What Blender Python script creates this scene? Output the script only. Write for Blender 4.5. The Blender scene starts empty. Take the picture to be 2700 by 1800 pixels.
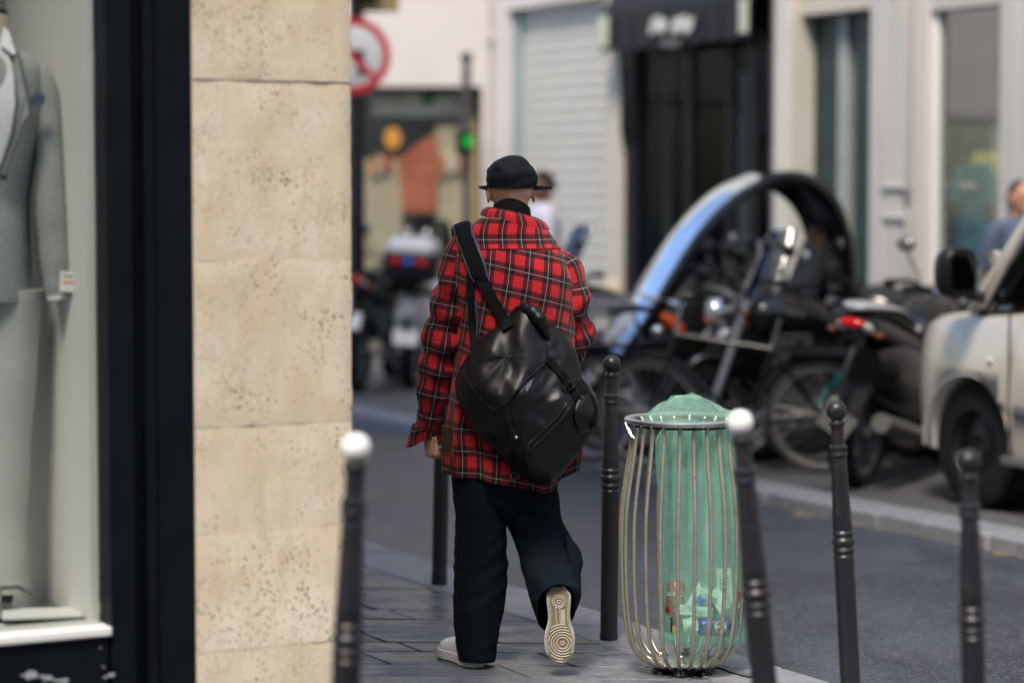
import bpy, bmesh, math, random
from mathutils import Vector, Matrix, noise
from mathutils.bvhtree import BVHTree
R = math.radians
PI = math.pi
random.seed(11)
sc = bpy.context.scene
col = sc.collection

# ------------------------------------------------------------------ camera
FOCAL = 6375.0                      # focal length in pixels of a 2700 px wide frame (85 mm)
CAM_H = 1.665
PITCH = math.atan(390 / FOCAL)
cam = bpy.data.objects.new('camera', bpy.data.cameras.new('camera'))
col.objects.link(cam)
cam.data.lens = 85
cam.data.sensor_width = 36
cam.data.clip_end = 2000
cam.location = (0, 0, CAM_H)
cam.rotation_euler = (PI / 2 - PITCH, 0, 0)
cam.data.dof.use_dof = True
cam.data.dof.focus_distance = 8.42
cam.data.dof.aperture_fstop = 1.2
sc.camera = cam

# ------------------------------------------------------------------ sky and sun
SUN_EL, SUN_AZ = R(58), R(197)      # azimuth measured clockwise from +Y
world = bpy.data.worlds.new('World')
sc.world = world
world.use_nodes = True
wn = world.node_tree
wn.nodes.clear()
sky = wn.nodes.new('ShaderNodeTexSky')
sky.sky_type = 'NISHITA'
sky.sun_disc = False
sky.sun_elevation = SUN_EL
sky.sun_rotation = SUN_AZ
sky.air_density = 1.0
sky.dust_density = 1.0
sky.ozone_density = 2.3
bg = wn.nodes.new('ShaderNodeBackground')
bg.inputs['Strength'].default_value = 0.125
wo = wn.nodes.new('ShaderNodeOutputWorld')
wn.links.new(sky.outputs[0], bg.inputs[0])
wn.links.new(bg.outputs[0], wo.inputs[0])
sun = bpy.data.objects.new('sun', bpy.data.lights.new('sun', 'SUN'))
col.objects.link(sun)
sun.data.energy = 2.0
sun.data.angle = R(16)
sun.data.color = (1.0, 0.89, 0.74)
sdir = Vector((math.sin(SUN_AZ) * math.cos(SUN_EL), math.cos(SUN_AZ) * math.cos(SUN_EL), math.sin(SUN_EL)))
sun.rotation_euler = (-sdir).to_track_quat('-Z', 'Y').to_euler()
sun.location = sdir * 40

vs = sc.view_settings
vs.view_transform = 'Standard'
vs.look = 'None'
vs.exposure = 1.38
vs.gamma = 1.0
vs.use_curve_mapping = False
sc.cycles.use_denoising = True
sc.cycles.max_bounces = 8
sc.cycles.transparent_max_bounces = 16
sc.cycles.caustics_reflective = False
sc.cycles.caustics_refractive = False
sc.cycles.sample_clamp_indirect = 6.0

# ------------------------------------------------------------------ survey helpers
_F = Vector((0, math.cos(PITCH), -math.sin(PITCH)))
_U = Vector((0, math.sin(PITCH), math.cos(PITCH)))
_C = Vector((0, 0, CAM_H))


def ray(px, py):
    return Vector((1, 0, 0)) * ((px - 1350) / FOCAL) + _U * (-(py - 900) / FOCAL) + _F


def at(px, py, Y):
    """surveyed point: photograph pixel (2700 px frame) at the distance Y"""
    d = ray(px, py)
    return _C + d * (Y / d.y)


K2 = 2700 / 2352.0


def at2(x, y, Y):
    return at(x * K2, y * K2, Y)


def gnd(px, py, z=0.0):
    d = ray(px, py)
    return _C + d * ((z - CAM_H) / d.z)


UA = R(28)
UD = Vector((-math.sin(UA), math.cos(UA), 0))    # along the street, away
VD = Vector((math.cos(UA), math.sin(UA), 0))     # across the street


# ------------------------------------------------------------------ mesh helpers
class MB:
    def __init__(self):
        self.v, self.f, self.uv = [], [], []

    def add(self, verts, faces, uvs=None):
        b = len(self.v)
        self.v += [Vector(p) for p in verts]
        for i, f in enumerate(faces):
            self.f.append([b + k for k in f])
            self.uv.append(uvs[i] if uvs else None)
        return self

    def box(self, c, s, M=None):
        c = Vector(c)
        x, y, z = s[0] / 2, s[1] / 2, s[2] / 2
        p = [Vector(q) for q in ((-x, -y, -z), (x, -y, -z), (x, y, -z), (-x, y, -z), (-x, -y, z), (x, -y, z), (x, y, z), (-x, y, z))]
        if M is not None:
            p = [M @ q for q in p]
        return self.add([c + q for q in p], [(3, 2, 1, 0), (4, 5, 6, 7), (0, 1, 5, 4), (1, 2, 6, 5), (2, 3, 7, 6), (3, 0, 4, 7)])

    def hexa(self, p):
        """8 points: bottom four then top four, counter-clockwise"""
        return self.add(p, [(3, 2, 1, 0), (4, 5, 6, 7), (0, 1, 5, 4), (1, 2, 6, 5), (2, 3, 7, 6), (3, 0, 4, 7)])

    def loft(self, rings, cap0=True, cap1=True, uvf=None):
        n = len(rings[0])
        b = len(self.v)
        for r in rings:
            self.v += [Vector(p) for p in r]
        for i in range(len(rings) - 1):
            for j in range(n):
                k = (j + 1) % n
                self.f.append([b + i * n + j, b + i * n + k, b + (i + 1) * n + k, b + (i + 1) * n + j])
                self.uv.append([uvf(i, j), uvf(i, j + 1), uvf(i + 1, j + 1), uvf(i + 1, j)] if uvf else None)
        if cap0:
            self.f.append([b + j for j in reversed(range(n))]); self.uv.append(None)
        if cap1:
            o = b + (len(rings) - 1) * n
            self.f.append([o + j for j in range(n)]); self.uv.append(None)
        return self

    def tube(self, pts, r, n=8, cap=True, closed=False, flat=1.0):
        pts = [Vector(p) for p in pts]
        m = len(pts)
        rr = r if isinstance(r, (list, tuple)) else [r] * m
        rings = []
        prev = None
        for i, p in enumerate(pts):
            if closed:
                t = pts[(i + 1) % m] - pts[i - 1]
            else:
                t = pts[min(i + 1, m - 1)] - pts[max(i - 1, 0)]
            t = t.normalized() if t.length > 1e-9 else Vector((0, 0, 1))
            if prev is None:
                a = Vector((0, 0, 1)) if abs(t.z) < .9 else Vector((1, 0, 0))
                nrm = (a - t * a.dot(t)).normalized()
            else:
                nrm = prev - t * prev.dot(t)
                nrm = nrm.normalized() if nrm.length > 1e-6 else prev
            prev = nrm
            bi = t.cross(nrm)
            rings.append([p + (nrm * math.cos(2 * PI * k / n) + bi * math.sin(2 * PI * k / n) * flat) * rr[i] for k in range(n)])
        if closed:
            rings.append(rings[0])
            return self.loft(rings, False, False)
        return self.loft(rings, cap, cap)

    def cyl(self, p0, p1, r0, r1=None, n=16):
        return self.tube([p0, p1], [r0, r0 if r1 is None else r1], n)

    def lathe(self, prof, n=24, M=None, cap0=True, cap1=True):
        rings = []
        for r, z in prof:
            q = [Vector((r * math.cos(2 * PI * k / n), r * math.sin(2 * PI * k / n), z)) for k in range(n)]
            rings.append([M @ p for p in q] if M is not None else q)
        return self.loft(rings, cap0, cap1)

    def ball(self, c, r, nu=16, nv=10, M=None):
        c = Vector(c)
        s = r if isinstance(r, (tuple, list)) else (r, r, r)
        rings = []
        for i in range(nv + 1):
            t = -PI / 2 + PI * (i + .02) / (nv + .04)
            rr = [Vector((s[0] * math.cos(t) * math.cos(2 * PI * k / nu), s[1] * math.cos(t) * math.sin(2 * PI * k / nu), s[2] * math.sin(t))) for k in range(nu)]
            rings.append([c + (M @ p if M is not None else p) for p in rr])
        return self.loft(rings)

    def torus(self, c, Rr, r, axis='Y', n=32, m=10, M=None):
        c = Vector(c)
        pts = []
        for k in range(n):
            a = 2 * PI * k / n
            p = {'Y': Vector((math.cos(a), 0, math.sin(a))), 'Z': Vector((math.cos(a), math.sin(a), 0)), 'X': Vector((0, math.cos(a), math.sin(a)))}[axis] * Rr
            pts.append(c + (M @ p if M is not None else p))
        return self.tube(pts, r, m, closed=True)

    def extrude(self, poly, y0, y1, inset=0.0):
        """side profile (x,z) extruded across y"""
        n = len(poly)
        p0 = [Vector((x, y0, z)) for x, z in poly]
        p1 = [Vector((x, y1, z)) for x, z in poly]
        return self.loft([p0, p1])

    def xform(self, M):
        self.v = [M @ p for p in self.v]
        return self

    def mesh(self, name):
        me = bpy.data.meshes.new(name)
        me.from_pydata([tuple(p) for p in self.v], [], self.f)
        if any(u is not None for u in self.uv):
            lay = me.uv_layers.new(name='UVMap')
            for poly, u in zip(me.polygons, self.uv):
                if u:
                    for li, q in zip(poly.loop_indices, u):
                        lay.data[li].uv = q
        me.update()
        return me

    def build(self, name, mat, parent=None, smooth=True, angle=40, bevel=0.0, sub=0, recalc=True):
        me = self.mesh(name)
        if recalc:
            bm = bmesh.new(); bm.from_mesh(me)
            bmesh.ops.recalc_face_normals(bm, faces=bm.faces)
            bm.to_mesh(me); bm.free()
        return mkobj(name, me, mat, parent, smooth, angle, bevel, sub)


def mkobj(name, me, mat, parent=None, smooth=True, angle=40, bevel=0.0, sub=0):
    if mat is not None and not me.materials:
        me.materials.append(MATS[mat] if isinstance(mat, str) else mat)
    if smooth:
        me.shade_smooth()
        me.set_sharp_from_angle(angle=R(angle))
    o = bpy.data.objects.new(name, me)
    col.objects.link(o)
    if parent is not None:
        o.parent = parent
    if bevel:
        b = o.modifiers.new('bevel', 'BEVEL'); b.width = bevel; b.segments = 2; b.limit_method = 'ANGLE'; b.angle_limit = R(35)
    if sub:
        s = o.modifiers.new('sub', 'SUBSURF'); s.levels = sub; s.render_levels = sub
    return o


def thing(name, label, cat, loc=(0, 0, 0), rz=0.0, group=None, M=None):
    o = bpy.data.objects.new(name, None)
    o.empty_display_size = .1
    col.objects.link(o)
    if M is not None:
        o.matrix_world = M
    else:
        o.location = loc
        o.rotation_euler = (0, 0, rz)
    return tag(o, label, cat, group)


def tag(o, label, cat, group=None):
    o['label'] = label
    o['category'] = cat
    if group:
        o['group'] = group
    return o


def struct(o):
    o['kind'] = 'structure'
    return o


def copy_tree(o, parent=None):
    c = o.copy()
    col.objects.link(c)
    c.parent = parent
    for ch in list(o.children):
        copy_tree(ch, c)
    return c


def crs(P, t):
    """Catmull-Rom through P (list of tuples), t in 0..len-1"""
    n = len(P)
    i = min(int(t), n - 2)
    f = t - i
    p0, p1, p2, p3 = P[max(i - 1, 0)], P[i], P[i + 1], P[min(i + 2, n - 1)]
    return tuple(.5 * ((2 * b) + (-a + c) * f + (2 * a - 5 * b + 4 * c - d) * f * f + (-a + 3 * b - 3 * c + d) * f ** 3) for a, b, c, d in zip(p0, p1, p2, p3))


def smooth_path(P, n):
    return [Vector(crs([tuple(p) for p in P], i * (len(P) - 1) / (n - 1))) for i in range(n)]


def sstep(a, b, x):
    t = max(0.0, min(1.0, (x - a) / (b - a)))
    return t * t * (3 - 2 * t)


def rotm(ax, deg):
    return Matrix.Rotation(R(deg), 3, ax)


def text_mesh(body, size, extrude=0.0, shear=0.0, align='CENTER', bold=0.0):
    cu = bpy.data.curves.new('txt', 'FONT')
    cu.body = body; cu.size = size; cu.extrude = extrude; cu.shear = shear; cu.align_x = align; cu.align_y = 'CENTER'; cu.offset = bold
    ob = bpy.data.objects.new('txt', cu)
    col.objects.link(ob)
    bpy.context.view_layer.update()
    me = bpy.data.meshes.new_from_object(ob.evaluated_get(bpy.context.evaluated_depsgraph_get()))
    bpy.data.objects.remove(ob)
    v = [p.co.copy() for p in me.vertices]
    f = [list(p.vertices) for p in me.polygons]
    bpy.data.meshes.remove(me)
    return v, f


def voxel(mb, size, name, smooth_iter=2):
    """fuse overlapping closed pieces into one continuous surface"""
    me = mb.mesh(name + '_tmp')
    bm = bmesh.new(); bm.from_mesh(me); bmesh.ops.recalc_face_normals(bm, faces=bm.faces); bm.to_mesh(me); bm.free()
    ob = bpy.data.objects.new('tmp', me)
    col.objects.link(ob)
    m = ob.modifiers.new('r', 'REMESH'); m.mode = 'VOXEL'; m.voxel_size = size; m.use_smooth_shade = True
    if smooth_iter:
        s = ob.modifiers.new('s', 'SMOOTH'); s.factor = .5; s.iterations = smooth_iter
    bpy.context.view_layer.update()
    out = bpy.data.meshes.new_from_object(ob.evaluated_get(bpy.context.evaluated_depsgraph_get()))
    bpy.data.objects.remove(ob)
    bpy.data.meshes.remove(me)
    out.name = name
    return out


# ------------------------------------------------------------------ materials
MATS = {}


class NT:
    def __init__(self, name):
        m = bpy.data.materials.new(name)
        m.use_nodes = True
        self.m, self.t = m, m.node_tree
        self.p = self.t.nodes['Principled BSDF']
        self.out = self.t.nodes['Material Output']
        MATS[name] = m

    def n(self, typ, **kw):
        nd = self.t.nodes.new(typ)
        for k, v in kw.items():
            setattr(nd, k, v)
        return nd

    def l(self, a, b):
        self.t.links.new(a, b)

    def math(self, op, a, b=None, c=None, clamp=False):
        nd = self.n('ShaderNodeMath', operation=op, use_clamp=clamp)
        for i, x in enumerate((a, b, c)):
            if x is None:
                continue
            if isinstance(x, (int, float)):
                nd.inputs[i].default_value = x
            else:
                self.l(x, nd.inputs[i])
        return nd.outputs[0]

    def mix(self, fac, a, b, blend='MIX'):
        nd = self.n('ShaderNodeMix', data_type='RGBA', blend_type=blend)
        for sock, x in ((nd.inputs[0], fac), (nd.inputs[6], a), (nd.inputs[7], b)):
            if isinstance(x, (int, float)):
                sock.default_value = x
            elif isinstance(x, (tuple, list)):
                sock.default_value = (*x, 1) if len(x) == 3 else x
            else:
                self.l(x, sock)
        return nd.outputs[2]

    def coord(self, kind='Object', scale=None, offset_random=False):
        tc = self.n('ShaderNodeTexCoord')
        o = tc.outputs[kind]
        if scale or offset_random:
            mp = self.n('ShaderNodeMapping')
            self.l(o, mp.inputs[0])
            if scale:
                mp.inputs['Scale'].default_value = scale
            if offset_random:
                oi = self.n('ShaderNodeObjectInfo')
                mu = self.n('ShaderNodeVectorMath', operation='SCALE')
                mu.inputs[0].default_value = (37.0, 19.0, 53.0)
                self.l(oi.outputs['Random'], mu.inputs['Scale'])
                self.l(mu.outputs[0], mp.inputs['Location'])
            o = mp.outputs[0]
        return o

    def noise(self, vec, scale, detail=4, rough=.55, dist=0):
        nd = self.n('ShaderNodeTexNoise')
        nd.inputs['Scale'].default_value = scale
        nd.inputs['Detail'].default_value = detail
        nd.inputs['Roughness'].default_value = rough
        nd.inputs['Distortion'].default_value = dist
        if vec is not None:
            self.l(vec, nd.inputs['Vector'])
        return nd.outputs[0]

    def ramp(self, x, a, b):
        nd = self.n('ShaderNodeMapRange')
        nd.inputs[1].default_value = a
        nd.inputs[2].default_value = b
        nd.clamp = True
        self.l(x, nd.inputs[0])
        return nd.outputs[0]

    def bump(self, h, strength, dist=.01):
        nd = self.n('ShaderNodeBump')
        nd.inputs['Strength'].default_value = strength
        nd.inputs['Distance'].default_value = dist
        self.l(h, nd.inputs['Height'])
        self.l(nd.outputs[0], self.p.inputs['Normal'])
        return nd

    def set(self, base=None, rough=None, metal=None, spec=None, coat=None):
        p = self.p
        if base is not None:
            if isinstance(base, (tuple, list)):
                p.inputs['Base Color'].default_value = (*base, 1)
            else:
                self.l(base, p.inputs['Base Color'])
        for k, x in (('Roughness', rough), ('Metallic', metal), ('Specular IOR Level', spec), ('Coat Weight', coat)):
            if x is None:
                continue
            if isinstance(x, (int, float)):
                p.inputs[k].default_value = x
            else:
                self.l(x, p.inputs[k])
        return self


def pm(name, base, rough=.5, metal=0.0, spec=.5, var=.12, scale=6.0, bump=0.0, bscale=60.0, coat=0.0, rvar=.12, dirt=None):
    """a plain procedural material with mottled colour, roughness and fine relief"""
    t = NT(name)
    co = t.coord('Object', None, True)
    n1 = t.noise(co, scale, 5, .6)
    lo = tuple(c * (1 - var) for c in base)
    hi = tuple(min(1, c * (1 + var)) for c in base)
    c = t.mix(t.ramp(n1, .3, .7), lo, hi)
    if dirt:
        n3 = t.noise(co, scale * 2.7, 6, .65)
        c = t.mix(t.math('MULTIPLY', t.ramp(n3, .55, .75), .6), c, dirt)
    t.set(c, None, metal, spec, coat)
    n2 = t.noise(co, scale * 3.1, 4)
    rr = t.n('ShaderNodeMapRange')
    rr.inputs[3].default_value = max(.02, rough - rvar)
    rr.inputs[4].default_value = min(1, rough + rvar)
    t.l(n2, rr.inputs[0])
    t.l(rr.outputs[0], t.p.inputs['Roughness'])
    if bump:
        t.bump(t.noise(co, bscale, 3), bump, .004)
    return t.m


pm('black_paint', (.007, .007, .009), .45, 0, .3, .25, 9, .15, 40)
pm('iron_paint', (.013, .0115, .0145), .40, 0, .5, .22, 7, .25, 55, dirt=(.035, .031, .030))
pm('white_ball_paint', (.78, .77, .75), .45, 0, .5, .05, 14, .1, 50, dirt=(.62, .60, .57))
pm('black_plastic', (.006, .006, .007), .45, 0, .35, .3, 8)
pm('gloss_black', (.004, .004, .005), .16, 0, .5, .2, 5, rvar=.05)
pm('rubber', (.008, .008, .009), .8, 0, .3, .3, 20, .2, 80)
pm('bike_tyre', (.062, .060, .056), .75, 0, .3, .25, 12)
pm('chrome', (.72, .72, .74), .14, 1, .5, .05, 6, rvar=.06)
pm('steel', (.50, .46, .385), .40, .75, .5, .14, 18, .15, 90, dirt=(.16, .09, .05))
pm('galvanised', (.55, .55, .54), .38, .9, .5, .12, 14)
pm('white_paint', (.74, .74, .73), .35, 0, .5, .05, 5, rvar=.1)
pm('white_plastic', (.48, .49, .51), .45, 0, .5, .06, 6)
pm('car_paint', (.60, .565, .50), .30, .25, .5, .06, 2.0, coat=.5, rvar=.08, dirt=(.36, .33, .28))
pm('blue_paint', (.03, .10, .30), .25, 0, .5, .1, 5, rvar=.05)
pm('teal_paint', (.01, .16, .17), .35, 0, .5, .1, 5)
pm('silver_paint', (.55, .56, .58), .3, .6, .5, .08, 5)
pm('skin', (.50, .25, .16), .5, 0, .4, .1, 30, .1, 180)
pm('skin_dark', (.22, .11, .07), .5, 0, .4, .1, 30)
pm('hair_dark', (.02, .014, .011), .7, 0, .3, .3, 60, .3, 150)
pm('cream_stone', (.58, .53, .45), .8, 0, .3, .08, 2.5, .2, 50, dirt=(.46, .41, .34))
pm('white_render', (.64, .59, .565), .85, 0, .3, .05, 1.5, .15, 40)
pm('grey_pier', (.53, .51, .48), .75, 0, .3, .05, 2.0, .15, 40)
pm('upper_wall', (.55, .50, .42), .85, 0, .3, .08, .8, .15, 30)
pm('zinc', (.22, .24, .27), .5, .3, .5, .1, 2)
pm('shutter_metal', (.55, .545, .51), .5, .1, .5, .05, 2.5, dirt=(.40, .41, .41))
pm('teal_trim', (.27, .36, .37), .5, 0, .5, .08, 5)
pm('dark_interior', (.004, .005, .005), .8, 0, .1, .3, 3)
pm('grey_interior', (.34, .38, .36), .7, 0, .3, .2, 1.2)
pm('dark_green', (.014, .035, .033), .4, 0, .5, .25, 3)
pm('navy_paint', (.0028, .0048, .0075), .5, 0, .14, .3, 5, .2, 30, dirt=(.006, .009, .012))
pm('panel_white', (.84, .84, .79), .6, 0, .4, .03, 1.5)
pm('shelf_white', (.72, .72, .68), .5, 0, .4, .04, 4)
pm('suit_cloth', (.33, .345, .335), .85, 0, .3, .22, 160, .5, 300)
pm('trouser_light', (.52, .53, .50), .8, 0, .3, .06, 90, .2, 200)
pm('shirt_white', (.75, .76, .78), .8, 0, .3, .04, 60, .2, 200)
pm('mannequin_skin', (.66, .56, .44), .6, 0, .4, .05, 10)
pm('paper_white', (.80, .80, .78), .7, 0, .3, .04, 20)
pm('print_grey', (.30, .32, .33), .7, 0, .3, .1, 20)
pm('print_red', (.65, .10, .06), .6, 0, .3, .08, 6)
pm('print_orange', (.80, .28, .10), .6, 0, .3, .1, 6)
pm('print_blue', (.03, .16, .65), .5, 0, .4, .1, 6)
pm('print_black', (.02, .02, .022), .6, 0, .3, .2, 6)
pm('print_tan', (.72, .60, .42), .7, 0, .3, .12, 4)
pm('print_teal', (.02, .20, .24), .8, 0, .3, .2, 5)
pm('print_yellow', (.72, .66, .18), .8, 0, .3, .15, 5)
pm('print_green', (.06, .30, .08), .7, 0, .3, .2, 8)
pm('sign_red', (.62, .012, .035), .4, 0, .5, .05, 5)
pm('sign_white', (.72, .72, .70), .45, 0, .5, .04, 5)
pm('olive_panel', (.34, .27, .12), .6, 0, .4, .15, 4)
pm('wood', (.20, .09, .035), .6, 0, .4, .3, 12)
pm('leather', (.0025, .0025, .0035), .38, 0, .38, .3, 6, .22, 300, rvar=.12)
pm('webbing', (.0035, .004, .0055), .75, 0, .15, .2, 50, .5, 300)
pm('strap_edge', (.045, .06, .09), .5, 0, .5, .2, 20)
pm('denim_black', (.0042, .0085, .0125), .9, 0, .12, .25, 40, .4, 420)
pm('cap_cloth', (.0035, .0055, .010), .75, 0, .25, .3, 30, .4, 300)
pm('knit_black', (.006, .006, .007), .95, 0, .2, .2, 80, .5, 350)
pm('shoe_white', (.74, .72, .72), .5, 0, .4, .05, 25, .1, 120)
pm('sole_tan', (.26, .22, .145), .7, 0, .3, .1, 60, .2, 200)
pm('sole_cream', (.56, .52, .43), .65, 0, .3, .06, 60)
pm('patch_leather', (.055, .022, .010), .6, 0, .4, .25, 40, .3, 200)
pm('patch_edge', (.20, .085, .03), .6, 0, .4, .2, 40)
pm('brass', (.55, .40, .16), .3, 1, .5, .1, 20)
pm('can_red', (.42, .008, .015), .25, .5, .5, .06, 20, rvar=.06)
pm('can_blue', (.006, .035, .28), .22, .6, .5, .08, 20, rvar=.06)
pm('alu', (.75, .76, .77), .28, 1, .5, .06, 30)
pm('granite', (.20, .205, .22), .62, 0, .4, .14, 30, .3, 120, dirt=(.12, .125, .135))
pm('light_granite', (.20, .207, .225), .55, 0, .5, .18, 14, .25, 120, dirt=(.075, .078, .085))
pm('worn_mark', (.16, .135, .10), .8, 0, .3, .25, 14)
pm('orange_lens', (.75, .10, .01), .15, 0, .5, .05, 10)
pm('red_lens', (.60, .01, .02), .15, 0, .5, .05, 10)
pm('clear_lens', (.75, .76, .78), .1, .3, .5, .05, 10)
pm('shirt_blue', (.035, .055, .10), .85, 0, .3, .15, 30)
pm('tee_lilac', (.62, .60, .70), .85, 0, .3, .05, 20)
pm('brick_dark', (.03, .035, .036), .8, 0, .3, .25, 4)
pm('mortar', (.16, .15, .13), .9, 0, .2, .1, 20)
pm('far_pave', (.085, .087, .092), .6, 0, .4, .2, 1.5, .3, 90, dirt=(.06, .06, .06))
pm('pier_violet', (.11, .10, .12), .6, 0, .4, .1, 4)
pm('strip_cream', (.52, .54, .42), .7, 0, .3, .06, 5)
pm('end_interior', (.22, .20, .17), .8, 0, .3, .5, .9)
pm('print_red_orange', (.80, .22, .13), .6, 0, .3, .45, 1.6)
pm('red_fabric', (.55, .02, .04), .6, 0, .3, .1, 10)
pm('brown_leather', (.13, .045, .015), .5, 0, .4, .2, 10)


def glass_mat(name, tint, rough, alpha, refl=.5):
    t = NT(name)
    nt = t.t
    tr = t.n('ShaderNodeBsdfTransparent'); tr.inputs[0].default_value = (*tint, 1)
    gl = t.n('ShaderNodeBsdfGlossy'); gl.inputs['Roughness'].default_value = rough
    fr = t.n('ShaderNodeFresnel'); fr.inputs[0].default_value = 1.45
    no = t.noise(t.coord('Object'), 3.0, 3)
    f = t.math('ADD', t.math('MULTIPLY', fr.outputs[0], refl * 2), t.math('MULTIPLY', no, alpha), clamp=True)
    mx = t.n('ShaderNodeMixShader')
    t.l(f, mx.inputs[0]); t.l(tr.outputs[0], mx.inputs[1]); t.l(gl.outputs[0], mx.inputs[2])
    t.l(mx.outputs[0], t.out.inputs[0])
    return t.m


glass_mat('shop_glass', (.975, .99, .98), .02, .006, .26)
glass_mat('dark_pane', (.70, .74, .73), .02, .002, .025)
glass_mat('car_glass', (.10, .12, .13), .02, .04, .8)
glass_mat('screen_glass', (.55, .60, .62), .03, .12, .9)


def emit_mat(name, c, s):
    t = NT(name)
    co = t.noise(t.coord('Object'), 20, 2)
    e = t.mix(co, tuple(x * .8 for x in c), c)
    t.set((.01, .02, .01), .3)
    t.l(e, t.p.inputs['Emission Color'])
    t.p.inputs['Emission Strength'].default_value = s
    return t.m


emit_mat('green_signal', (.0, .50, .06), .42)
emit_mat('warm_lamp', (1.0, .42, .08), .30)

# limestone of the corner pier: mottled, with dark pits
t = NT('limestone')
co = t.coord('Object', None, True)
big = t.noise(co, 2.2, 4, .6)
mid = t.noise(co, 9, 5, .65)
st = t.noise(t.coord('Object', (14, 14, 3.0), True), 1.6, 5, .6)
c = t.mix(t.ramp(big, .36, .64), (.63, .515, .345), (.76, .665, .515))
c = t.mix(t.math('MULTIPLY', t.ramp(mid, .45, .70), .6), c, (.76, .69, .58))
c = t.mix(t.math('MULTIPLY', t.ramp(st, .48, .72), .5), c, (.55, .41, .23))
oi = t.n('ShaderNodeObjectInfo')
c = t.mix(t.math('MULTIPLY', oi.outputs['Random'], .28), c, (.52, .44, .33))
pv = t.n('ShaderNodeTexVoronoi', feature='F1')
pv.inputs['Scale'].default_value = 78
pv.inputs['Randomness'].default_value = 1.0
t.l(t.coord('Object', (1, 1, .8), True), pv.inputs['Vector'])
pm_ = t.noise(co, 5.5, 3, .6)
wd = t.math('ADD', t.math('MULTIPLY', t.noise(co, 120, 2), .44), t.math('MULTIPLY', t.ramp(pm_, .34, .80), .42))
pit = t.ramp(t.math('SUBTRACT', wd, pv.outputs['Distance']), .16, .36)
pv2 = t.n('ShaderNodeTexVoronoi', feature='F1')
pv2.inputs['Scale'].default_value = 150
t.l(co, pv2.inputs['Vector'])
wd2 = t.math('ADD', t.math('MULTIPLY', t.noise(co, 200, 2), .44), t.math('MULTIPLY', t.ramp(t.noise(co, 6.5, 4), .36, .80), .40))
pit2 = t.ramp(t.math('SUBTRACT', wd2, pv2.outputs['Distance']), .12, .3)
pall = t.math('MAXIMUM', pit, t.math('MULTIPLY', pit2, .8))
c = t.mix(t.math('MULTIPLY', pall, .9), c, (.085, .065, .045))
t.set(c, .82, 0, .25)
h = t.math('SUBTRACT', t.math('MULTIPLY', t.noise(co, 45, 5, .6), .25), pall)
t.bump(h, .55, .004)

# asphalt with embedded chippings, patched and worn
t = NT('asphalt')
co = t.coord('Object')
v1 = t.n('ShaderNodeTexVoronoi'); v1.inputs['Scale'].default_value = 92; t.l(co, v1.inputs['Vector'])
n1 = t.noise(co, .7, 6, .62)
n2 = t.noise(co, 150, 3)
n4 = t.noise(t.coord('Object', (1.0, .35, 1)), 2.3, 5, .6)
c = t.mix(t.ramp(n1, .35, .65), (.014, .020, .031), (.040, .052, .074))
c = t.mix(t.math('MULTIPLY', t.ramp(n4, .48, .62), .6), c, (.062, .074, .096))
sp_ = t.n('ShaderNodeSeparateColor'); t.l(v1.outputs['Color'], sp_.inputs[0])
c = t.mix(t.math('MULTIPLY', t.ramp(sp_.outputs[0], .66, .95), .7), c, (.105, .115, .135))
c = t.mix(t.math('MULTIPLY', t.ramp(n2, .5, .7), .35), c, (.012, .014, .018))
t.set(c, None, 0, .5)
t.l(t.math('ADD', t.math('MULTIPLY', n1, .34), .24), t.p.inputs['Roughness'])
t.bump(t.math('ADD', v1.outputs['Distance'], t.math('MULTIPLY', n2, .4)), .5, .005)

# paving slabs: fine tooling, dark scuffs, damp patches
t = NT('paving')
co = t.coord('Object', None, True)
oi = t.n('ShaderNodeObjectInfo')
n1 = t.noise(co, 3.5, 5, .6)
n2 = t.noise(t.coord('Object', (12, 60, 40), True), 1.3, 5, .65)
n3 = t.noise(co, 130, 3)
c = t.mix(t.ramp(n1, .3, .7), (.115, .127, .150), (.185, .197, .222))
c = t.mix(t.math('MULTIPLY', t.ramp(n2, .50, .64), .85), c, (.030, .032, .038))
c = t.mix(t.math('MULTIPLY', t.ramp(n3, .5, .75), .35), c, (.27, .28, .30))
c = t.mix(t.math('MULTIPLY', oi.outputs['Random'], .55), c, (.085, .087, .095))
t.set(c, None, 0, .5)
wt = t.noise(t.coord('Object', (1.2, 3, 1), True), 2.6, 5, .6)
c2 = t.mix(t.math('MULTIPLY', t.ramp(wt, .5, .6), .55), c, (.045, .05, .06))
t.set(c2)
t.l(t.math('ADD', t.math('MULTIPLY', t.ramp(wt, .58, .46), .42), .16), t.p.inputs['Roughness'])
t.bump(t.math('ADD', n2, t.math('MULTIPLY', n3, .5)), .45, .005)

t = NT('joint_dirt')
co = t.coord('Object')
c = t.mix(t.noise(co, 20, 4), (.007, .007, .008), (.02, .02, .02))
t.set(c, .8, 0, .4)

t = NT('water')
co = t.coord('Object')
t.set((.10, .105, .115), .30, 0, .6)
t.bump(t.noise(co, 9, 3), .25, .01)

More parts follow.
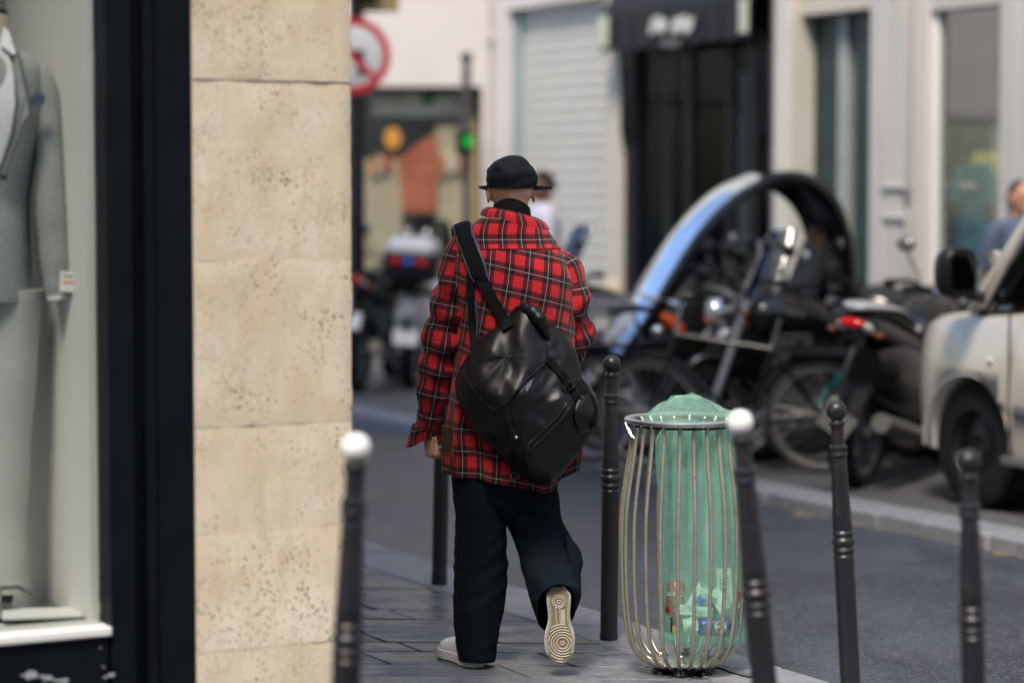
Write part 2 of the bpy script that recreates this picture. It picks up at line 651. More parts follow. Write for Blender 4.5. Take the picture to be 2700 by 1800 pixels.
# plaid: coloured warp and weft threads laid over each other, in metres of cloth
def plaid(name):
    t = NT(name)
    uv = t.n('ShaderNodeUVMap')
    sp = t.n('ShaderNodeSeparateXYZ')
    t.l(uv.outputs[0], sp.inputs[0])

    def thread(x, per):
        f = t.math('FRACT', t.math('DIVIDE', x, per))
        dark = t.math('LESS_THAN', f, .48)
        white = t.math('LESS_THAN', t.math('ABSOLUTE', t.math('SUBTRACT', f, .24)), .0115)
        g = t.math('FRACT', t.math('MULTIPLY', t.math('SUBTRACT', f, .48), 7.0))
        thin = t.math('MULTIPLY', t.math('LESS_THAN', t.math('ABSOLUTE', t.math('SUBTRACT', g, .5)), .085), t.math('GREATER_THAN', f, .48))
        return dark, white, thin

    du, wu, tu = thread(sp.outputs[0], .066)
    dv, wv, tv = thread(sp.outputs[1], .079)
    RED, BLK, WHT = (.60, .018, .028), (.0035, .004, .008), (.72, .55, .46)
    cu = t.mix(du, RED, BLK); cu = t.mix(t.math('MULTIPLY', tu, .8), cu, BLK)
    cv = t.mix(dv, RED, BLK); cv = t.mix(t.math('MULTIPLY', tv, .85), cv, BLK)
    c = t.mix(.5, cu, cv)
    # red thread over black reads darker than the plain average
    both = t.math('MULTIPLY', du, dv)
    one = t.math('SUBTRACT', t.math('MAXIMUM', du, dv), both)
    c = t.mix(t.math('MULTIPLY', one, .8), c, (.060, .005, .009))
    c = t.mix(t.math('MULTIPLY', wu, .5), c, WHT)
    c = t.mix(t.math('MULTIPLY', wv, .5), c, WHT)
    co = t.coord('Object')
    n = t.noise(co, 9, 4)
    c = t.mix(t.math('MULTIPLY', t.ramp(n, .4, .8), .18), c, (.03, .004, .006))
    t.set(c, .88, 0, .25)
    t.p.inputs['Sheen Weight'].default_value = .12
    tw = t.math('SINE', t.math('MULTIPLY', t.math('ADD', sp.outputs[0], sp.outputs[1]), 2600))
    t.bump(t.math('ADD', t.math('MULTIPLY', tw, .3), t.noise(co, 60, 4)), .28, .003)


plaid('plaid')

# thin green bag film
t = NT('bag_film')
co = t.coord('Object', (11, 11, 3))
n = t.noise(co, 1.0, 4, .6)
tr = t.n('ShaderNodeBsdfTransparent')
t.l(t.mix(n, (.80, .96, .89), (.68, .93, .82)), tr.inputs[0])
tl = t.n('ShaderNodeBsdfTranslucent'); t.l(t.mix(n, (.55, .97, .78), (.74, .99, .89)), tl.inputs[0])
t.set(t.mix(n, (.50, .93, .74), (.76, .99, .90)), .20, 0, .5)
bn = t.n('ShaderNodeBump'); bn.inputs['Strength'].default_value = .4; bn.inputs['Distance'].default_value = .01
t.l(n, bn.inputs['Height']); t.l(bn.outputs[0], t.p.inputs['Normal'])
m1 = t.n('ShaderNodeMixShader'); m1.inputs[0].default_value = .55
t.l(t.p.outputs[0], m1.inputs[1]); t.l(tl.outputs[0], m1.inputs[2])
m2 = t.n('ShaderNodeMixShader')
t.l(t.math('ADD', t.math('MULTIPLY', t.ramp(n, .35, .65), .22), .20), m2.inputs[0])
t.l(tr.outputs[0], m2.inputs[1]); t.l(m1.outputs[0], m2.inputs[2])
t.l(m2.outputs[0], t.out.inputs[0])

# shaved head: skin, greying where short hair and beard grow (heights in the man's own space)
t = NT('skin_head')
co = t.coord('Object')
sp = t.n('ShaderNodeSeparateXYZ'); t.l(co, sp.inputs[0])
n1 = t.noise(co, 22, 4)
n2 = t.noise(co, 420, 2)
c = t.mix(t.ramp(n1, .3, .7), (.60, .335, .225), (.70, .42, .30))
hz = t.ramp(t.math('ADD', sp.outputs[2], t.math('MULTIPLY', t.math('SUBTRACT', n1, .5), .012)), 1.676, 1.706)
hair = t.math('MULTIPLY', hz, t.math('ADD', t.math('MULTIPLY', n2, .5), .35))
c = t.mix(hair, c, (.14, .10, .08))
beard = t.math('MULTIPLY', t.math('MULTIPLY', t.ramp(sp.outputs[1], .075, .10), t.ramp(sp.outputs[2], 1.64, 1.60)), t.ramp(sp.outputs[2], 1.50, 1.52))
c = t.mix(t.math('MULTIPLY', beard, .8), c, (.06, .04, .032))
t.set(c, .5, 0, .4)
t.p.inputs['Subsurface Weight'].default_value = .12
t.p.inputs['Subsurface Radius'].default_value = (.008, .003, .002)
t.bump(t.math('ADD', n2, t.noise(co, 140, 3)), .12, .002)
pm('seam_red', (.16, .008, .014), .9, 0, .2, .2, 60)
pm('gloss_leather', (.012, .012, .014), .25, 0, .6, .2, 20)
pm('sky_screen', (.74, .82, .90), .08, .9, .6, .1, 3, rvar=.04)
pm('trim_grey', (.11, .11, .105), .6, 0, .4, .15, 6)
pm('post_grey', (.09, .085, .09), .5, 0, .4, .15, 6)
pm('shirt_slate', (.07, .095, .15), .85, 0, .3, .12, 25)
pm('sky_sheen_stone', (.26, .285, .33), .38, 0, .5, .22, 9, .25, 80, dirt=(.06, .065, .075))  # pale blue tint stands in for sky reflected along the gutter
pm('shop_dark', (.03, .034, .034), .7, 0, .2, .3, 2)
pm('white_cream', (.62, .59, .52), .8, 0, .3, .06, 2.0, .15, 40)
pm('amber_dark', (.16, .035, .008), .3, 0, .5, .1, 10)
pm('warm_white', (.86, .82, .70), .7, 0, .3, .15, 3)
# ================================================================== the setting
ROAD_Z = -0.085
g = MB().add([(-150, -150, -.32), (150, -150, -.32), (150, 150, -.32), (-150, 150, -.32)], [(0, 1, 2, 3)])
struct(g.build('ground', 'asphalt', smooth=False))
g = MB()
nx = 40
g.add([(-70, -70, ROAD_Z), (70, -70, ROAD_Z), (70, 90, ROAD_Z), (-70, 90, ROAD_Z)], [(0, 1, 2, 3)])
struct(g.build('road', 'asphalt', smooth=False))

KN = gnd(2038, 1750)                 # a point of the near kerb's outer edge
KF = gnd(1982, 1286)                 # a point of the far kerb's outer edge
KW = .34                             # kerb stone width
RD = Vector((-1, .065, 0)).normalized()   # direction of the paving rows


def kn(t, s=0.0, z=0.0):
    """near pavement: t metres along the kerb, s metres along a paving row inwards"""
    p = KN + UD * t + RD * s
    return Vector((p.x, p.y, z))


# near pavement: bed, paving slabs, kerb stones
RS = KW / abs(RD.dot(VD))
bed = MB()
a, b, c_, d = kn(-16, RS - .01), kn(26, RS - .01), kn(26, 9), kn(-16, 9)
bed.hexa([(p.x, p.y, -.3) for p in (a, b, c_, d)] + [(p.x, p.y, -.010) for p in (a, b, c_, d)])
pave = struct(bed.build('pavement', 'joint_dirt', smooth=False))
rnd = random.Random(5)
t0 = -3.6
row = 0
rows = [.21, .25, .30, .23, .35, .24, .28]
while t0 < 7.6:
    w = rows[row % 7] * rnd.uniform(.92, 1.08)
    s0 = RS + .004
    first = True
    while s0 < 4.2:
        L = rnd.uniform(.28, .5) if first and row % 2 else rnd.uniform(.42, .95)
        first = False
        gp = .0065
        q = [kn(t0 + gp, s0 + gp), kn(t0 + gp, s0 + L - gp), kn(t0 + w - gp, s0 + L - gp), kn(t0 + w - gp, s0 + gp)]
        cen = sum(q, Vector()) / 4
        # skip slabs wholly under the corner building
        loc = cen - Vector((-.461, 7, 0))
        if not (loc.dot(VD) < -.3 and loc.dot(UD) > .35):
            zt = rnd.uniform(-.0025, .0025)
            tilt = Vector((rnd.uniform(-.004, .004), rnd.uniform(-.006, .006), 0))
            m = MB()
            lo = [p - cen + Vector((0, 0, -.05)) for p in q]
            hi = [p - cen + Vector((0, 0, zt + (p - cen).dot(tilt))) for p in q]
            m.hexa([lo[0], lo[3], lo[2], lo[1], hi[0], hi[3], hi[2], hi[1]])
            o = m.build('paving_slab', 'paving', pave, smooth=True, angle=30, bevel=.004)
            o.location = cen
        s0 += L
    t0 += w
    row += 1
k0 = -8.0
while k0 < 16:
    L = rnd.uniform(.85, 1.25)
    q = [kn(k0 + .005), kn(k0 + L - .005), kn(k0 + L - .005, RS - .004), kn(k0 + .005, RS - .004)]
    cen = sum(q, Vector()) / 4
    m = MB()
    zt = rnd.uniform(0, .004)
    m.hexa([p - cen + Vector((0, 0, -.25)) for p in q] + [p - cen + Vector((0, 0, zt)) for p in q])
    o = m.build('kerb_stone', 'light_granite', pave, smooth=True, angle=30, bevel=.012)
    o.location = cen
    k0 += L

# far pavement and its kerb
FW = 9.0
bed = MB()
a, b = KF - UD * 30 + VD * .28, KF + UD * 40 + VD * .28
c_, d = b + VD * FW, a + VD * FW
bed.hexa([(p.x, p.y, -.3) for p in (a, d, c_, b)] + [(p.x, p.y, -.006) for p in (a, d, c_, b)])
farp = struct(bed.build('far_pavement', 'far_pave', smooth=False))
k0 = -12.0
while k0 < 18:
    L = rnd.uniform(.9, 1.3)
    cen = KF + UD * (k0 + L / 2) + VD * .135
    m = MB()
    m.box((0, 0, -.15), (.28, L - .01, .30 + rnd.uniform(0, .006)), Matrix.Rotation(UA, 3, 'Z'))
    o = m.build('kerb_stone', 'light_granite', farp, smooth=True, angle=30, bevel=.018)
    o.location = (cen.x, cen.y, 0)
    k0 += L


def patch(name, pts, mat, z, rag=.015, seed=1):
    """an irregular flat patch through ground points"""
    rr = random.Random(seed)
    out = []
    n = len(pts)
    for i in range(n):
        p, q = pts[i], pts[(i + 1) % n]
        k = max(2, int((q - p).length / .05))
        for j in range(k):
            w = p.lerp(q, j / k)
            out.append((w.x + rr.uniform(-rag, rag), w.y + rr.uniform(-rag * 1.6, rag * 1.6), z))
    m = MB().add(out, [list(range(len(out)))])
    return struct(m.build(name, mat, smooth=False, recalc=False))


def zp4(x, y):
    return gnd(1900 + x * .5102, 1000 + y * .5102, ROAD_Z)


patch('road_marking', [zp4(380, 712), zp4(500, 716), zp4(505, 684), zp4(385, 672)], 'worn_mark', ROAD_Z + .004, .02, 2)
patch('road_marking', [zp4(640, 752), zp4(800, 770), zp4(800, 748), zp4(645, 722)], 'worn_mark', ROAD_Z + .004, .03, 3)
patch('road_marking', [zp4(815, 775), zp4(1000, 800), zp4(1060, 838), zp4(1110, 825), zp4(1060, 782), zp4(880, 748)], 'worn_mark', ROAD_Z + .004, .03, 4)
patch('road_marking', [zp4(1330, 890), zp4(1560, 930), zp4(1570, 900), zp4(1335, 852)], 'worn_mark', ROAD_Z + .004, .03, 5)
# gutter along the near kerb and the wet joint behind the kerb stones
# setts added along the near kerb, sky reflection put into their pale colour
k0 = -8.0
gut = MB()
a, b = KN - UD * 12 + VD * .012, KN + UD * 20 + VD * .012
gut.hexa([(q.x, q.y, -.3) for q in (a, a + VD * .20, b + VD * .20, b)] + [(q.x, q.y, ROAD_Z + .002) for q in (a, a + VD * .20, b + VD * .20, b)])
gut = struct(gut.build('gutter', 'joint_dirt', smooth=False))
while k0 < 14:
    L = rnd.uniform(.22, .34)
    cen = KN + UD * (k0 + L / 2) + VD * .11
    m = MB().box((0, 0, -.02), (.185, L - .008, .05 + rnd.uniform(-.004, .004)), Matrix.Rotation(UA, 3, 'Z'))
    o = m.build('gutter_sett', 'sky_sheen_stone', gut, smooth=True, angle=30, bevel=.008)
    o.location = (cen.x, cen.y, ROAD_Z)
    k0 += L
patch('puddle', [gnd(1850, 1750), gnd(1975, 1788), gnd(1985, 1782), gnd(1880, 1745)], 'water', .006, .008, 10)

# ------------------------------------------------------------------ corner building on the left
C0 = Vector((-.461, 7, 0))
corner = thing('corner_shop', 'corner building with pitted beige limestone pier and dark navy shopfront', 'building', C0, UA)


def lz(px, py):
    """height of a pixel on the corner building's front wall"""
    k = (px - 1350) / FOCAL
    t = (C0.x - C0.y * k) / (VD.x - VD.y * k)
    return at(px, py, C0.y - VD.y * t).z


zs = [0.0, lz(720, 1702), lz(720, 1397), lz(720, 1119), lz(720, 686), lz(720, 213), 2.95, 3.5, 4.3]
for i in range(len(zs) - 1):
    z0, z1 = zs[i], zs[i + 1]
    rr = random.Random(40 + i)
    yo = [.001, .0, .001, .0, .0008, -.0025, -.002, 0][i]
    m = MB()
    nx_, nz_ = 14, max(6, int((z1 - z0) / .035))
    x0, x1 = -.486, 0.0

    def edge(z):
        return -.05 * sstep(.95, .15, z) + .004 * noise.noise((z * 9, 3.1, 0)) + .003 * noise.noise((z * 31, 1.1, 0))
    rings = []
    for k in range(nz_ + 1):
        f = k / nz_
        z = z0 + .0006 + (z1 - z0 - .0012) * f
        e = x1 + edge(z)
        ins = .0012 * (1 if k in (0, nz_) else 0)
        pts = []
        # front face left to right, rounded arris, then the return
        for j in range(nx_ + 1):
            x = x0 + (e - x0 - .012) * j / nx_
            pts.append((x, yo + ins + .0022 * noise.noise((x * 14, z * 14, i)), z))
        pts.append((e - .003, yo + .003 + ins, z))
        pts.append((e - ins, yo + .013, z))
        pts.append((e - ins, .6, z))
        pts.append((x0, .6, z))
        rings.append(pts)
    m.loft(rings)
    m.build('stone_block', 'limestone', corner, angle=50)
m = MB().box((-.25, .3028, 2.15), (.44, .60, 4.3))
m.build('mortar_core', 'limestone', corner, smooth=False)
m = MB().box((-.26, 5.35, 2.15), (.46, 9.4, 4.3))
m.build('side_wall', 'limestone', corner, smooth=False)
m = MB().box((-5.6, 4.75, 9.8), (11.2, 9.5, 10.9))
m.build('upper_wall', 'upper_wall', corner, smooth=False)
m = MB().box((-5.6, 4.72, 15.5), (11.6, 9.9, .5))
m.build('cornice', 'cream_stone', corner, smooth=False)
# navy shopfront
SX = -.742
SILL = lz(150, 1660)
fr = [(-.602, -.488, .006, .12), (-.632, -.602, -.006, .1), (-.668, -.632, .02, .1), (SX, -.668, -.012, .12)]
for a_, b_, y_, d_ in fr:
    m = MB().box(((a_ + b_) / 2, y_ + d_ / 2, 2.05), (b_ - a_ - .001, d_, 4.1))
    m.build('frame_post', 'navy_paint', corner, bevel=.004)
m = MB().box((-1.75, .055, SILL / 2 - .012), (2.0, .13, SILL - .03))
m.build('stallriser', 'navy_paint', corner, bevel=.004)
m = MB().box((-1.75, -.004, SILL - .14), (1.94, .006, .012)).box((-.79, -.004, SILL / 2), (.010, .006, SILL - .04))
m.build('panel_moulding', 'navy_paint', corner, bevel=.002)
m = MB().box((-1.746, .05, SILL - .012), (2.006, .15, .026))
m.build('window_sill', 'shelf_white', corner, bevel=.005)
m = MB().box((-1.75, .1, 4.16), (2.0, .3, .26))
m.build('shopfront_fascia', 'navy_paint', corner, bevel=.004)
m = MB().box((-2.78, .06, 2.05), (.06, .13, 4.1))
m.build('frame_post', 'navy_paint', corner, bevel=.004)
m = MB().box((-1.75, .045, (SILL + 4.02) / 2), (1.99, .008, 4.02 - SILL - .004))
m.build('window_pane', 'shop_glass', corner, smooth=False)
# paint chips on the stallriser
rr = random.Random(3)
for (px, py, r) in ((62, 1775, .03), (110, 1785, .02), (150, 1792, .018), (280, 1775, .014), (262, 1782, .008), (250, 1705, .005), (258, 1755, .006), (95, 1780, .012), (130, 1790, .01)):
    k = (px - 1350) / FOCAL
    tt = (C0.x - C0.y * k) / (VD.x - VD.y * k)
    z = lz(px, py)
    n = 14
    ring = []
    for j in range(n):
        a_ = 2 * PI * j / n
        q = r * rr.uniform(.5, 1.1)
        ring.append((-tt + math.cos(a_) * q, -.0125, z + math.sin(a_) * q * .45))
    cm = MB().add(ring, [list(range(n))])
    cm.build('paint_chip', 'print_grey', corner, smooth=False, recalc=False)
# display bay
BAY = .86
m = MB().box((-1.75, .48, SILL - .035), (2.0, .76, .03))
m.build('display_floor', 'shelf_white', corner, bevel=.003)
m = MB().box((SX - .012, .09 + (BAY - .1) / 2, (SILL + 4.0) / 2), (.024, BAY - .1, 4.0 - SILL))
m.build('side_panel', 'panel_white', corner, bevel=.002)
m = MB().box((-1.75, .56, 4.02), (2.0, .92, .03))
m.build('bay_ceiling', 'shelf_white', corner, smooth=False)
m = MB().box((-1.75, BAY + .30, 2.2), (2.0, .02, 3.7))
m.build('bay_back', 'mortar', corner, smooth=False)
m = MB().box((-2.73, .5, 2.2), (.03, .8, 3.6))
m.build('side_panel', 'shelf_white', corner, smooth=False)
bm_ = MB().box((0, 0, 0), (.232, .03, .098)).mesh('brick')
bm_.materials.append(MATS['brick_dark'])
for r_ in range(30):
    for c_i in range(9):
        x = -.80 - c_i * .242 - (.121 if r_ % 2 else 0)
        if x < -2.6:
            continue
        o = bpy.data.objects.new('brick', bm_)
        col.objects.link(o)
        o.parent = corner
        o.location = (x, BAY + .278 + random.uniform(-.002, .002), SILL + .03 + .058 + r_ * .112)

# ------------------------------------------------------------------ the far side of the street
FO = Vector((-.04, 24, 0))


def fs(px, off=0.0):
    """position along the far facade (metres, local y) under a pixel column; off = metres in front of it"""
    k = (px - 1350) / FOCAL
    ox, oy = FO.x - VD.x * off, FO.y - VD.y * off
    return (ox - oy * k) / (UD.y * k - UD.x)


def fz(px, py, off=0.0):
    s = fs(px, off)
    return at(px, py, FO.y - VD.y * off + UD.y * s).z


def fbox(m, pa, pb, z0, z1, x0, x1, off=0.0):
    """box between two pixel columns of the facade plane, x0..x1 in depth (local x, + is into the building)"""
    a_, b_ = fs(pa, off), fs(pb, off)
    return m.box(((x0 + x1) / 2, (a_ + b_) / 2, (z0 + z1) / 2), (x1 - x0, abs(a_ - b_), z1 - z0))


shut = thing('shuttered_building', 'pale building with closed grey roller shutter behind the pedestrian', 'building', FO, UA)
zt = fz(1460, 12)
m = MB(); fbox(m, 1285, 1338, 0, 4.6, 0, .5)
m.build('pilaster', 'white_render', shut, bevel=.01)
m = MB(); fbox(m, 1338, 1352, 0, zt, .06, .16)
m.build('shutter_guide', 'teal_trim', shut, bevel=.004)
m = MB(); fbox(m, 1582, 1600, 0, zt, .06, .16)
m.build('shutter_guide', 'teal_trim', shut, bevel=.004)
sa, sb = fs(1352), fs(1582)
ns = 30
for k in range(ns):
    z0 = zt * k / ns
    z1 = zt * (k + 1) / ns
    m = MB()
    prof = [(.136, z0 + .002), (.118, z0 + .010), (.110, (z0 + z1) / 2), (.110, z1 - .02), (.125, z1 - .006), (.136, z1 - .002), (.15, z1 - .002), (.15, z0 + .002)]
    m.loft([[(x, sa, z) for x, z in prof], [(x, sb, z) for x, z in prof]])
    m.build('shutter_slat', 'shutter_metal', shut, angle=50)
m = MB(); fbox(m, 1338, 1600, zt, 4.6, .0, .5)
m.build('lintel', 'white_render', shut, bevel=.01)
m = MB(); fbox(m, 1600, 1646, 0, 4.6, -.02, .5)
m.build('pilaster', 'cream_stone', shut, bevel=.01)
m = MB(); fbox(m, 1352, 1582, .0, .62, .02, .10)
m = MB(); a_, b_ = fs(1285), fs(1646)
m.box((3.3, (a_ + b_) / 2, 9.7), (6.6, abs(a_ - b_), 10.2))
m.build('upper_wall', 'upper_wall', shut, smooth=False)
m = MB(); m.box((3.5, (a_ + b_) / 2, 2.2), (5.8, abs(a_ - b_) - .2, 4.4))
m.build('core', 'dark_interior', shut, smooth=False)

# black shopfront with awning
blk = thing('black_shopfront', 'black shopfront with a dark awning bearing blurred white lettering', 'shop', FO, UA)
m = MB(); fbox(m, 1646, 1672, 0, 3.6, .0, .3); m.build('frame_post', 'black_paint', blk, bevel=.006)
m = MB(); fbox(m, 2034, 2064, 0, 3.6, -.02, .3); m.build('frame_post', 'pier_violet', blk, bevel=.006)
m = MB(); fbox(m, 1672, 2034, 3.05, 3.6, .05, .3); m.build('fascia', 'black_paint', blk, bevel=.006)
for pa, pb in ((1795, 1812), (1905, 1918), (1965, 1985)):
    m = MB(); fbox(m, pa, pb, 0, 3.05, .03, .1); m.build('mullion', 'black_paint', blk, bevel=.004)
for pa, pb in ((1672, 1795), (1812, 1905), (1918, 1965), (1985, 2034)):
    m = MB(); fbox(m, pa, pb, .3, 3.05, .060, .066); m.build('window_pane', 'dark_pane', blk, smooth=False)
    m = MB(); fbox(m, pa, pb, 0, .3, .04, .1); m.build('stallriser', 'black_paint', blk, bevel=.004)
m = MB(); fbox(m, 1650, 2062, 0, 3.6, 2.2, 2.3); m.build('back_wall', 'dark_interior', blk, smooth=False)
for pa, pb, dd, mt in ((1868, 1884, .3, 'grey_interior'), (1925, 1938, .25, 'shop_dark'), (1952, 1972, .6, 'shop_dark'), (2012, 2026, .3, 'grey_interior')):
    m = MB(); fbox(m, pa, pb, 0, 2.7, dd, dd + .04); m.build('display_panel', mt, blk, bevel=.004)
m = MB(); a_, b_ = fs(1646), fs(2064)
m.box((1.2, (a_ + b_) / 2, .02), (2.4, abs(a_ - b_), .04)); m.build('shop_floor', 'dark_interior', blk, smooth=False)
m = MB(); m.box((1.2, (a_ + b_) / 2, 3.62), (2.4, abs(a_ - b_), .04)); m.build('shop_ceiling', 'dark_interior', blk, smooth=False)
m = MB(); m.box((3.3, (a_ + b_) / 2, 9.24), (6.6, abs(a_ - b_), 11.1)); m.build('upper_wall', 'upper_wall', blk, smooth=False)
# awning: sloping canopy, hanging valance with pale end strips and lettering, folding arms
AO = .20
y0, y1 = fs(1590, AO), fs(1985, AO)
zb0 = fz(1610, 138, AO)
zt0 = fz(1610, 42, AO)
mid = (y0 + y1) / 2
m = MB()
m.hexa([(-AO - .02, y1, zt0 - .02), (.0, y1, zt0 + .30), (.0, y0, zt0 + .30), (-AO - .02, y0, zt0 - .02), (-AO - .02, y1, zt0 + .02), (.0, y1, zt0 + .36), (.0, y0, zt0 + .36), (-AO - .02, y0, zt0 + .02)])
can = m.build('awning_canopy', 'black_paint', blk, bevel=.004)
m = MB()
nn = 60
rows_ = []
for k in range(nn + 1):
    y = y0 + (y1 - y0) * k / nn
    w = .012 * math.sin(k * .9)
    rows_.append([(-AO - .03 + w * f, y, zt0 + (zb0 - zt0) * f) for f in (0, .33, .66, 1)] + [(-AO - .022 + w * f, y, zt0 + (zb0 - zt0) * f) for f in (1, .66, .33, 0)])
m.loft(rows_)
val = m.build('awning_valance', 'black_paint', blk)
for pp_ in ((1576, 1602), (1945, 1968)):
    a2, b2 = fs(pp_[0], AO + .05), fs(pp_[1], AO + .05)
    m = MB().box((-AO - .05, (a2 + b2) / 2, (zt0 + zb0) / 2 + .02), (.012, abs(a2 - b2), abs(zt0 - zb0) * .86))
    m.build('valance_strip', 'strip_cream', val, bevel=.003)
# lettering: slender upright brush strokes in two clusters with a small line under them
rr = random.Random(8)
for (pxa, pxb, n_) in ((1712, 1752, 5), (1768, 1822, 6)):
    lm = MB()
    for k in range(n_):
        px = pxa + (pxb - pxa) * (k + .5) / n_
        yy = fs(px, AO + .06)
        hi = fz(px, 48 + rr.uniform(-4, 8) + 8 * abs(k - n_ / 2) / n_, AO)
        lo_ = fz(px, 90 + rr.uniform(-6, 6), AO)
        lm.tube([(-AO - .06, yy + .02, lo_), (-AO - .06, yy - .01, (lo_ + hi) / 2), (-AO - .06, yy - .035, hi)], [.020, .026, .016], 6, flat=.5)
        if k < n_ - 1:
            y2 = fs(px + 8, AO + .06)
            lm.tube([(-AO - .06, yy, lo_ + .02), (-AO - .06, (yy + y2) / 2, lo_ + .05), (-AO - .06, y2, lo_ + .09)], .016, 6, flat=.5)
    lm.build('lettering', 'sign_white', val)
lm = MB()
for k in range(7):
    px = 1745 + k * 7
    yy = fs(px, AO + .06)
    zc = fz(px, 117, AO)
    lm.tube([(-AO - .06, yy, zc - .03), (-AO - .06, yy - .005, zc + .03)], .006, 5)
lm.build('small_lettering', 'print_grey', val)
for ys, zz in ((fs(1655), 1), (fs(2030), 1)):
    ze = fz(1645, 345)
    m = MB().tube([(-.02, ys, ze - .12), (-.05, ys, ze), (-.06, ys, (ze + zb0) / 2), (-.09, ys, zb0 + .05)], [.035, .03, .018, .016], 8)
    m.build('awning_arm', 'black_plastic', blk)

# light building at right with door and show window
lit = thing('light_building', 'light grey building with dark doorway and large clothes shop window', 'building', FO, UA)
ztd = fz(2230, 30)
for pa, pb, x0, x1, mt in ((2064, 2106, -.10, .17, 'white_cream'), (2316, 2405, -.10, .17, 'grey_pier'), (2405, 2424, -.05, .14, 'grey_pier'), (2424, 2446, -.01, .10, 'white_render'), (2664, 2760, -.12, .3, 'grey_pier')):
    m = MB(); fbox(m, pa, pb, 0, 4.6, x0, x1); m.build('pilaster', mt, lit, bevel=.01)
m = MB(); fbox(m, 2106, 2316, ztd, 4.6, .0, .17); m.build('lintel', 'cream_stone', lit, bevel=.01)
m = MB(); fbox(m, 2446, 2664, fz(2560, 20), 4.6, .0, .5); m.build('lintel', 'grey_pier', lit, bevel=.01)
m = MB(); fbox(m, 2106, 2168, 0, ztd, .14, .20); m.build('door', 'dark_green', lit, bevel=.006)
m = MB(); fbox(m, 2172, 2196, 0, ztd, .12, .20); m.build('door_frame', 'grey_interior', lit, bevel=.006)
m = MB(); fbox(m, 2210, 2316, 0, ztd, .14, .20); m.build('door', 'dark_green', lit, bevel=.006)
m = MB(); fbox(m, 2160, 2216, 0, ztd, .205, .25); m.build('door_panel', 'dark_green', lit, bevel=.006)
m = MB(); fbox(m, 2452, 2664, .45, fz(2560, 20), .06, .066); m.build('window_pane', 'shop_glass', lit, smooth=False)
for pa, pb in ((2446, 2458),):
    m = MB(); fbox(m, pa, pb, 0, fz(2560, 20), .03, .10); m.build('window_frame', 'panel_white', lit, bevel=.004)
m = MB(); fbox(m, 2446, 2664, 0, .45, .10, .3); m.build('stallriser', 'grey_pier', lit, bevel=.006)
a_, b_ = fs(2446), fs(2760)
m = MB(); m.box((1.15, (a_ + b_) / 2, 2.0), (.05, abs(a_ - b_) + 2.5, 4.2)); m.build('back_wall', 'grey_interior', lit, smooth=False)
m = MB(); m.box((1.0, (a_ + b_) / 2, .43), (1.6, abs(a_ - b_), .04)); m.build('display_floor', 'grey_interior', lit, smooth=False)
a_, b_ = fs(2064), fs(2760) - 22
m = MB(); m.box((3.3, (a_ + b_) / 2, 9.7), (6.6, abs(a_ - b_), 10.2)); m.build('upper_wall', 'upper_wall', lit, smooth=False)
a_ = fs(2760)
m = MB(); m.box((.2, a_ - 11, 2.3), (.6, 22, 4.6)); m.build('ground_floor_wall', 'grey_pier', lit, smooth=False)
m = MB(); fbox(m, 2470, 2520, fz(2495, 770), fz(2495, 722), .07, .074); m.build('blue_panel', 'print_blue', lit, smooth=False)  # flat blue rectangle just behind the pane

# small fittings on the far fronts
for pa, pb, z0, z1 in ((2326, 2396, .5, 1.5), (2326, 2396, 1.7, 3.3), (2672, 2690, .5, 3.3)):
    for qa, qb, w0, w1 in ((pa, pb, z0, z0 + .03), (pa, pb, z1 - .03, z1), (pa, pa + 4, z0 + .03, z1 - .03), (pb - 4, pb, z0 + .03, z1 - .03)):
        m = MB(); fbox(m, qa, qb, w0, w1, -.125, -.095, .1); m.build('panel_moulding', 'grey_pier', lit, bevel=.006)
m = MB(); fbox(m, 2300, 2310, 1.15, 1.42, -.02, .14); m.build('door_handle', 'brass', lit, bevel=.006)
m = MB(); fbox(m, 2064, 2760, 3.95, 4.1, -.22, -.02); m.build('cornice', 'grey_pier', lit, bevel=.02)
ys_ = fs(1296)
MB().tube([(-.06, ys_, 0), (-.06, ys_, 4.5)], .045, 12).build('downpipe', 'white_render', shut)
for z_ in (.6, 1.9, 3.2):
    MB().box((-.04, ys_, z_), (.10, .12, .03)).build('pipe_bracket', 'white_render', shut, bevel=.004)
m = MB(); fbox(m, 1604, 1640, .0, .85, -.07, -.02); m.build('plinth', 'print_tan', shut, bevel=.01)
MB().box((.095, (sa + sb) / 2, 1.05), (.03, .16, .05)).build('shutter_lock', 'zinc', shut, bevel=.006)

# corner shop facing us at the end, above it a plain pinkish wall
YC = 24.7
end = thing('pink_walled_shop', 'pinkish rendered building with a shop window beyond the traffic sign', 'building', (at(1100, 900, YC).x, YC, 0))
ox = end.location.x


def ex(px):
    return at(px, 900, YC).x - ox


def ez(py):
    return at(1100, py, YC).z


m = MB().box(((ex(600) + ex(1292)) / 2, .25, (ez(228) + 9.5) / 2), (ex(1292) - ex(600), .5, 9.5 - ez(228)))
m.box(((ex(-3500) + ex(600)) / 2, .25, (ez(228) + 4.6) / 2), (ex(600) - ex(-3500), .48, 4.6 - ez(228)))  # unseen stretch, added so shop panes reflect wall instead of bright horizon
m.build('wall', 'white_render', end, smooth=False)
m = MB().box(((ex(600) + ex(1292)) / 2, 3, 11.6), (ex(1292) - ex(600), 6, 4.2))
m.build('upper_wall', 'upper_wall', end, smooth=False)
m = MB().box(((ex(1276) + ex(1292)) / 2, .25, ez(228) / 2), (ex(1292) - ex(1276), .52, ez(228) - .004))
m.build('pier', 'white_render', end, bevel=.01)
m = MB().box(((ex(1262) + ex(1276)) / 2, .12, ez(228) / 2), (ex(1276) - ex(1262), .2, ez(228) - .01))
m.build('frame_post', 'black_paint', end, bevel=.006)
m = MB().box(((ex(1236) + ex(1262)) / 2, .2, ez(236) / 2), (ex(1262) - ex(1236), .1, ez(236)))
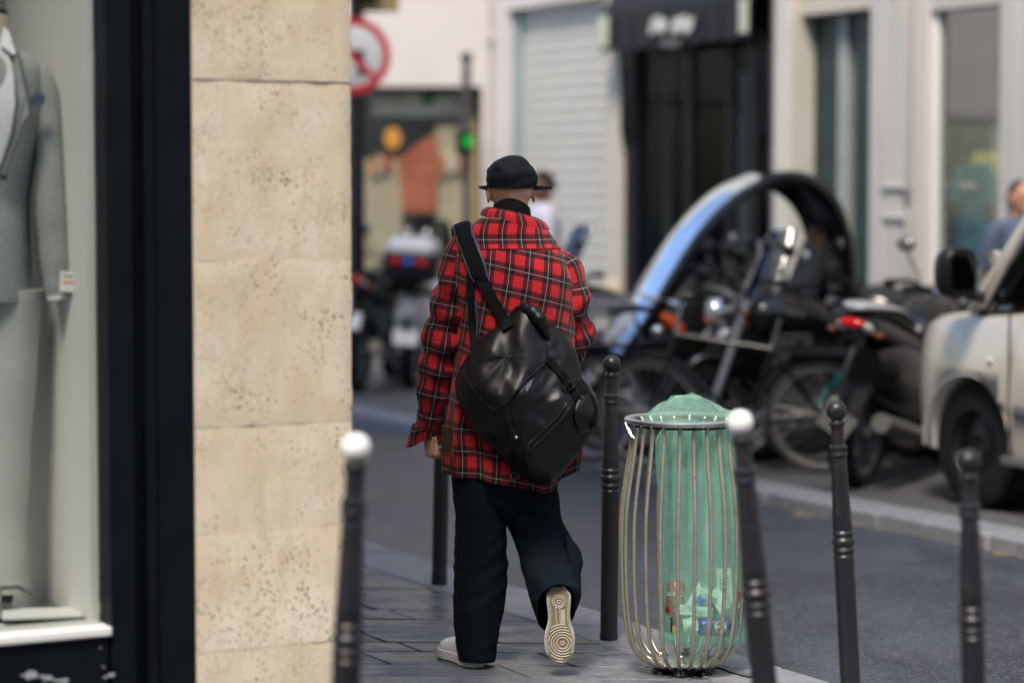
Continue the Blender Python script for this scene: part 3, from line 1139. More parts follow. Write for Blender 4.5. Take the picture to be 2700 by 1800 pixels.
m.build('door_panel', 'olive_panel', end, bevel=.006)
m = MB().box(((ex(-3500) + ex(1262)) / 2, .06, (ez(228) + ez(238)) / 2 - .004), (ex(1262) - ex(-3500), .2, abs(ez(228) - ez(238))))
m.build('frame_head', 'black_paint', end, bevel=.006)
m = MB().box(((ex(-3500) + ex(1236)) / 2, .1, (ez(240) + .55) / 2), (ex(1236) - ex(-3500), .01, ez(240) - .55))
m.build('window_pane', 'shop_glass', end, smooth=False)
m = MB().box(((ex(-3500) + ex(1236)) / 2, .12, .27), (ex(1236) - ex(-3500), .24, .54))
m.build('stallriser', 'cream_stone', end, bevel=.01)
m = MB().box(((ex(-3500) + ex(1292)) / 2, 2.2, 1.6), (ex(1292) - ex(-3500), .05, 3.2))
m.build('back_wall', 'end_interior', end, smooth=False)
# what stands in that window: slanted red poster, tan boards, pale shelf, glowing lamp
m = MB()
q = [(ex(1062), .135, ez(560)), (ex(1148), .135, ez(560)), (ex(1150), .135, ez(352)), (ex(1128), .135, ez(362)), (ex(1048), .135, ez(418))]
m.loft([[Vector(p) for p in q], [Vector(p) + Vector((0, .03, 0)) for p in q]])
m.build('red_poster', 'print_red_orange', end, smooth=False)
m = MB().box(((ex(1150) + ex(1236)) / 2, .20, (ez(330) + .5) / 2), (ex(1236) - ex(1150), .03, ez(330) - .5)); m.build('tan_board', 'print_tan', end, bevel=.006)
m = MB().box(((ex(930) + ex(1060)) / 2, .20, (ez(420) + .5) / 2), (ex(1060) - ex(930), .03, ez(420) - .5)); m.build('tan_board', 'print_tan', end, bevel=.006)
m = MB().box(((ex(980) + ex(1225)) / 2, .22, (ez(240) + ez(305)) / 2), (ex(1225) - ex(980), .03, ez(240) - ez(305))); m.build('pale_shelf', 'warm_white', end, bevel=.006)
m = MB().ball((ex(1033), .32, ez(362)), (.085, .06, .11), 14, 8); m.build('lamp_globe', 'warm_lamp', end)
m = MB().tube([(ex(1033), .32, ez(332)), (ex(1033), .32, ez(240))], .01, 6); m.build('lamp_cord', 'black_plastic', end)
for px_, py_, rr_, mt_ in ((1010, 262, .13, 'warm_white'), (1085, 255, .15, 'warm_white'), (1175, 268, .16, 'warm_white'), (1130, 258, .10, 'print_green')):
    MB().ball((ex(px_), .24, ez(py_)), (rr_, .10, rr_ * .8), 16, 10).build('paper_lantern', mt_, end)
for k_, (px_, mt_) in enumerate(((985, 'print_orange'), (1000, 'print_tan'), (1020, 'print_red'), (1165, 'print_orange'), (1185, 'warm_white'), (1205, 'print_tan'), (1220, 'print_red'))):
    MB().box((ex(px_), .16, ez(440) + .02 * (k_ % 3)), (.07, .05, .16 + .05 * (k_ % 2))).build('shelf_box', mt_, end, bevel=.004)
for o_ in (shut, blk, lit, end):
    o_['group'] = 'buildings across the street'

# unseen facade added behind the photographer to block low skylight; shows in shop glass
fac = struct(MB().box((0, -15, 7.8), (46, 6, 15.6)).build('facade', 'upper_wall', smooth=False))
wme = MB().box((0, 0, 0), (1.2, .10, 2.1)).mesh('window'); wme.materials.append(MATS['zinc'])
for fl in range(4):
    for k in range(14):
        o = bpy.data.objects.new('window', wme); col.objects.link(o); o.parent = fac
        o.location = (-20.8 + 3.2 * k, -11.98, 2.2 + 3.5 * fl)
for z_ in (3.9, 7.4, 10.9):
    MB().box((0, -11.9, z_), (46, .25, .18)).build('string_course', 'cream_stone', fac, smooth=False)
# ================================================================== bollards
def bz(y):
    return (1385 - y) * .000807


BPROF = [(.0330, 0), (.0345, .012), (.0335, .03), (.0325, .035), (.0325, bz(700)), (.0330, bz(690)), (.0300, bz(684)), (.0345, bz(672)), (.0352, bz(664)), (.0310, bz(654)), (.0300, bz(650)),
         (.0360, bz(640)), (.0372, bz(632)), (.0360, bz(624)), (.0300, bz(614)), (.0305, bz(610)), (.0342, bz(602)), (.0342, bz(594)), (.0300, bz(586)), (.0318, bz(578)),
         (.0306, bz(540)), (.0280, bz(440)), (.0255, bz(340)), (.0242, bz(294)), (.0236, bz(290)), (.0285, bz(286)), (.0292, bz(280)), (.0262, bz(270)), (.0262, bz(264)), (.0292, bz(255)), (.0288, bz(248)),
         (.0225, bz(242)), (.0214, bz(230)), (.0212, bz(175)), (.0220, bz(166)), (.0268, bz(160)), (.0274, bz(155)), (.0260, bz(150)), (.0200, bz(146)), (.0180, bz(142))]


def bollard(base, scale, white, label, lean=0.0, lean_y=0.0):
    M = Matrix.Translation(base) @ Matrix.Rotation(R(lean), 4, 'Y') @ Matrix.Rotation(R(lean_y), 4, 'X') @ Matrix.Rotation(random.uniform(0, 6), 4, 'Z') @ Matrix.Scale(scale, 4)
    o = thing('bollard', label, 'bollard', M=M, group='turned iron bollards along the kerb')
    if bollard.src is None:
        post = MB().lathe(BPROF, 28).build('post', 'iron_paint', o, angle=25)
        bp = [(.0335 * math.cos(a), bz(104) + .0335 * math.sin(a)) for a in [(-82 + 171 * k / 18) * PI / 180 for k in range(19)]]
        ball = MB().lathe(bp, 28).build('ball', 'iron_paint', o, angle=60)
        bollard.src = (post.data, ball.data)
        wb = ball.data.copy(); wb.materials.clear(); wb.materials.append(MATS['white_ball_paint'])
        bollard.white = wb
        if white:
            ball.data = wb
    else:
        for nm, me in (('post', bollard.src[0]), ('ball', bollard.white if white else bollard.src[1])):
            c = bpy.data.objects.new(nm, me); col.objects.link(c); c.parent = o
    return o


bollard.src = None


def gx(px, Y, z=0.0):
    return Vector(((px - 1350) / FOCAL * Y / math.cos(PITCH) * 1.0, Y, z))


def gbase(px, Y):
    """ground point at distance Y under the pixel column px (measured where the post meets the ground)"""
    py = 900 + FOCAL * math.tan(math.atan2(CAM_H, Y) - PITCH)
    return gnd(px, py)


bollard(gbase(1605, 8.96), 1.0, False, 'black bollard standing between the walking man and the wire bin', .5)
bollard(gbase(2248, 7.48), .962, False, 'scratched black bollard right of the white-topped one, seen against the black scooter', -3.4)
bollard(gbase(2577, 6.11), .955, False, 'black bollard nearest the right edge of the picture, below the silver car', -2.0)
bollard(gbase(2052, 6.2), 1.045, True, 'white-topped bollard leaning in front of the wire bin', -5.6)
bollard(gbase(888, 5.55), 1.045, True, 'white-topped bollard beside the limestone pier', 2.6)
bollard(gbase(1158, 10.25), 1.0, False, 'black bollard behind the walking man, only its lower shaft showing', 1.2)

# ================================================================== wire litter bin
BIN = gnd(1802, 1768)
binr = thing('litter_bin', 'round steel wire litter bin with bulging vertical bars and bag ring', 'bin', BIN)
bp = [(.196, .878), (.188, .868), (.181, .845), (.190, .76), (.206, .66), (.218, .56), (.2205, .46), (.2195, .36), (.215, .27), (.203, .16), (.185, .098), (.160, .058), (.13, .036), (.10, .028), (.075, .032)]
bp = smooth_path([(r, 0, z) for r, z in bp], 44)
bar = MB().tube(bp, .0066, 7).mesh('bar')
bar.materials.append(MATS['steel'])
bar.shade_smooth()
NB = 24
for k in range(NB):
    o = bpy.data.objects.new('bar', bar)
    col.objects.link(o); o.parent = binr
    o.rotation_euler = (random.uniform(-.006, .006), random.uniform(-.006, .006), 2 * PI * (k + .35) / NB)
rp = [(.190, .880), (.203, .874), (.209, .878), (.210, .885), (.205, .890), (.197, .891), (.190, .886)]
MB().lathe(rp + [rp[0]], 56, cap0=False, cap1=False).build('top_ring', 'galvanised', binr, angle=50)
MB().lathe([(.183, .862), (.192, .862), (.192, .870), (.183, .870), (.183, .862)], 48, cap0=False, cap1=False).build('under_ring', 'black_plastic', binr, angle=40)
m = MB().lathe([(.02, .030), (.112, .030), (.118, .034), (.118, .040), (.112, .043), (.02, .043)], 40)
m.build('base_plate', 'galvanised', binr, angle=40)
for a in (-100, -40, -160, 80, 20, 140):
    c_ = Vector((.088 * math.cos(R(a)), .088 * math.sin(R(a)), 0))
    MB().lathe([(.030, 0), (.031, .004), (.024, .012), (.020, .030)], 18, Matrix.Translation(c_)).build('foot', 'black_plastic', binr)
    MB().lathe([(.017, .043), (.017, .052), (.010, .053), (.010, .068), (.007, .072)], 6, Matrix.Translation(c_)).build('bolt', 'steel', binr, angle=20)
# bag clip hanging from the ring on the left
cl = MB().tube([(-.205, -.02, .872), (-.188, -.05, .83), (-.176, -.06, .822), (-.170, -.05, .84), (-.165, -.03, .868)], .007, 7)
cl.build('ring_clip', 'chrome', binr)

# the bag, hung from the ring; thin film with gathers
bag = thing('trash_bag', 'translucent pale green plastic bag hanging inside the wire bin', 'bag', BIN + Vector((.055, 0, 0)))
m = MB()
NA, NZ = 96, 46
rings = []
for i in range(NZ + 1):
    f = i / NZ
    z = .868 - (.868 - .112) * f
    rx = .150 - .012 * sstep(.0, .5, f) + .010 * sstep(.6, .95, f)
    ry = .145
    ring = []
    for k in range(NA):
        a = 2 * PI * k / NA
        g_ = .014 * (abs(math.sin(a * 6.5 + .9 * math.sin(z * 4) + .8 * math.sin(a * 2))) - .5) * (1 - .6 * sstep(.5, .95, f)) + .009 * noise.noise((math.cos(a) * 3, math.sin(a) * 3, z * 3.5)) + .010 * noise.noise((math.cos(a) * 7, math.sin(a) * 7, z * 11 + 4)) * sstep(.55, .9, f)
        top = sstep(.08, 0, f)
        r1 = rx + g_
        r2 = ry + g_
        x, y = r1 * math.cos(a), r2 * math.sin(a)
        x += .012 * f
        x = x * (1 - top) + (.176 * math.cos(a) * (.72 if math.cos(a) < 0 else .72) - .0) * top
        y = y * (1 - top) + .174 * math.sin(a) * top
        ring.append((x, y, z))
    rings.append(ring)
for q, s_ in ((.9, -.006), (.6, -.008), (.25, -.004)):
    rings.append([(p[0] * q + .012 * (1 - q), p[1] * q, .112 + s_ + .006 * noise.noise((p[0] * 20, p[1] * 20, q))) for p in rings[NZ]])
m.loft(rings, False, True)
m.build('bag_body', 'bag_film', bag, angle=80)
# the loose mouth of the bag: crinkled film tented over the ring
from mathutils.geometry import delaunay_2d_cdt
rr = random.Random(21)
pts2, hs = [], []


def tent(x, y):
    hx = crs([(.0,), (.030,), (.062,), (.080,), (.080,), (.068,), (.044,), (.026,), (.008,)], max(0, min(8, (x + .150) / .350 * 8)))[0]
    return hx * max(0, 1 - (abs(y) / .172) ** 2.2)


NE = 44
for k in range(NE):
    a = 2 * PI * k / NE
    x = (.150 if math.cos(a) < 0 else .186) * math.cos(a)
    y = .176 * math.sin(a)
    pts2.append((x, y)); hs.append(.0)
while len(pts2) < NE + 120:
    x, y = rr.uniform(-.14, .18), rr.uniform(-.165, .165)
    if (x / (.146 if x < 0 else .180)) ** 2 + (y / .170) ** 2 > .93:
        continue
    if min((x - q[0]) ** 2 + (y - q[1]) ** 2 for q in pts2) < .0155 ** 2:
        continue
    pts2.append((x, y)); hs.append(tent(x, y) + rr.uniform(-.009, .009) * min(1, tent(x, y) / .03))
dv, de, df = delaunay_2d_cdt([Vector(q) for q in pts2], [], [], 0, 1e-6)[:3]
m = MB()
vv = []
for q in dv:
    j = min(range(len(pts2)), key=lambda k: (pts2[k][0] - q.x) ** 2 + (pts2[k][1] - q.y) ** 2)
    vv.append(Vector((q.x - .055, q.y, .886 + hs[j])))
m.add(vv, [list(f) for f in df])
m.build('bag_mouth', 'bag_film', bag, angle=24, sub=0, recalc=True)

# what lies in the bag
GR = 'rubbish in the bag'


def wrapped(body, size, rad, Mx, z0=0.0, shear=.25, ang=0.0):
    v, f = text_mesh(body, size, 0, shear)
    out = []
    for p in v:
        a = p.x / rad + ang
        out.append(Mx @ Vector((rad * math.sin(a), -rad * math.cos(a), z0 + p.y)))
    return MB().add(out, f)


def can(name, label, Mw, mat, text, tsize, ang, emblem=None):
    o = thing(name, label, 'can', M=Mw, group=GR)
    r = .0331
    MB().lathe([(.020, .003), (.026, 0), (.0275, .003), (.0325, .012), (r, .018), (r, .101), (.0305, .109), (.0275, .1145)], 28).build('can_body', mat, o, angle=50)
    MB().lathe([(.0275, .1145), (.0278, .1175), (.0262, .1178), (.0255, .1145), (.004, .1138)], 28, cap0=False).build('can_lid', 'alu', o, angle=50)
    MB().box((0, .006, .1155), (.012, .020, .0012)).build('pull_tab', 'chrome', o, bevel=.0004)
    if text:
        I = Matrix.Identity(4)
        wrapped(text, tsize, r + .0004, I, .072, .35, ang).build('can_lettering', 'paper_white', o, smooth=False, recalc=False)
    return o


def inbin(x2, y2, dy):
    return at2(x2, y2, BIN.y + dy)


MC = Matrix.Translation(inbin(1549, 1412, -.055)) @ Matrix.Rotation(R(4), 4, 'Y') @ Matrix.Rotation(R(-16), 4, 'X') @ Matrix.Rotation(R(-12), 4, 'Z')
cc = can('red_can', 'red soda can with white script lettering standing in the green bag', MC, 'can_red', 'Coca-Cola', .026, .1)
MB().box((.012, -.0318, .045), (.022, .003, .026)).build('leaf_print', 'print_green', cc, bevel=.001)
wrapped('- - - -', .012, .0336, Matrix.Identity(4), .094, 0, 0).build('small_print', 'paper_white', cc, smooth=False, recalc=False)
MP = Matrix.Translation(inbin(1603, 1438, -.085)) @ Matrix.Rotation(R(90), 4, 'Y') @ Matrix.Rotation(R(0), 4, 'X') @ Matrix.Rotation(R(0), 4, 'Z')
pc = can('blue_can', 'blue soda can with round red, white and blue emblem lying on its side', MP, 'can_blue', None, 0, 0)


def curved_disc(parent, name, mat, shape, rad, zc, ang0):
    """flat print wrapped on the can: shape = list of (u along circumference, w along axis)"""
    v = [(rad * math.sin(u / rad + ang0), -rad * math.cos(u / rad + ang0), zc + w) for u, w in shape]
    cx = (rad * math.sin(ang0), -rad * math.cos(ang0), zc)
    n = len(v)
    return MB().add(v + [cx], [(i, (i + 1) % n, n) for i in range(n)]).build(name, mat, parent, smooth=False, recalc=False)


disc = [(.021 * math.cos(a), .021 * math.sin(a)) for a in [2 * PI * k / 28 for k in range(28)]]
curved_disc(pc, 'emblem_white', 'paper_white', disc, .0336, .075, -.15)
top = [(.021 * math.cos(a), .021 * math.sin(a)) for a in [R(-60 + 120 * k / 12) for k in range(13)]]
for sgn, nm in ((1, 'emblem_red'), (-1, 'emblem_red')):
    tri = [(sgn * .012 + sgn * .02 * math.cos(a), -.001 + .0 + .018 * math.sin(a) - .016) for a in [2 * PI * k / 10 for k in range(10)]]
    curved_disc(pc, nm, 'print_red', [(sgn * .007, -.018), (sgn * .019, -.032), (sgn * .024, -.018), (sgn * .020, -.006)], .0340, .075, -.15)
    curved_disc(pc, nm, 'print_red', [(sgn * .007, .018), (sgn * .019, .030), (sgn * .024, .018), (sgn * .020, .006)], .0340, .075, -.15)
v, f = text_mesh('pepsi', .017, 0, .2)
out = []
for p in v:
    a = p.x / .0342 - .15
    out.append((.0342 * math.sin(a), -.0342 * math.cos(a), .075 - p.y * 1.0))
MB().add(out, f).build('can_lettering', 'print_blue', pc, smooth=False, recalc=False)
# small dark box with a picture, propped in the corner of the bag
bx = thing('cigarette_box', 'small black carton with brown picture at the bottom of the bag', 'carton', inbin(1562, 1452, -.075), R(8), GR)
MB().box((0, 0, .028), (.068, .024, .056)).build('carton_body', 'print_black', bx, bevel=.002)
MB().box((-.002, -.0125, .016), (.058, .001, .022)).build('picture', 'wood', bx, smooth=False)
MB().box((-.022, -.0132, .016), (.014, .001, .022)).build('picture_stripe', 'print_orange', bx, smooth=False)
MB().box((0, -.0125, .002), (.066, .001, .006)).build('green_edge', 'print_green', bx, smooth=False)
# crushed paper cup, receipts, card, green carton
cup = thing('paper_cup', 'white crumpled paper cup tilted among the rubbish', 'cup', M=Matrix.Translation(inbin(1590, 1396, -.07)) @ Matrix.Rotation(R(38), 4, 'Y') @ Matrix.Rotation(R(12), 4, 'X'), group=GR)
m = MB()
rings = []
for k in range(7):
    f_ = k / 6
    rings.append([((.027 + .014 * f_) * math.cos(a) * (1 + .06 * noise.noise((math.cos(a) * 2, f_ * 3, 1))), (.027 + .014 * f_) * math.sin(a) * .7, .085 * f_) for a in [2 * PI * j / 24 for j in range(24)]])
m.loft(rings, True, False)
m.build('cup_wall', 'paper_white', cup, angle=60)
MB().torus((0, 0, .085), .040, .002, 'Z', 24, 6).xform(Matrix.Scale(.7, 4, (0, 1, 0))).build('cup_rim', 'paper_white', cup)
MB().box((0, -.0255, .052), (.03, .002, .03), rotm('X', -9)).build('blue_print', 'print_blue', cup, bevel=.001)


def sheet(name, label, cen, w, h, M3, mat, bend=.012, seed=1):
    o = thing(name, label, 'paper', cen, 0, GR)
    m = MB()
    top_, bot = [], []
    n1, n2 = 9, 9
    vs_ = []
    for i in range(n1):
        for j in range(n2):
            x, z = (i / (n1 - 1) - .5) * w, (j / (n2 - 1) - .5) * h
            y = bend * noise.noise((x * 30 + seed, z * 24, seed))
            vs_.append(M3 @ Vector((x, y, z)))
    k = len(vs_)
    nrm = M3 @ Vector((0, .0012, 0))
    fs_ = []
    for i in range(n1 - 1):
        for j in range(n2 - 1):
            a_ = i * n2 + j
            fs_.append((a_, a_ + n2, a_ + n2 + 1, a_ + 1))
            fs_.append((k + a_, k + a_ + 1, k + a_ + n2 + 1, k + a_ + n2))
    m.add(vs_ + [p + nrm for p in vs_], fs_)
    pl = m.build('page', mat, o, recalc=False, angle=60)
    if name == 'receipt':
        for q in range(5):
            p = M3 @ Vector((0, -.009, h * (.3 - q * .12)))
            MB().box(p, (w * .6, .0008, .003), M3).build('printed_line', 'print_grey', o, smooth=False)
    return o


sheet('receipt', 'white till receipt standing tall behind the other rubbish in the bag', inbin(1664, 1345, -.02), .052, .125, rotm('Y', -4) @ rotm('Z', -12), 'paper_white', .010, 3)
sheet('card_wrapper', 'white card with grey print, torn and tilted, right side of the bag', inbin(1652, 1378, -.085), .046, .082, rotm('Y', -32) @ rotm('Z', 14), 'paper_white', .008, 5)
sheet('napkin', 'crumpled white napkin above the lying blue can', inbin(1598, 1402, -.10), .115, .034, rotm('Y', 6), 'paper_white', .020, 7)
sheet('tissue', 'greyish tissue between the carton and the blue can', inbin(1592, 1432, -.09), .07, .05, rotm('Y', -10), 'panel_white', .020, 9)
bxg = thing('green_carton', 'dark green carton tilted in the middle of the bag', 'carton', M=Matrix.Translation(inbin(1630, 1385, -.03)) @ Matrix.Rotation(R(35), 4, 'Y'), group=GR)
MB().box((0, 0, 0), (.085, .04, .055)).build('carton_body', 'dark_green', bxg, bevel=.002)
MB().box((0, -.0205, .015), (.06, .001, .008)).build('carton_stripe', 'print_yellow', bxg, smooth=False)
bxr = thing('red_wrapper', 'crumpled dark red wrapper by the right side of the bag', 'wrapper', inbin(1700, 1390, -.03), 0, GR)
m = MB().ball((0, 0, 0), (.022, .02, .05), 14, 10)
m.v = [p * (1 + .25 * noise.noise(p * 60)) for p in m.v]
m.build('crumpled_foil', 'can_red', bxr, angle=25)
MB().box((0, -.02, .01), (.012, .002, .03), rotm('Y', 20)).build('wrapper_print', 'paper_white', bxr, bevel=.0005)
# ================================================================== the walking man
YP = 8.45
PB = gnd(1330, 1765)
PB.y = YP
PB.z = 0
man = thing('person', 'man seen from behind in red plaid overshirt, black cap and black trousers, walking', 'person', PB)


def pp(x, y, dy=0.0):
    """surveyed point on the man, relative to his base"""
    return at2(x, y, YP + dy) - PB


PX = 657.0        # pixels (2352 frame) per metre at the man


def supere(c, a, b, n, ex=2.3, tilt=0.0, ph=-PI / 2):
    """closed ring in plan; starts and ends at the front (+Y)"""
    out = []
    for k in range(n):
        t_ = PI / 2 + 2 * PI * k / n
        ct, st_ = math.cos(t_), math.sin(t_)
        x = a * math.copysign(abs(ct) ** (2 / ex), ct)
        y = b * math.copysign(abs(st_) ** (2 / ex), st_)
        out.append(Vector((c[0] + x, c[1] + y, c[2] + x * tilt)))
    return out


def fold(p, seed, s=(9, 9, 9)):
    return noise.noise((p[0] * s[0] + seed, p[1] * s[1] + seed * .7, p[2] * s[2] - seed))


def ridged(p, seed, s):
    return 1 - abs(noise.noise((p[0] * s[0] + seed, p[1] * s[1], p[2] * s[2] + seed))) * 2


# ---- shirt body: rows (y pixel, left, right, half depth, y offset)
TR = [(1106, 1018, 1334, .150, .00), (1060, 1018, 1338, .152, .00), (1000, 1022, 1334, .150, -.005), (930, 1030, 1330, .148, -.01), (850, 1040, 1326, .146, -.015),
      (770, 1046, 1324, .146, -.02), (700, 1046, 1322, .147, -.022), (645, 1042, 1318, .145, -.022), (605, 1042, 1306, .138, -.018), (575, 1046, 1290, .128, -.008), (550, 1056, 1272, .112, .006), (530, 1070, 1258, .108, .010), (514, 1088, 1246, .104, .014), (500, 1106, 1236, .098, .016)]
NR, NC = 120, 128
rows_t = []
for i in range(NR):
    t_ = i * (len(TR) - 1) / (NR - 1)
    y, L, Rr, b, yo = crs(TR, t_)
    c = pp((L + Rr) / 2, y, yo)
    a = (Rr - L) / 2 / PX
    ring = supere((c.x, c.y, c.z), a, b, NC, 2.35)
    # hem dips to the right of the back and rises at the far right; shoulders slope to the right
    out = []
    for p in ring:
        lx = (p.x - pp(1178, 800).x)
        hemf = sstep(5.0, 0, t_)
        back = 1 if p.y < c.y else .4
        dz = 0
        if hemf:
            px = 1178 + lx * PX
            targ = crs([(1085,), (1088,), (1090,), (1098,), (1106,), (1114,), (1120,), (1090,), (1068,)], max(0, min(8, (px - 1015) / 40.5)))[0]
            dz = -(targ - 1106) / PX * hemf
        out.append(Vector((p.x, p.y, p.z + dz)))
    rows_t.append(out)
# displacement: folds fanning from the strap shoulder, drape ripples towards the hem
cent = [sum(r, Vector()) / NC for r in rows_t]
new = []
for i, r in enumerate(rows_t):
    f = i / (NR - 1)
    o_ = []
    for k, p in enumerate(r):
        nrm = Vector((p.x - cent[i].x, (p.y - cent[i].y) * 1.6, 0)).normalized()
        d_ = .0065 * fold(p, 3.1, (7, 7, 4)) + .003 * fold(p, 8.7, (20, 20, 9))
        # diagonal drag lines from left shoulder down to the right
        q = (p.x * .75 + p.z * .66, p.x * -.66 + p.z * .75)
        d_ += .0045 * ridged((q[0] * 1.0, 0, q[1] * .0), 4.4, (11, 1, 1)) * sstep(.25, .6, f) * sstep(.98, .7, f)
        d_ += .010 * math.sin(k / NC * 2 * PI * 9 + 2.0 * fold(p, 1.7, (3, 3, 3))) * sstep(.32, .02, f)
        d_ += .006 * fold(p, 12.2, (16, 16, 3)) * sstep(.5, .1, f)
        o_.append(p + nrm * d_)
    new.append(o_)
rows_t = new
# cloth coordinates
vlen = [0.0]
kb = NC // 2
for i in range(1, NR):
    vlen.append(vlen[-1] + (rows_t[i][kb] - rows_t[i - 1][kb]).length)
ulen = []
for r in rows_t:
    acc = [0.0]
    for k in range(NC):
        acc.append(acc[-1] + (r[(k + 1) % NC] - r[k]).length)
    ulen.append([x - acc[kb] for x in acc])
YOKE = None
for i in range(NR):
    if vlen[i] > vlen[-1] - .125:
        YOKE = i
        break


def uv_t(i, j, yk):
    u, v = ulen[i][j], vlen[i]
    if yk:
        return (u * 1.0 + .031, v + .018)
    a = R(-14)
    # below the yoke the cloth hangs askew, dragged by the bag
    w = sstep(.12, .45, v)
    a *= w
    return (u * math.cos(a) + v * math.sin(a) + .008, -u * math.sin(a) + v * math.cos(a))


m = MB()
bse = 0
for r in rows_t:
    m.v += r
for i in range(NR - 1):
    yk = i >= YOKE
    for j in range(NC):
        k = (j + 1) % NC
        m.f.append([i * NC + j, i * NC + k, (i + 1) * NC + k, (i + 1) * NC + j])
        m.uv.append([uv_t(i, j, yk), uv_t(i, j + 1, yk), uv_t(i + 1, j + 1, yk), uv_t(i + 1, j, yk)])
shirt_me = m.mesh('shirt')
bvh_shirt = BVHTree.FromPolygons([tuple(v) for v in m.v], m.f)
bm = bmesh.new(); bm.from_mesh(shirt_me); bmesh.ops.recalc_face_normals(bm, faces=bm.faces); bm.to_mesh(shirt_me); bm.free()
shirt = mkobj('overshirt', shirt_me, 'plaid', man, angle=80)
so = shirt.modifiers.new('thick', 'SOLIDIFY'); so.thickness = .003; so.offset = -1
# yoke seam and armhole seam as raised stitched ridges
seam = []
for k in range(int(NC * .27), int(NC * .73)):
    p = rows_t[YOKE][k]
    seam.append(p + Vector((0, -.002, .0)))
MB().tube(seam, .0022, 6).build('yoke_seam', 'seam_red', shirt)


def sleeve(name, P, nring, seed, folds, u0=0.0, crush=.0):
    """P rows: (point, radius x, radius y)"""
    pts = [tuple(p) + (a, b) for p, a, b in P]
    rings, axes = [], []
    n = 56
    pos = [crs(pts, i * (len(pts) - 1) / (nring - 1)) for i in range(nring)]
    prev = None
    vl, acc = [], 0
    for i, q in enumerate(pos):
        c = Vector(q[:3])
        t_ = (Vector(pos[min(i + 1, nring - 1)][:3]) - Vector(pos[max(i - 1, 0)][:3])).normalized()
        if i:
            acc += (c - Vector(pos[i - 1][:3])).length
        vl.append(acc)
        if prev is None:
            nrm = (Vector((1, 0, 0)) - t_ * t_.x).normalized()
        else:
            nrm = (prev - t_ * prev.dot(t_)).normalized()
        prev = nrm
        bi = t_.cross(nrm)
        ring = []
        f = i / (nring - 1)
        for k in range(n):
            a = 2 * PI * k / n
            d_ = nrm * math.cos(a) * q[3] + bi * math.sin(a) * q[4]
            e = d_.normalized()
            w = folds(f)
            dd = .0075 * fold(c + d_, seed, (9, 9, 7)) + w * (.019 * math.sin(vl[-1] * 58 + 2.2 * math.cos(a - .6 + seed) + 3.0 * fold(c + d_, seed + 3, (5, 5, 5))) * (.35 + .65 * max(0, math.cos(a - .5))) + .018 * (ridged(c + d_ * 1.3, seed + 2, (11, 11, 8)) - .4)) + w * .005 * fold(c + d_, seed + 5, (24, 24, 24))
            ring.append(c + d_ + e * dd)
        rings.append(ring)
    per = 2 * PI * .066
    mm = MB()

    def uvf(i, j):
        return (u0 + per * j / n, vl[i])
    mm.loft(rings, False, False, uvf)
    o = mm.build(name, 'plaid', shirt, angle=80)
    s_ = o.modifiers.new('thick', 'SOLIDIFY'); s_.thickness = .003; s_.offset = -1
    return o, rings


sl, slr = sleeve('left_sleeve', [(pp(1092, 548, .01), .045, .05), (pp(1070, 566, .0), .058, .066), (pp(1052, 610, -.01), .066, .074), (pp(1042, 665, -.015), .064, .074), (pp(1030, 725, -.015), .062, .070), (pp(1018, 790, -.02), .062, .068), (pp(1006, 850, -.01), .062, .066), (pp(996, 905, .0), .058, .062), (pp(988, 950, .01), .050, .056), (pp(984, 968, .015), .045, .050), (pp(980, 985, .02), .046, .052), (pp(977, 1002, .024), .044, .052)], 110, 2.3, lambda f: sstep(.12, .3, f) * sstep(.62, .42, f) * 1.0 + .42 * sstep(.3, .7, f))
srr, srr_r = sleeve('right_sleeve', [(pp(1240, 578, .01), .034, .045), (pp(1276, 600, .0), .052, .062), (pp(1302, 645, -.01), .064, .072), (pp(1310, 700, -.008), .064, .070), (pp(1312, 745, .01), .064, .068), (pp(1308, 778, .06), .060, .060), (pp(1295, 800, .13), .055, .055), (pp(1280, 815, .20), .050, .050), (pp(1268, 822, .245), .046, .046)], 90, 6.1, lambda f: .35 + .5 * sstep(.3, .5, f) * sstep(.9, .7, f), .02)
# cuff of the left sleeve: band with open slit, folded tip at the outside, and a button
cuff = []
for i in range(12):
    f = i / 11
    c = pp(980 - 3 * f, 978 + 32 * f, .018 + .008 * f)
    ring = []
    for k in range(48):
        a = PI * .62 + 2 * PI * .93 * k / 47 - PI * .1
        rx = .050 + .005 * f + .010 * f * max(0, -math.cos(a)) ** 2
        ring.append(c + Vector((rx * math.cos(a), .054 * math.sin(a), -.020 * f * max(0, -math.cos(a)) + .006 * math.sin(3 * a))))
    cuff.append(ring)
mm = MB()
for r in cuff:
    mm.v += r
for i in range(11):
    for k in range(47):
        mm.f.append([i * 48 + k, i * 48 + k + 1, (i + 1) * 48 + k + 1, (i + 1) * 48 + k])
        mm.uv.append([(.33 * (k + a_) / 47 + .02, .06 * (i + b_) / 11 + .01) for a_, b_ in ((0, 0), (1, 0), (1, 1), (0, 1))])
o = mm.build('cuff', 'plaid', shirt, angle=80)
s_ = o.modifiers.new('thick', 'SOLIDIFY'); s_.thickness = .004; s_.offset = 0
MB().lathe([(.0065, 0), (.0065, .002), (.004, .003)], 14, Matrix.Translation(pp(974, 960, -.058)) @ Matrix.Rotation(R(90), 4, 'X')).build('button', 'black_plastic', shirt)
MB().lathe([(.0075, 0), (.0075, .002), (.004, .003)], 14, Matrix.Translation(pp(997, 998, -.045)) @ Matrix.Rotation(R(90), 4, 'X')).build('button', 'black_plastic', shirt)

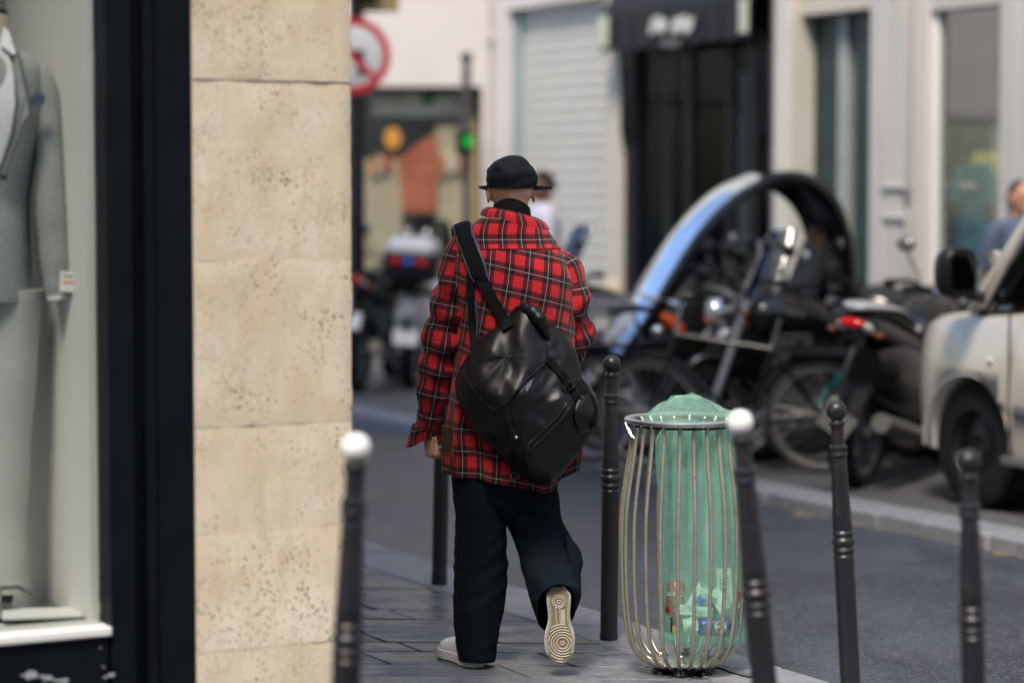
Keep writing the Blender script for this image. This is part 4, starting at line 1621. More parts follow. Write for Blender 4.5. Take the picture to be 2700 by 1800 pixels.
# collar: stand and fall turned down over the back
COL = []
nk = 72
for k in range(nk + 1):
    a = R(-90) + R(300) * (k / nk - .5)
    ca, sa_ = math.cos(a), math.sin(a)
    fx = ca                                # -1 left ... +1 right
    cx = pp(1176 + 4 * fx, 500, .035)
    top_y = 487 + 13 * fx + 4 * fx * fx - 2
    low_y = 514 + 17 * fx - 2 * fx * fx
    inn = pp(1175, 500 + 9 * fx, .02) + Vector((.074 * ca, .074 * sa_, 0))
    top = Vector((pp(1178, top_y, .03).x + .084 * ca, pp(1178, top_y, .02).y + .080 * sa_, pp(1178, top_y, .03).z))
    lowr = Vector((pp(1181, low_y, .03).x + (.124 if fx > 0 else .118) * ca, pp(1181, low_y, .02).y + .105 * sa_, pp(1181, low_y, .03).z))
    midp = top.lerp(lowr, .5) + Vector((.008 * ca, .008 * sa_, .006))
    lowi = lowr + Vector((-.006 * ca, -.006 * sa_, -.002))
    COL.append([inn, inn.lerp(top, .6) + Vector((0, 0, .004)), top + Vector((0, 0, .002)), top.lerp(lowr, .25) + Vector((.004 * ca, .004 * sa_, .004)), midp, top.lerp(lowr, .8) + Vector((.004 * ca, .004 * sa_, .002)), lowr])
mm = MB()
m_ = len(COL[0])
for r in COL:
    mm.v += r
uu = 0
for k in range(nk):
    du = (COL[k + 1][3] - COL[k][3]).length
    for j in range(m_ - 1):
        mm.f.append([k * m_ + j, (k + 1) * m_ + j, (k + 1) * m_ + j + 1, k * m_ + j + 1])
        mm.uv.append([(uu + .012, j * .0135), (uu + du + .012, j * .0135), (uu + du + .012, (j + 1) * .0135), (uu + .012, (j + 1) * .0135)])
    uu += du
o = mm.build('collar', 'plaid', shirt, angle=70)
s_ = o.modifiers.new('thick', 'SOLIDIFY'); s_.thickness = .004; s_.offset = 0
o.modifiers.new('sub', 'SUBSURF').render_levels = 2
# leather patch hanging at the left seam, dark letters
pt = pp(1027, 1013, -.162)
Mpt = rotm('Z', -24) @ rotm('Y', 3)
po = MB().box(pt, (.046, .003, .102), Mpt).build('leather_patch', 'patch_leather', shirt, bevel=.001)
MB().box(pt + Mpt @ Vector((.0235, 0, 0)), (.0016, .0045, .102), Mpt).build('patch_edge', 'patch_edge', po)
MB().box(pt + Mpt @ Vector((0, 0, .0515)), (.046, .0045, .0016), Mpt).build('patch_edge', 'patch_edge', po)
for ln, dz in (('RS', .022), ('SF', -.022)):
    v, f = text_mesh(ln, .045, .0006)
    Mt = Mpt @ rotm('X', 90)
    MB().add([pt + Mpt @ Vector((0, -.0022, dz)) + Mt @ p for p in v], f).build('patch_letters', 'print_black', po, smooth=False)

# ---- trousers: two legs and seat
def legloft(mm, P, n, seed, nring, ex=2.2, amp=1.0):
    rings = []
    for i in range(nring):
        q = crs(P, i * (len(P) - 1) / (nring - 1))
        c = Vector(q[:3])
        f = i / (nring - 1)
        ring = []
        tl = q[5] if len(q) > 5 else 0
        for k in range(n):
            t_ = PI / 2 + 2 * PI * k / n
            ct, st_ = math.cos(t_), math.sin(t_)
            x = q[3] * math.copysign(abs(ct) ** (2 / ex), ct)
            y = q[4] * math.copysign(abs(st_) ** (2 / ex), st_)
            p = c + Vector((x, y, y * tl + x * (q[6] if len(q) > 6 else 0)))
            e = Vector((x, y, 0)).normalized()
            d_ = .006 * fold(p, seed, (8, 8, 6)) + .0055 * (ridged(Vector((p.x, p.y, p.z + .9 * p.x * math.sin(seed + p.z * 3))), seed + 1, (6, 6, 13)) - .4) * (.35 + .65 * (1 if abs(f - .42) < .12 or f > .8 else .3)) + .005 * fold(p, seed + 6, (15, 15, 3)) + .002 * fold(p, seed + 4, (26, 26, 22))
            # pressed side seam twisting down the leg
            ring.append(p + e * d_ * amp)
        rings.append(ring)
    mm.loft(rings, True, False)
    return rings


def leg_row(y, L, Rr, dy, b, tl=0.0, tx=0.0):
    c = pp((L + Rr) / 2, y, dy)
    return (c.x, c.y, c.z, (Rr - L) / 2 / PX * (YP + dy) / YP, b, tl, tx)


m = MB()
LL = [leg_row(1040, 1036, 1180, .0, .11), leg_row(1100, 1038, 1172, -.005, .112), leg_row(1150, 1043, 1164, -.005, .108), leg_row(1190, 1047, 1160, .0, .104), leg_row(1240, 1046, 1163, .01, .100), leg_row(1300, 1045, 1168, .02, .100),
      leg_row(1350, 1044, 1165, .02, .098), leg_row(1400, 1043, 1159, .015, .096), leg_row(1450, 1045, 1150, .01, .094), leg_row(1490, 1048, 1143, .01, .092), leg_row(1516, 1056, 1136, .01, .090, -.08, -.03)]
legloft(m, LL, 56, 3.3, 110)
RL = [leg_row(1040, 1142, 1290, .0, .11), leg_row(1100, 1146, 1280, .0, .115), leg_row(1150, 1150, 1284, .01, .115), leg_row(1190, 1160, 1290, .02, .112), leg_row(1235, 1180, 1312, .03, .108), leg_row(1280, 1194, 1324, .015, .104, -.15),
      leg_row(1320, 1203, 1332, -.03, .100, -.4), leg_row(1355, 1212, 1333, -.08, .098, -.6), leg_row(1380, 1224, 1330, -.13, .094, -.88, .1), leg_row(1396, 1232, 1322, -.165, .090, -1.10, .16)]
legloft(m, RL, 56, 7.9, 100, amp=1.15)
# seat
st = [(pp(1156, 1010, .0).x, pp(1156, 1010, .0).y, pp(1156, 1010).z, .205, .118), (pp(1158, 1080).x, pp(1158, 1080).y, pp(1158, 1080).z, .186, .125), (pp(1160, 1140).x, pp(1160, 1140).y + .005, pp(1160, 1140).z, .170, .118), (pp(1158, 1186).x, pp(1158, 1186).y + .01, pp(1158, 1186).z, .085, .08)]
legloft(m, st, 56, 1.2, 24, 2.4)
tro = m.build('trousers', 'denim_black', man, angle=80)
so = tro.modifiers.new('thick', 'SOLIDIFY'); so.thickness = .003; so.offset = -1
# loose side flap / cargo fold on the right thigh
m = MB()
rg = []
for i in range(22):
    f = i / 21
    c = pp(crs([(1300,), (1312,), (1318,), (1322,), (1316,)], f * 4)[0], 1228 + 128 * f, -.01 - .06 * f)
    w = .028 * math.sin(PI * min(1, f * 1.15 + .05)) + .004
    rg.append([c + Vector((w * math.cos(a) * (1 + .2 * noise.noise((f * 5, a, 2))), .055 * math.sin(a), 0)) for a in [2 * PI * k / 20 for k in range(20)]])
m.loft(rg)
m.build('side_pocket', 'denim_black', tro, angle=80)
# pressed outseam on the left leg
MB().tube([pp(1058, 1260, -.085), pp(1064, 1340, -.088), pp(1068, 1420, -.086), pp(1070, 1505, -.082)], .003, 6).build('outseam', 'denim_black', tro)

# ---- shoes, built heel at origin, toe towards +X, sole down
def shoe_outline(f):
    """half widths (inner, outer) of a sneaker sole along its length, f 0 heel .. 1 toe"""
    w = crs([(.016,), (.0375,), (.0405,), (.0375,), (.036,), (.0395,), (.048,), (.0525,), (.0505,), (.043,), (.018,)], f * 10)[0]
    return w


def make_shoe(M4, parent_thing):
    L = .292
    root = None
    n = 40
    # midsole: stacked cup sole with fine side grooves
    mm = MB()
    rings = []

    def outline(s, z, grow):
        pts = []
        for k in range(n):
            f = .5 - .5 * math.cos(PI * k / (n - 1))
            pts.append((f * L, shoe_outline(f) * s + grow, z))
        for k in range(n - 1, -1, -1):
            f = .5 - .5 * math.cos(PI * k / (n - 1))
            pts.append((f * L, -shoe_outline(f) * s * .97 - grow, z))
        return [M4 @ Vector(p) for p in pts]
    zz = [.004, .007, .010, .013, .016, .019, .022, .025, .028, .031, .034]
    for i, z in enumerate(zz):
        rings.append(outline(1.0, z, .0035 + (.0014 if i % 2 else 0)))
    mm.loft(rings)
    sole = mm.build('midsole', 'shoe_white', parent_thing, angle=30)
    sole.name = 'shoe'
    mm = MB().loft([outline(.99, 0, 0), outline(1.0, .0045, .002)])
    mm.build('outsole', 'sole_tan', sole, angle=30)
    # tread: concentric ridges under ball and heel, bars along the edge
    def disc_ridge(cx, cy, r, w, a0=0, a1=360):
        pts = []
        k = max(10, int((a1 - a0) / 9))
        for i in range(k + 1):
            a = R(a0 + (a1 - a0) * i / k)
            x, y = cx + r * math.cos(a), cy + r * math.sin(a)
            f = x / L
            if 0.03 < f < .985 and abs(y) < shoe_outline(f) * .80:
                pts.append(M4 @ Vector((x, y, -.0008)))
            else:
                if len(pts) > 2:
                    tread.tube(pts, w, 6)
                pts = []
        if len(pts) > 2:
            tread.tube(pts, w, 6)
    tread = MB()
    bx_, by_ = .215, -.010
    for r in (.006, .022, .032, .042, .052, .062, .072):
        disc_ridge(bx_, by_, r, .0021)
    hx = .055
    for r in (.006, .0165, .024):
        disc_ridge(hx, 0, r, .0019)
    for ya in (-.002, .012):
        tread.tube([M4 @ Vector((.078, ya, -.0008)), M4 @ Vector((.145, ya - .002, -.0008))], .0022, 6)
    tread.box(M4 @ Vector((.112, -.014, .0002)), (.05, .014, .002), M4.to_3x3().normalized())
    o = tread.build('tread', 'sole_cream', sole)
    o['kind'] = 'stuff'
    tread = MB()
    for k in range(44):
        f = .14 + .72 * k / 43
        for s in (-1, 1):
            y = s * shoe_outline(f) * .93
            tread.box(M4 @ Vector((f * L, y, -.0004)), (.0024, .009, .002), M4.to_3x3().normalized())
    o = tread.build('edge_tread', 'sole_cream', sole)
    o['kind'] = 'stuff'
    # upper
    mm = MB()
    rings = []
    for k in range(26):
        f = .005 + .99 * k / 25
        w = shoe_outline(f) * .97
        h = crs([(.045,), (.085,), (.088,), (.082,), (.074,), (.062,), (.053,), (.047,), (.042,), (.034,), (.012,)], f * 10)[0]
        ring = []
        for j in range(20):
            a = PI * j / 19
            ring.append(M4 @ Vector((f * L, w * math.cos(a) * (1 - .18 * math.sin(a) ** 2), .030 + h * math.sin(a) ** .75)))
        rings.append(ring)
    mm.loft(rings)
    mm.build('upper', 'shoe_white', sole, angle=60)
    return sole


# left: planted, toe pointing away and to the left
hl = pp(1098, 1531, -.02)
Ml = Matrix.Translation(Vector((hl.x, hl.y - .02, .001))) @ Matrix.Rotation(R(90 + 24), 4, 'Z')
make_shoe(Ml, man)
# right: pushed off, sole turned to the camera, toe down
toe = pp(1287, 1522, -.20)
heel = pp(1283, 1348, -.235)
xa = (toe - heel).normalized()
# sole normal (outwards = -Z of shoe) should face the camera (-Y)
za = Vector((.03, 1, .0))
za = (za - xa * za.dot(xa)).normalized()
ya = za.cross(xa)
Mr = Matrix((xa, ya, za)).transposed().to_4x4()
Lr = (toe - heel).length
Mr = Matrix.Translation(heel) @ Mr @ Matrix.Scale(Lr / .292, 4)
make_shoe(Mr, man)

# ---- cap
m = MB()
CR = [(430, 1117, 1231, .098), (424, 1115, 1233, .100), (414, 1114.5, 1235, .103), (402, 1116, 1233.5, .104), (390, 1119, 1228, .100), (380, 1126, 1220, .094), (371, 1136, 1212, .082), (364, 1149, 1204, .064), (359.5, 1160, 1197, .044), (357.2, 1170, 1189, .024), (356.4, 1177, 1182, .008)]
rings = []
NCR = 54
for i in range(NCR):
    q = crs(CR, i * (len(CR) - 1) / (NCR - 1))
    c = pp((q[1] + q[2]) / 2, q[0], .03)
    a = (q[2] - q[1]) / 2 / PX
    f = i / (NCR - 1)
    ring = []
    for k in range(64):
        t_ = PI / 2 + 2 * PI * k / 64
        p = c + Vector((a * math.cos(t_), q[3] * math.sin(t_), 0))
        e = Vector((math.cos(t_), math.sin(t_), 0))
        wr = .006 * fold(p, 5.5, (12, 12, 30)) + .0035 * (ridged(p, 9.5, (14, 14, 34)) - .5)
        wr *= sstep(0, .06, f) * sstep(1, .8, f)
        # panel seams
        for sa_ in (.09, .27, .5, .73, .91):
            wr -= .0012 * math.exp(-((k / 64 - sa_) / .008) ** 2)
        ring.append(p + e * wr + Vector((0, 0, .004 * fold(p, 2.2, (9, 9, 9)) * sstep(.5, 1, f) - .007 * max(0, -math.sin(t_)) * sstep(.25, 0, f))))
    rings.append(ring)
m.loft(rings, False, True)
cap = m.build('cap', 'cap_cloth', man, angle=70)
s_ = cap.modifiers.new('thick', 'SOLIDIFY'); s_.thickness = .003; s_.offset = -1
# flat brim, wider than the crown, reaching forward
m = MB()
xl, xr = pp(1100, 429, .06), pp(1269, 431, .06)
cx = (xl.x + xr.x) / 2
hw = (xr.x - xl.x) / 2
zc = (xl.z + xr.z) / 2
top_, bot = [], []
nb = 40
outer, inner = [], []
for k in range(nb + 1):
    a = PI * k / nb
    ox_, oy = hw * math.cos(a), .03 + .125 * math.sin(a) ** .8
    ix, iy = .086 * math.cos(a), .0 + .098 * math.sin(a)
    droop = -.003 * math.sin(a) - .0030 * (1 if math.cos(a) > 0 else 0) * math.cos(a)
    outer.append(Vector((cx + ox_, .0 + oy, zc + droop)))
    inner.append(Vector((pp(1174, 428).x + ix, .015 + iy, zc - .002)))
vt = []
for k in range(nb + 1):
    for f in (0, .33, .66, .92, 1):
        p = inner[k].lerp(outer[k], f)
        th = .0075 * (1 - .62 * f ** 1.5)
        vt.append((p + Vector((0, 0, th)), p - Vector((0, 0, th * 1.2))))
n5 = 5
vv = [a for a, b in vt] + [b for a, b in vt]
o5 = len(vt)
ff = []
for k in range(nb):
    for j in range(n5 - 1):
        a_ = k * n5 + j
        ff.append((a_, a_ + n5, a_ + n5 + 1, a_ + 1))
        ff.append((o5 + a_, o5 + a_ + 1, o5 + a_ + n5 + 1, o5 + a_ + n5))
    e_ = k * n5 + n5 - 1
    ff.append((e_, e_ + n5, o5 + e_ + n5, o5 + e_))
    e_ = k * n5
    ff.append((e_ + n5, e_, o5 + e_, o5 + e_ + n5))
for k in (0, nb):
    for j in range(n5 - 1):
        e_ = k * n5 + j
        ff.append((e_, e_ + 1, o5 + e_ + 1, o5 + e_) if k == 0 else (e_ + 1, e_, o5 + e_, o5 + e_ + 1))
m.add(vv, ff).build('brim', 'cap_cloth', cap, angle=60)

# ---- black turtleneck
m = MB()
rings = []
for i in range(14):
    f = i / 13
    y = 520 - 57 * f
    c = pp(1176, y, .018 - .004 * f)
    rings.append([c + Vector(((.072 - .008 * f) * math.cos(a), (.074 - .010 * f) * math.sin(a), .012 * f * (-math.sin(a)) - .020 * f * (math.cos(a) ** 2) - .006 * f * math.cos(a))) for a in [2 * PI * k / 48 for k in range(48)]])
rings.append([p + (rings[7][0] * 0 + Vector((0, 0, -.012))) + (sum(rings[13], Vector()) / 48 - p) * .08 for p in rings[13]])
m.loft(rings, False, False)
m.build('turtleneck', 'knit_black', man, angle=70)

# ---- body: one continuous skin
body = MB()
HC = pp(1174, 428, .035)          # skull centre
HM = Matrix.Translation(HC) @ Matrix.Rotation(R(9), 4, 'Z') @ Matrix.Rotation(R(-6), 4, 'X')


def H(x, y, z):
    return HM @ Vector((x, y, z))


H3 = HM.to_3x3()
body.ball(H(0, .0, -.002), (.074, .092, .092), 32, 20, H3)
body.ball(H(0, -.022, -.022), (.069, .066, .052), 28, 16, H3)
body.ball(H(0, .030, -.070), (.060, .066, .062), 26, 16, H3)
body.ball(H(0, .075, -.098), (.026, .022, .022), 16, 10, H3)
body.tube([H(0, .090, .012), H(0, .108, -.024), H(0, .116, -.044)], [.010, .013, .016], 12)
body.ball(H(0, .088, .022), (.050, .012, .014), 16, 8, H3)
body.ball(H(0, .094, -.072), (.022, .010, .006), 14, 8, H3)
body.ball(H(0, .093, -.082), (.020, .010, .006), 14, 8, H3)
for s in (-1, 1):
    E3 = H3 @ Matrix.Rotation(R(s * -13), 3, 'Z') @ Matrix.Rotation(R(10), 3, 'X')
    body.ball(H(s * .0795, .000, -.022), (.0065, .0205, .033), 16, 12, E3)
    body.torus(H(s * .0815, -.002, -.014), .0175, .0045, 'X', 18, 8, E3)
    body.ball(H(s * .080, .006, -.048), (.006, .010, .011), 10, 8, E3)
    body.ball(H(s * .045, .082, -.032), (.020, .014, .016), 12, 8, H3)
neck = [H(0, -.020, -.040), pp(1176, 470, .015), pp(1176, 512, .02)]
body.tube(neck, [.0585, .0565, .060], 24)


def limb(P):
    pts = [tuple(p) + (r,) for p, r in P]
    s_ = [crs(pts, i * (len(pts) - 1) / 30) for i in range(31)]
    body.tube([q[:3] for q in s_], [q[3] for q in s_], 18)


limb([(pp(1176, 505, .03), .056), (pp(1178, 560, .02), .072), (pp(1180, 640, .0), .10), (pp(1180, 700, -.01), .108), (pp(1178, 850, .0), .108), (pp(1166, 1000, .0), .105), (pp(1160, 1090, .0), .10)])
for s in (-1, 1):
    body.ball(pp(1180 + s * 62, 665, -.01), (.085, .085, .13), 18, 12)
    body.ball(pp(1162 + s * 48, 1070, .0), (.085, .09, .10), 16, 10)
limb([(pp(1125, 572, .01), .040), (pp(1075, 590, .0), .048), (pp(1045, 660, -.01), .046), (pp(1025, 760, -.015), .040), (pp(1005, 860, -.005), .037), (pp(992, 940, .01), .029), (pp(986, 985, .02), .0245)])
limb([(pp(1230, 585, .01), .040), (pp(1282, 615, .0), .046), (pp(1305, 680, -.005), .045), (pp(1308, 750, .015), .040), (pp(1295, 798, .13), .034), (pp(1268, 820, .245), .027), (pp(1262, 824, .27), .026)])
limb([(pp(1118, 1080, .0), .085), (pp(1105, 1190, .005), .076), (pp(1104, 1300, .02), .056), (pp(1102, 1380, .015), .052), (pp(1096, 1470, .01), .036), (pp(1098, 1512, -.01), .035)])
limb([(pp(1205, 1080, .0), .085), (pp(1226, 1190, .02), .074), (pp(1258, 1270, .02), .056), (pp(1270, 1320, -.04), .050), (pp(1279, 1368, -.16), .036), (pp(1283, 1380, -.19), .034)])


def hand(wrist, xdir, zdir, curl, s=1.0, side=1, thumb=(.55, .75, -.35)):
    """xdir towards the knuckles, zdir out of the back of the hand, side=+1 puts the thumb on +Y"""
    x = xdir.normalized()
    z = (zdir - x * zdir.dot(x)).normalized()
    y = z.cross(x) * side

    def T(a, b, c):
        return wrist + (x * a + y * b + z * c) * s
    rings = []
    for f, w, t_ in ((-.012, .026, .020), (.012, .029, .0165), (.035, .036, .016), (.06, .041, .0155), (.082, .041, .014), (.092, .036, .011)):
        rings.append([T(f, w * math.cos(a), t_ * math.sin(a)) for a in [2 * PI * k / 20 for k in range(20)]])
    body.loft(rings)
    for i, (by, ln, r) in enumerate(((.031, .068, .0088), (.0105, .076, .0090), (-.010, .071, .0086), (-.0295, .056, .0078))):
        p = Vector((.082, by, 0.0))
        ang = 0
        pts = [T(*p)]
        rr_ = [r * 1.08]
        for seg, fr_ in enumerate((.45, .31, .24)):
            ang += curl[seg] * (1 + .06 * i)
            st_ = 3
            for q in range(st_):
                p = p + Vector((math.cos(R(ang)), -by * .05, -math.sin(R(ang)))) * ln * fr_ / st_
                pts.append(T(*p))
                rr_.append(r * (1 - .09 * (seg + (q + 1) / st_)))
        body.tube(pts, rr_, 10)
        body.ball(pts[-1], r * .74 * s, 8, 6)
        body.ball(T(.084, by, .004), .0095 * s, 8, 6)
    p = Vector((.022, .026, -.006))
    d_ = Vector(thumb).normalized()
    a1 = T(*p); a2 = T(*(p + d_ * .036)); a3 = T(*(p + d_ * .036 + (d_ + Vector((.35, -.5, -.3))).normalized() * .03)); a4 = T(*(p + d_ * .036 + (d_ + Vector((.35, -.5, -.3))).normalized() * .03 + (d_ + Vector((.5, -1.1, -.4))).normalized() * .024))
    body.tube([a1, a1.lerp(a2, .5), a2, a3, a4], [.015, .0135, .0112, .0102, .0085], 10)
    body.ball(a4, .0085 * s, 8, 6)


wl = pp(985, 985, .02)
hand(wl + Vector((.002, -.018, -.004)), Vector((.14, -.04, -1)), Vector((-.80, -.58, -.1)), (58, 80, 45), 1.0, -1)
wr_ = pp(1264, 822, .262)
hand(wr_, Vector((-.75, .55, .1)), Vector((.2, .3, .9)), (40, 55, 30), .96, -1)
bme = voxel(body, .0038, 'body', 3)
bob = mkobj('body', bme, 'skin_head', man, angle=180)
# eyes and a short beard on the jaw
for s in (-1, 1):
    e = MB().ball(H(s * .031, .084, .000), .0125, 14, 10).build('eye', 'paper_white', bob)
    MB().ball(H(s * .031, .0945, .000), (.006, .003, .006), 12, 8, H3).build('iris', 'print_black', e)
    MB().tube([H(s * .014, .101, .018), H(s * .032, .102, .023), H(s * .048, .094, .018)], [.003, .004, .002], 6).build('eyebrow', 'hair_dark', bob)
# ring on the left hand
MB().torus(pp(983, 1022, -.012), .0098, .0018, 'Z', 20, 6, rotm('X', 60)).build('finger_ring', 'brass', bob)
# ================================================================== black backpack slung on one shoulder
bpk = thing('backpack', 'black leather backpack slung low over the left shoulder of the plaid shirt', 'backpack', PB)
OUT = [(1195, 703), (1215, 701), (1238, 713), (1254, 738), (1285, 755), (1305, 775), (1322, 800), (1331, 830), (1337, 868), (1354, 886), (1371, 908), (1377, 936), (1376, 962), (1366, 985), (1345, 1018), (1318, 1055), (1292, 1088), (1272, 1107), (1245, 1112), (1215, 1104), (1190, 1087), (1165, 1071), (1150, 1047), (1128, 1030), (1102, 1008), (1087, 985), (1068, 950), (1050, 915), (1044, 880), (1054, 850), (1076, 814), (1092, 790), (1120, 765), (1150, 742), (1175, 721)]
BC = (1208, 908)
BYB, BT = -.172, .118      # back plane and depth of the bag


def bound(ang):
    """distance (px) from BC to the outline in a direction"""
    dx, dy = math.cos(ang), math.sin(ang)
    best = 0
    n = len(OUT)
    for i in range(n):
        (x1, y1), (x2, y2) = OUT[i], OUT[(i + 1) % n]
        ax, ay, bx, by = x1 - BC[0], y1 - BC[1], x2 - x1, y2 - y1
        den = dx * by - dy * bx
        if abs(den) < 1e-9:
            continue
        tt = (ax * by - ay * bx) / den
        uu_ = (ax * dy - ay * dx) / den
        if tt > 0 and -1e-6 <= uu_ <= 1 + 1e-6:
            best = max(best, tt)
    return best


def front_h(x, y):
    ang = math.atan2(y - BC[1], x - BC[0])
    r = math.hypot(x - BC[0], y - BC[1])
    s = min(1, r / bound(ang))
    h = BT * (1 - s ** 2.3) ** .6
    # slack: sags in the upper half, full at the bottom, deep creases
    px, py = x / 100, y / 100
    low = sstep(800, 980, y)
    h *= .72 + .34 * low
    cre = .020 * noise.noise((px * 1.3 + 3, py * 1.0, 2.0)) + .010 * (1 - 2 * abs(noise.noise((px * 1.5 - py * 1.0, px * .8 + py * .6, 7.0)))) + .004 * (1 - 2 * abs(noise.noise((px * 3.4 + py * 1.2, py * 2.6, 3.3))))
    return h + cre * (1 - s ** 6)


def bagp(x, y, off=0.0):
    return pp(x, y, BYB - front_h(x, y) - off)


m = MB()
NB_, NS = 140, 34
rings = []
for i in range(NS + 1):
    s = max(.004, (i / NS) ** .8) if i < NS else 1.0
    rings.append([bagp(BC[0] + math.cos(a) * bound(a) * s, BC[1] + math.sin(a) * bound(a) * s) for a in [2 * PI * k / NB_ for k in range(NB_)]])
for s, dp in ((.97, .012), (.85, .020), (.5, .024), (.01, .024)):
    rings.append([pp(BC[0] + math.cos(a) * bound(a) * s, BC[1] + math.sin(a) * bound(a) * s, BYB + dp) for a in [2 * PI * k / NB_ for k in range(NB_)]])
m.loft(rings)
bagb = m.build('bag_body', 'leather', bpk, angle=70)

# flap over the front
FL = [(1184, 704), (1212, 716), (1246, 772), (1261, 796), (1258, 828), (1235, 850), (1211, 871), (1185, 900), (1161, 928), (1146, 937), (1128, 939), (1112, 926), (1098, 909), (1078, 880), (1061, 854), (1076, 820), (1100, 788), (1130, 762), (1160, 735)]
FCX, FCY = 1160, 820


def fbound(a):
    global OUT, BC
    so, sb_ = OUT, BC
    OUT, BC = FL, (FCX, FCY)
    r = bound(a)
    OUT, BC = so, sb_
    return r


fb = [fbound(2 * PI * k / 90) for k in range(90)]
m = MB()
rings = []
for s, of in [(.01, .016), (.2, .016), (.4, .016), (.55, .016), (.7, .015), (.82, .014), (.92, .012), (.985, .011), (1.0, .006), (.99, -.002)]:
    ring = []
    for k in range(90):
        a = 2 * PI * k / 90
        x, y = FCX + math.cos(a) * fb[k] * s, FCY + math.sin(a) * fb[k] * s
        # two shiny lobes with a valley between
        val = -.013 * math.exp(-((x - (1172 + (y - 800) * .05)) / 20) ** 2) * (1 - s ** 3)
        ring.append(bagp(x, y, of + val + .004 * noise.noise((x / 22, y / 30, 5))))
    rings.append(ring)
m.loft(rings, True, False)
flap = m.build('flap', 'leather', bpk, angle=70)
MB().tube([bagp(FCX + math.cos(2 * PI * k / 90) * fb[k] * .985, FCY + math.sin(2 * PI * k / 90) * fb[k] * .985, .012) for k in range(2, 62)], .0022, 6).build('flap_piping', 'gloss_leather', flap)


def ribbon(name, pts, width, mat, parent, off=.006, th=.003, proj=None, n=40):
    """strap lying on the bag front through photo points"""
    P = smooth_path([(x, y, 0) for x, y in pts], n)
    ctr = [(proj(p.x, p.y) if proj else bagp(p.x, p.y, off)) for p in P]
    vs_, fs_ = [], []
    rings = []
    for i, c in enumerate(ctr):
        tg = (ctr[min(i + 1, n - 1)] - ctr[max(i - 1, 0)]).normalized()
        nr = Vector((0, -1, 0))
        sd = tg.cross(nr).normalized()
        w = width[0] + (width[1] - width[0]) * i / (n - 1) if isinstance(width, tuple) else width
        nn = sd.cross(tg)
        rings.append([c - sd * w / 2, c - sd * w * .46 + nr * th, c + nr * th * 1.2, c + sd * w * .46 + nr * th, c + sd * w / 2, c - nr * th * .6])
    return MB().loft(rings).build(name, mat, parent, angle=50)


ribbon('side_strap', [(1256, 822), (1290, 858), (1322, 905), (1350, 960), (1352, 985)], .026, 'webbing', bpk, .012)
ribbon('side_strap', [(1330, 872), (1352, 905), (1366, 945), (1360, 978)], .024, 'webbing', bpk, .014)
ribbon('flap_strap', [(1160, 930), (1172, 975), (1186, 1010), (1200, 1060), (1206, 1098)], .026, 'webbing', bpk, .010)
ribbon('bottom_strap', [(1172, 1040), (1178, 1070), (1182, 1092)], .022, 'webbing', bpk, .010)
for (x, y, w, h, rot) in ((1304, 888, .034, .026, 38), (1338, 900, .030, .022, 60)):
    c = bagp(x, y, .018)
    Mb = rotm('Y', -rot)
    mm = MB()
    for dx, dz, sx, sz in ((-w / 2, 0, .005, h), (w / 2, 0, .005, h), (0, h / 2, w, .005), (0, -h / 2, w, .005), (0, 0, .004, h)):
        mm.box(c + Mb @ Vector((dx, 0, dz)), (sx, .006, sz), Mb)
    bb = mm.build('buckle', 'gloss_black', bpk, bevel=.001)
c = bagp(1182, 1094, .012)
MB().torus(c, .013, .0022, 'Y', 20, 6).build('d_ring', 'post_grey', bpk)
MB().lathe([(.005, 0), (.005, .003), (.003, .0045)], 12, Matrix.Translation(bagp(1186, 1004, .016)) @ Matrix.Rotation(R(90), 4, 'X')).build('snap_stud', 'galvanised', bpk)
# piping of the slanted lower pocket, a zip and a bulging side pocket
for P_ in ([(1212, 1022), (1250, 985), (1285, 950), (1302, 925)], [(1226, 1024), (1262, 990), (1292, 958), (1308, 935)]):
    pts = smooth_path([(x, y, 0) for x, y in P_], 24)
    MB().tube([bagp(p.x, p.y, .004) for p in pts], .0035, 7).build('pocket_piping', 'gloss_leather', bpk)
m = MB()
pcx, pcy = 1345, 945
rings = []
for i in range(12):
    s = max(.01, i / 11)
    rings.append([bagp(pcx + 26 * s * math.cos(a) - 8 * s * math.sin(a), pcy + 50 * s * math.sin(a) + 6 * s * math.cos(a), .028 * (1 - s ** 2) ** .5 + .002) for a in [2 * PI * k / 36 for k in range(36)]])
m.loft(rings, True, False)
m.build('side_pocket', 'leather', bpk, angle=70)
# slack rolled top of the bag
m = MB()
P_ = smooth_path([bagp(1186, 712, .0), bagp(1212, 708, .020), bagp(1236, 728, .030), bagp(1250, 752, .024), bagp(1258, 775, .006)], 30)
m.tube(P_, [.010 + .014 * math.sin(PI * i / 29) + .002 * math.sin(i * 1.3) for i in range(30)], 14)
m.build('rolled_top', 'leather', bpk, angle=70)

# straps over the shirt: laid on the cloth by casting on it
cam_l = _C - PB


def onshirt(x, y, off=.010, dflt=-.17):
    d = ray(x * K2, y * K2)
    hit = bvh_shirt.ray_cast(cam_l, d.normalized())
    if hit[0] is None:
        return pp(x, y, dflt - off)
    return hit[0] - d.normalized() * off


def shoulder_proj(x, y):
    return onshirt(x, y, .014)


ribbon('lower_strap', [(1104, 640), (1122, 672), (1142, 708), (1166, 752)], .040, 'webbing', bpk, proj=lambda x, y: onshirt(x, y, .012) if y < 735 else bagp(x, y, .02), th=.003)
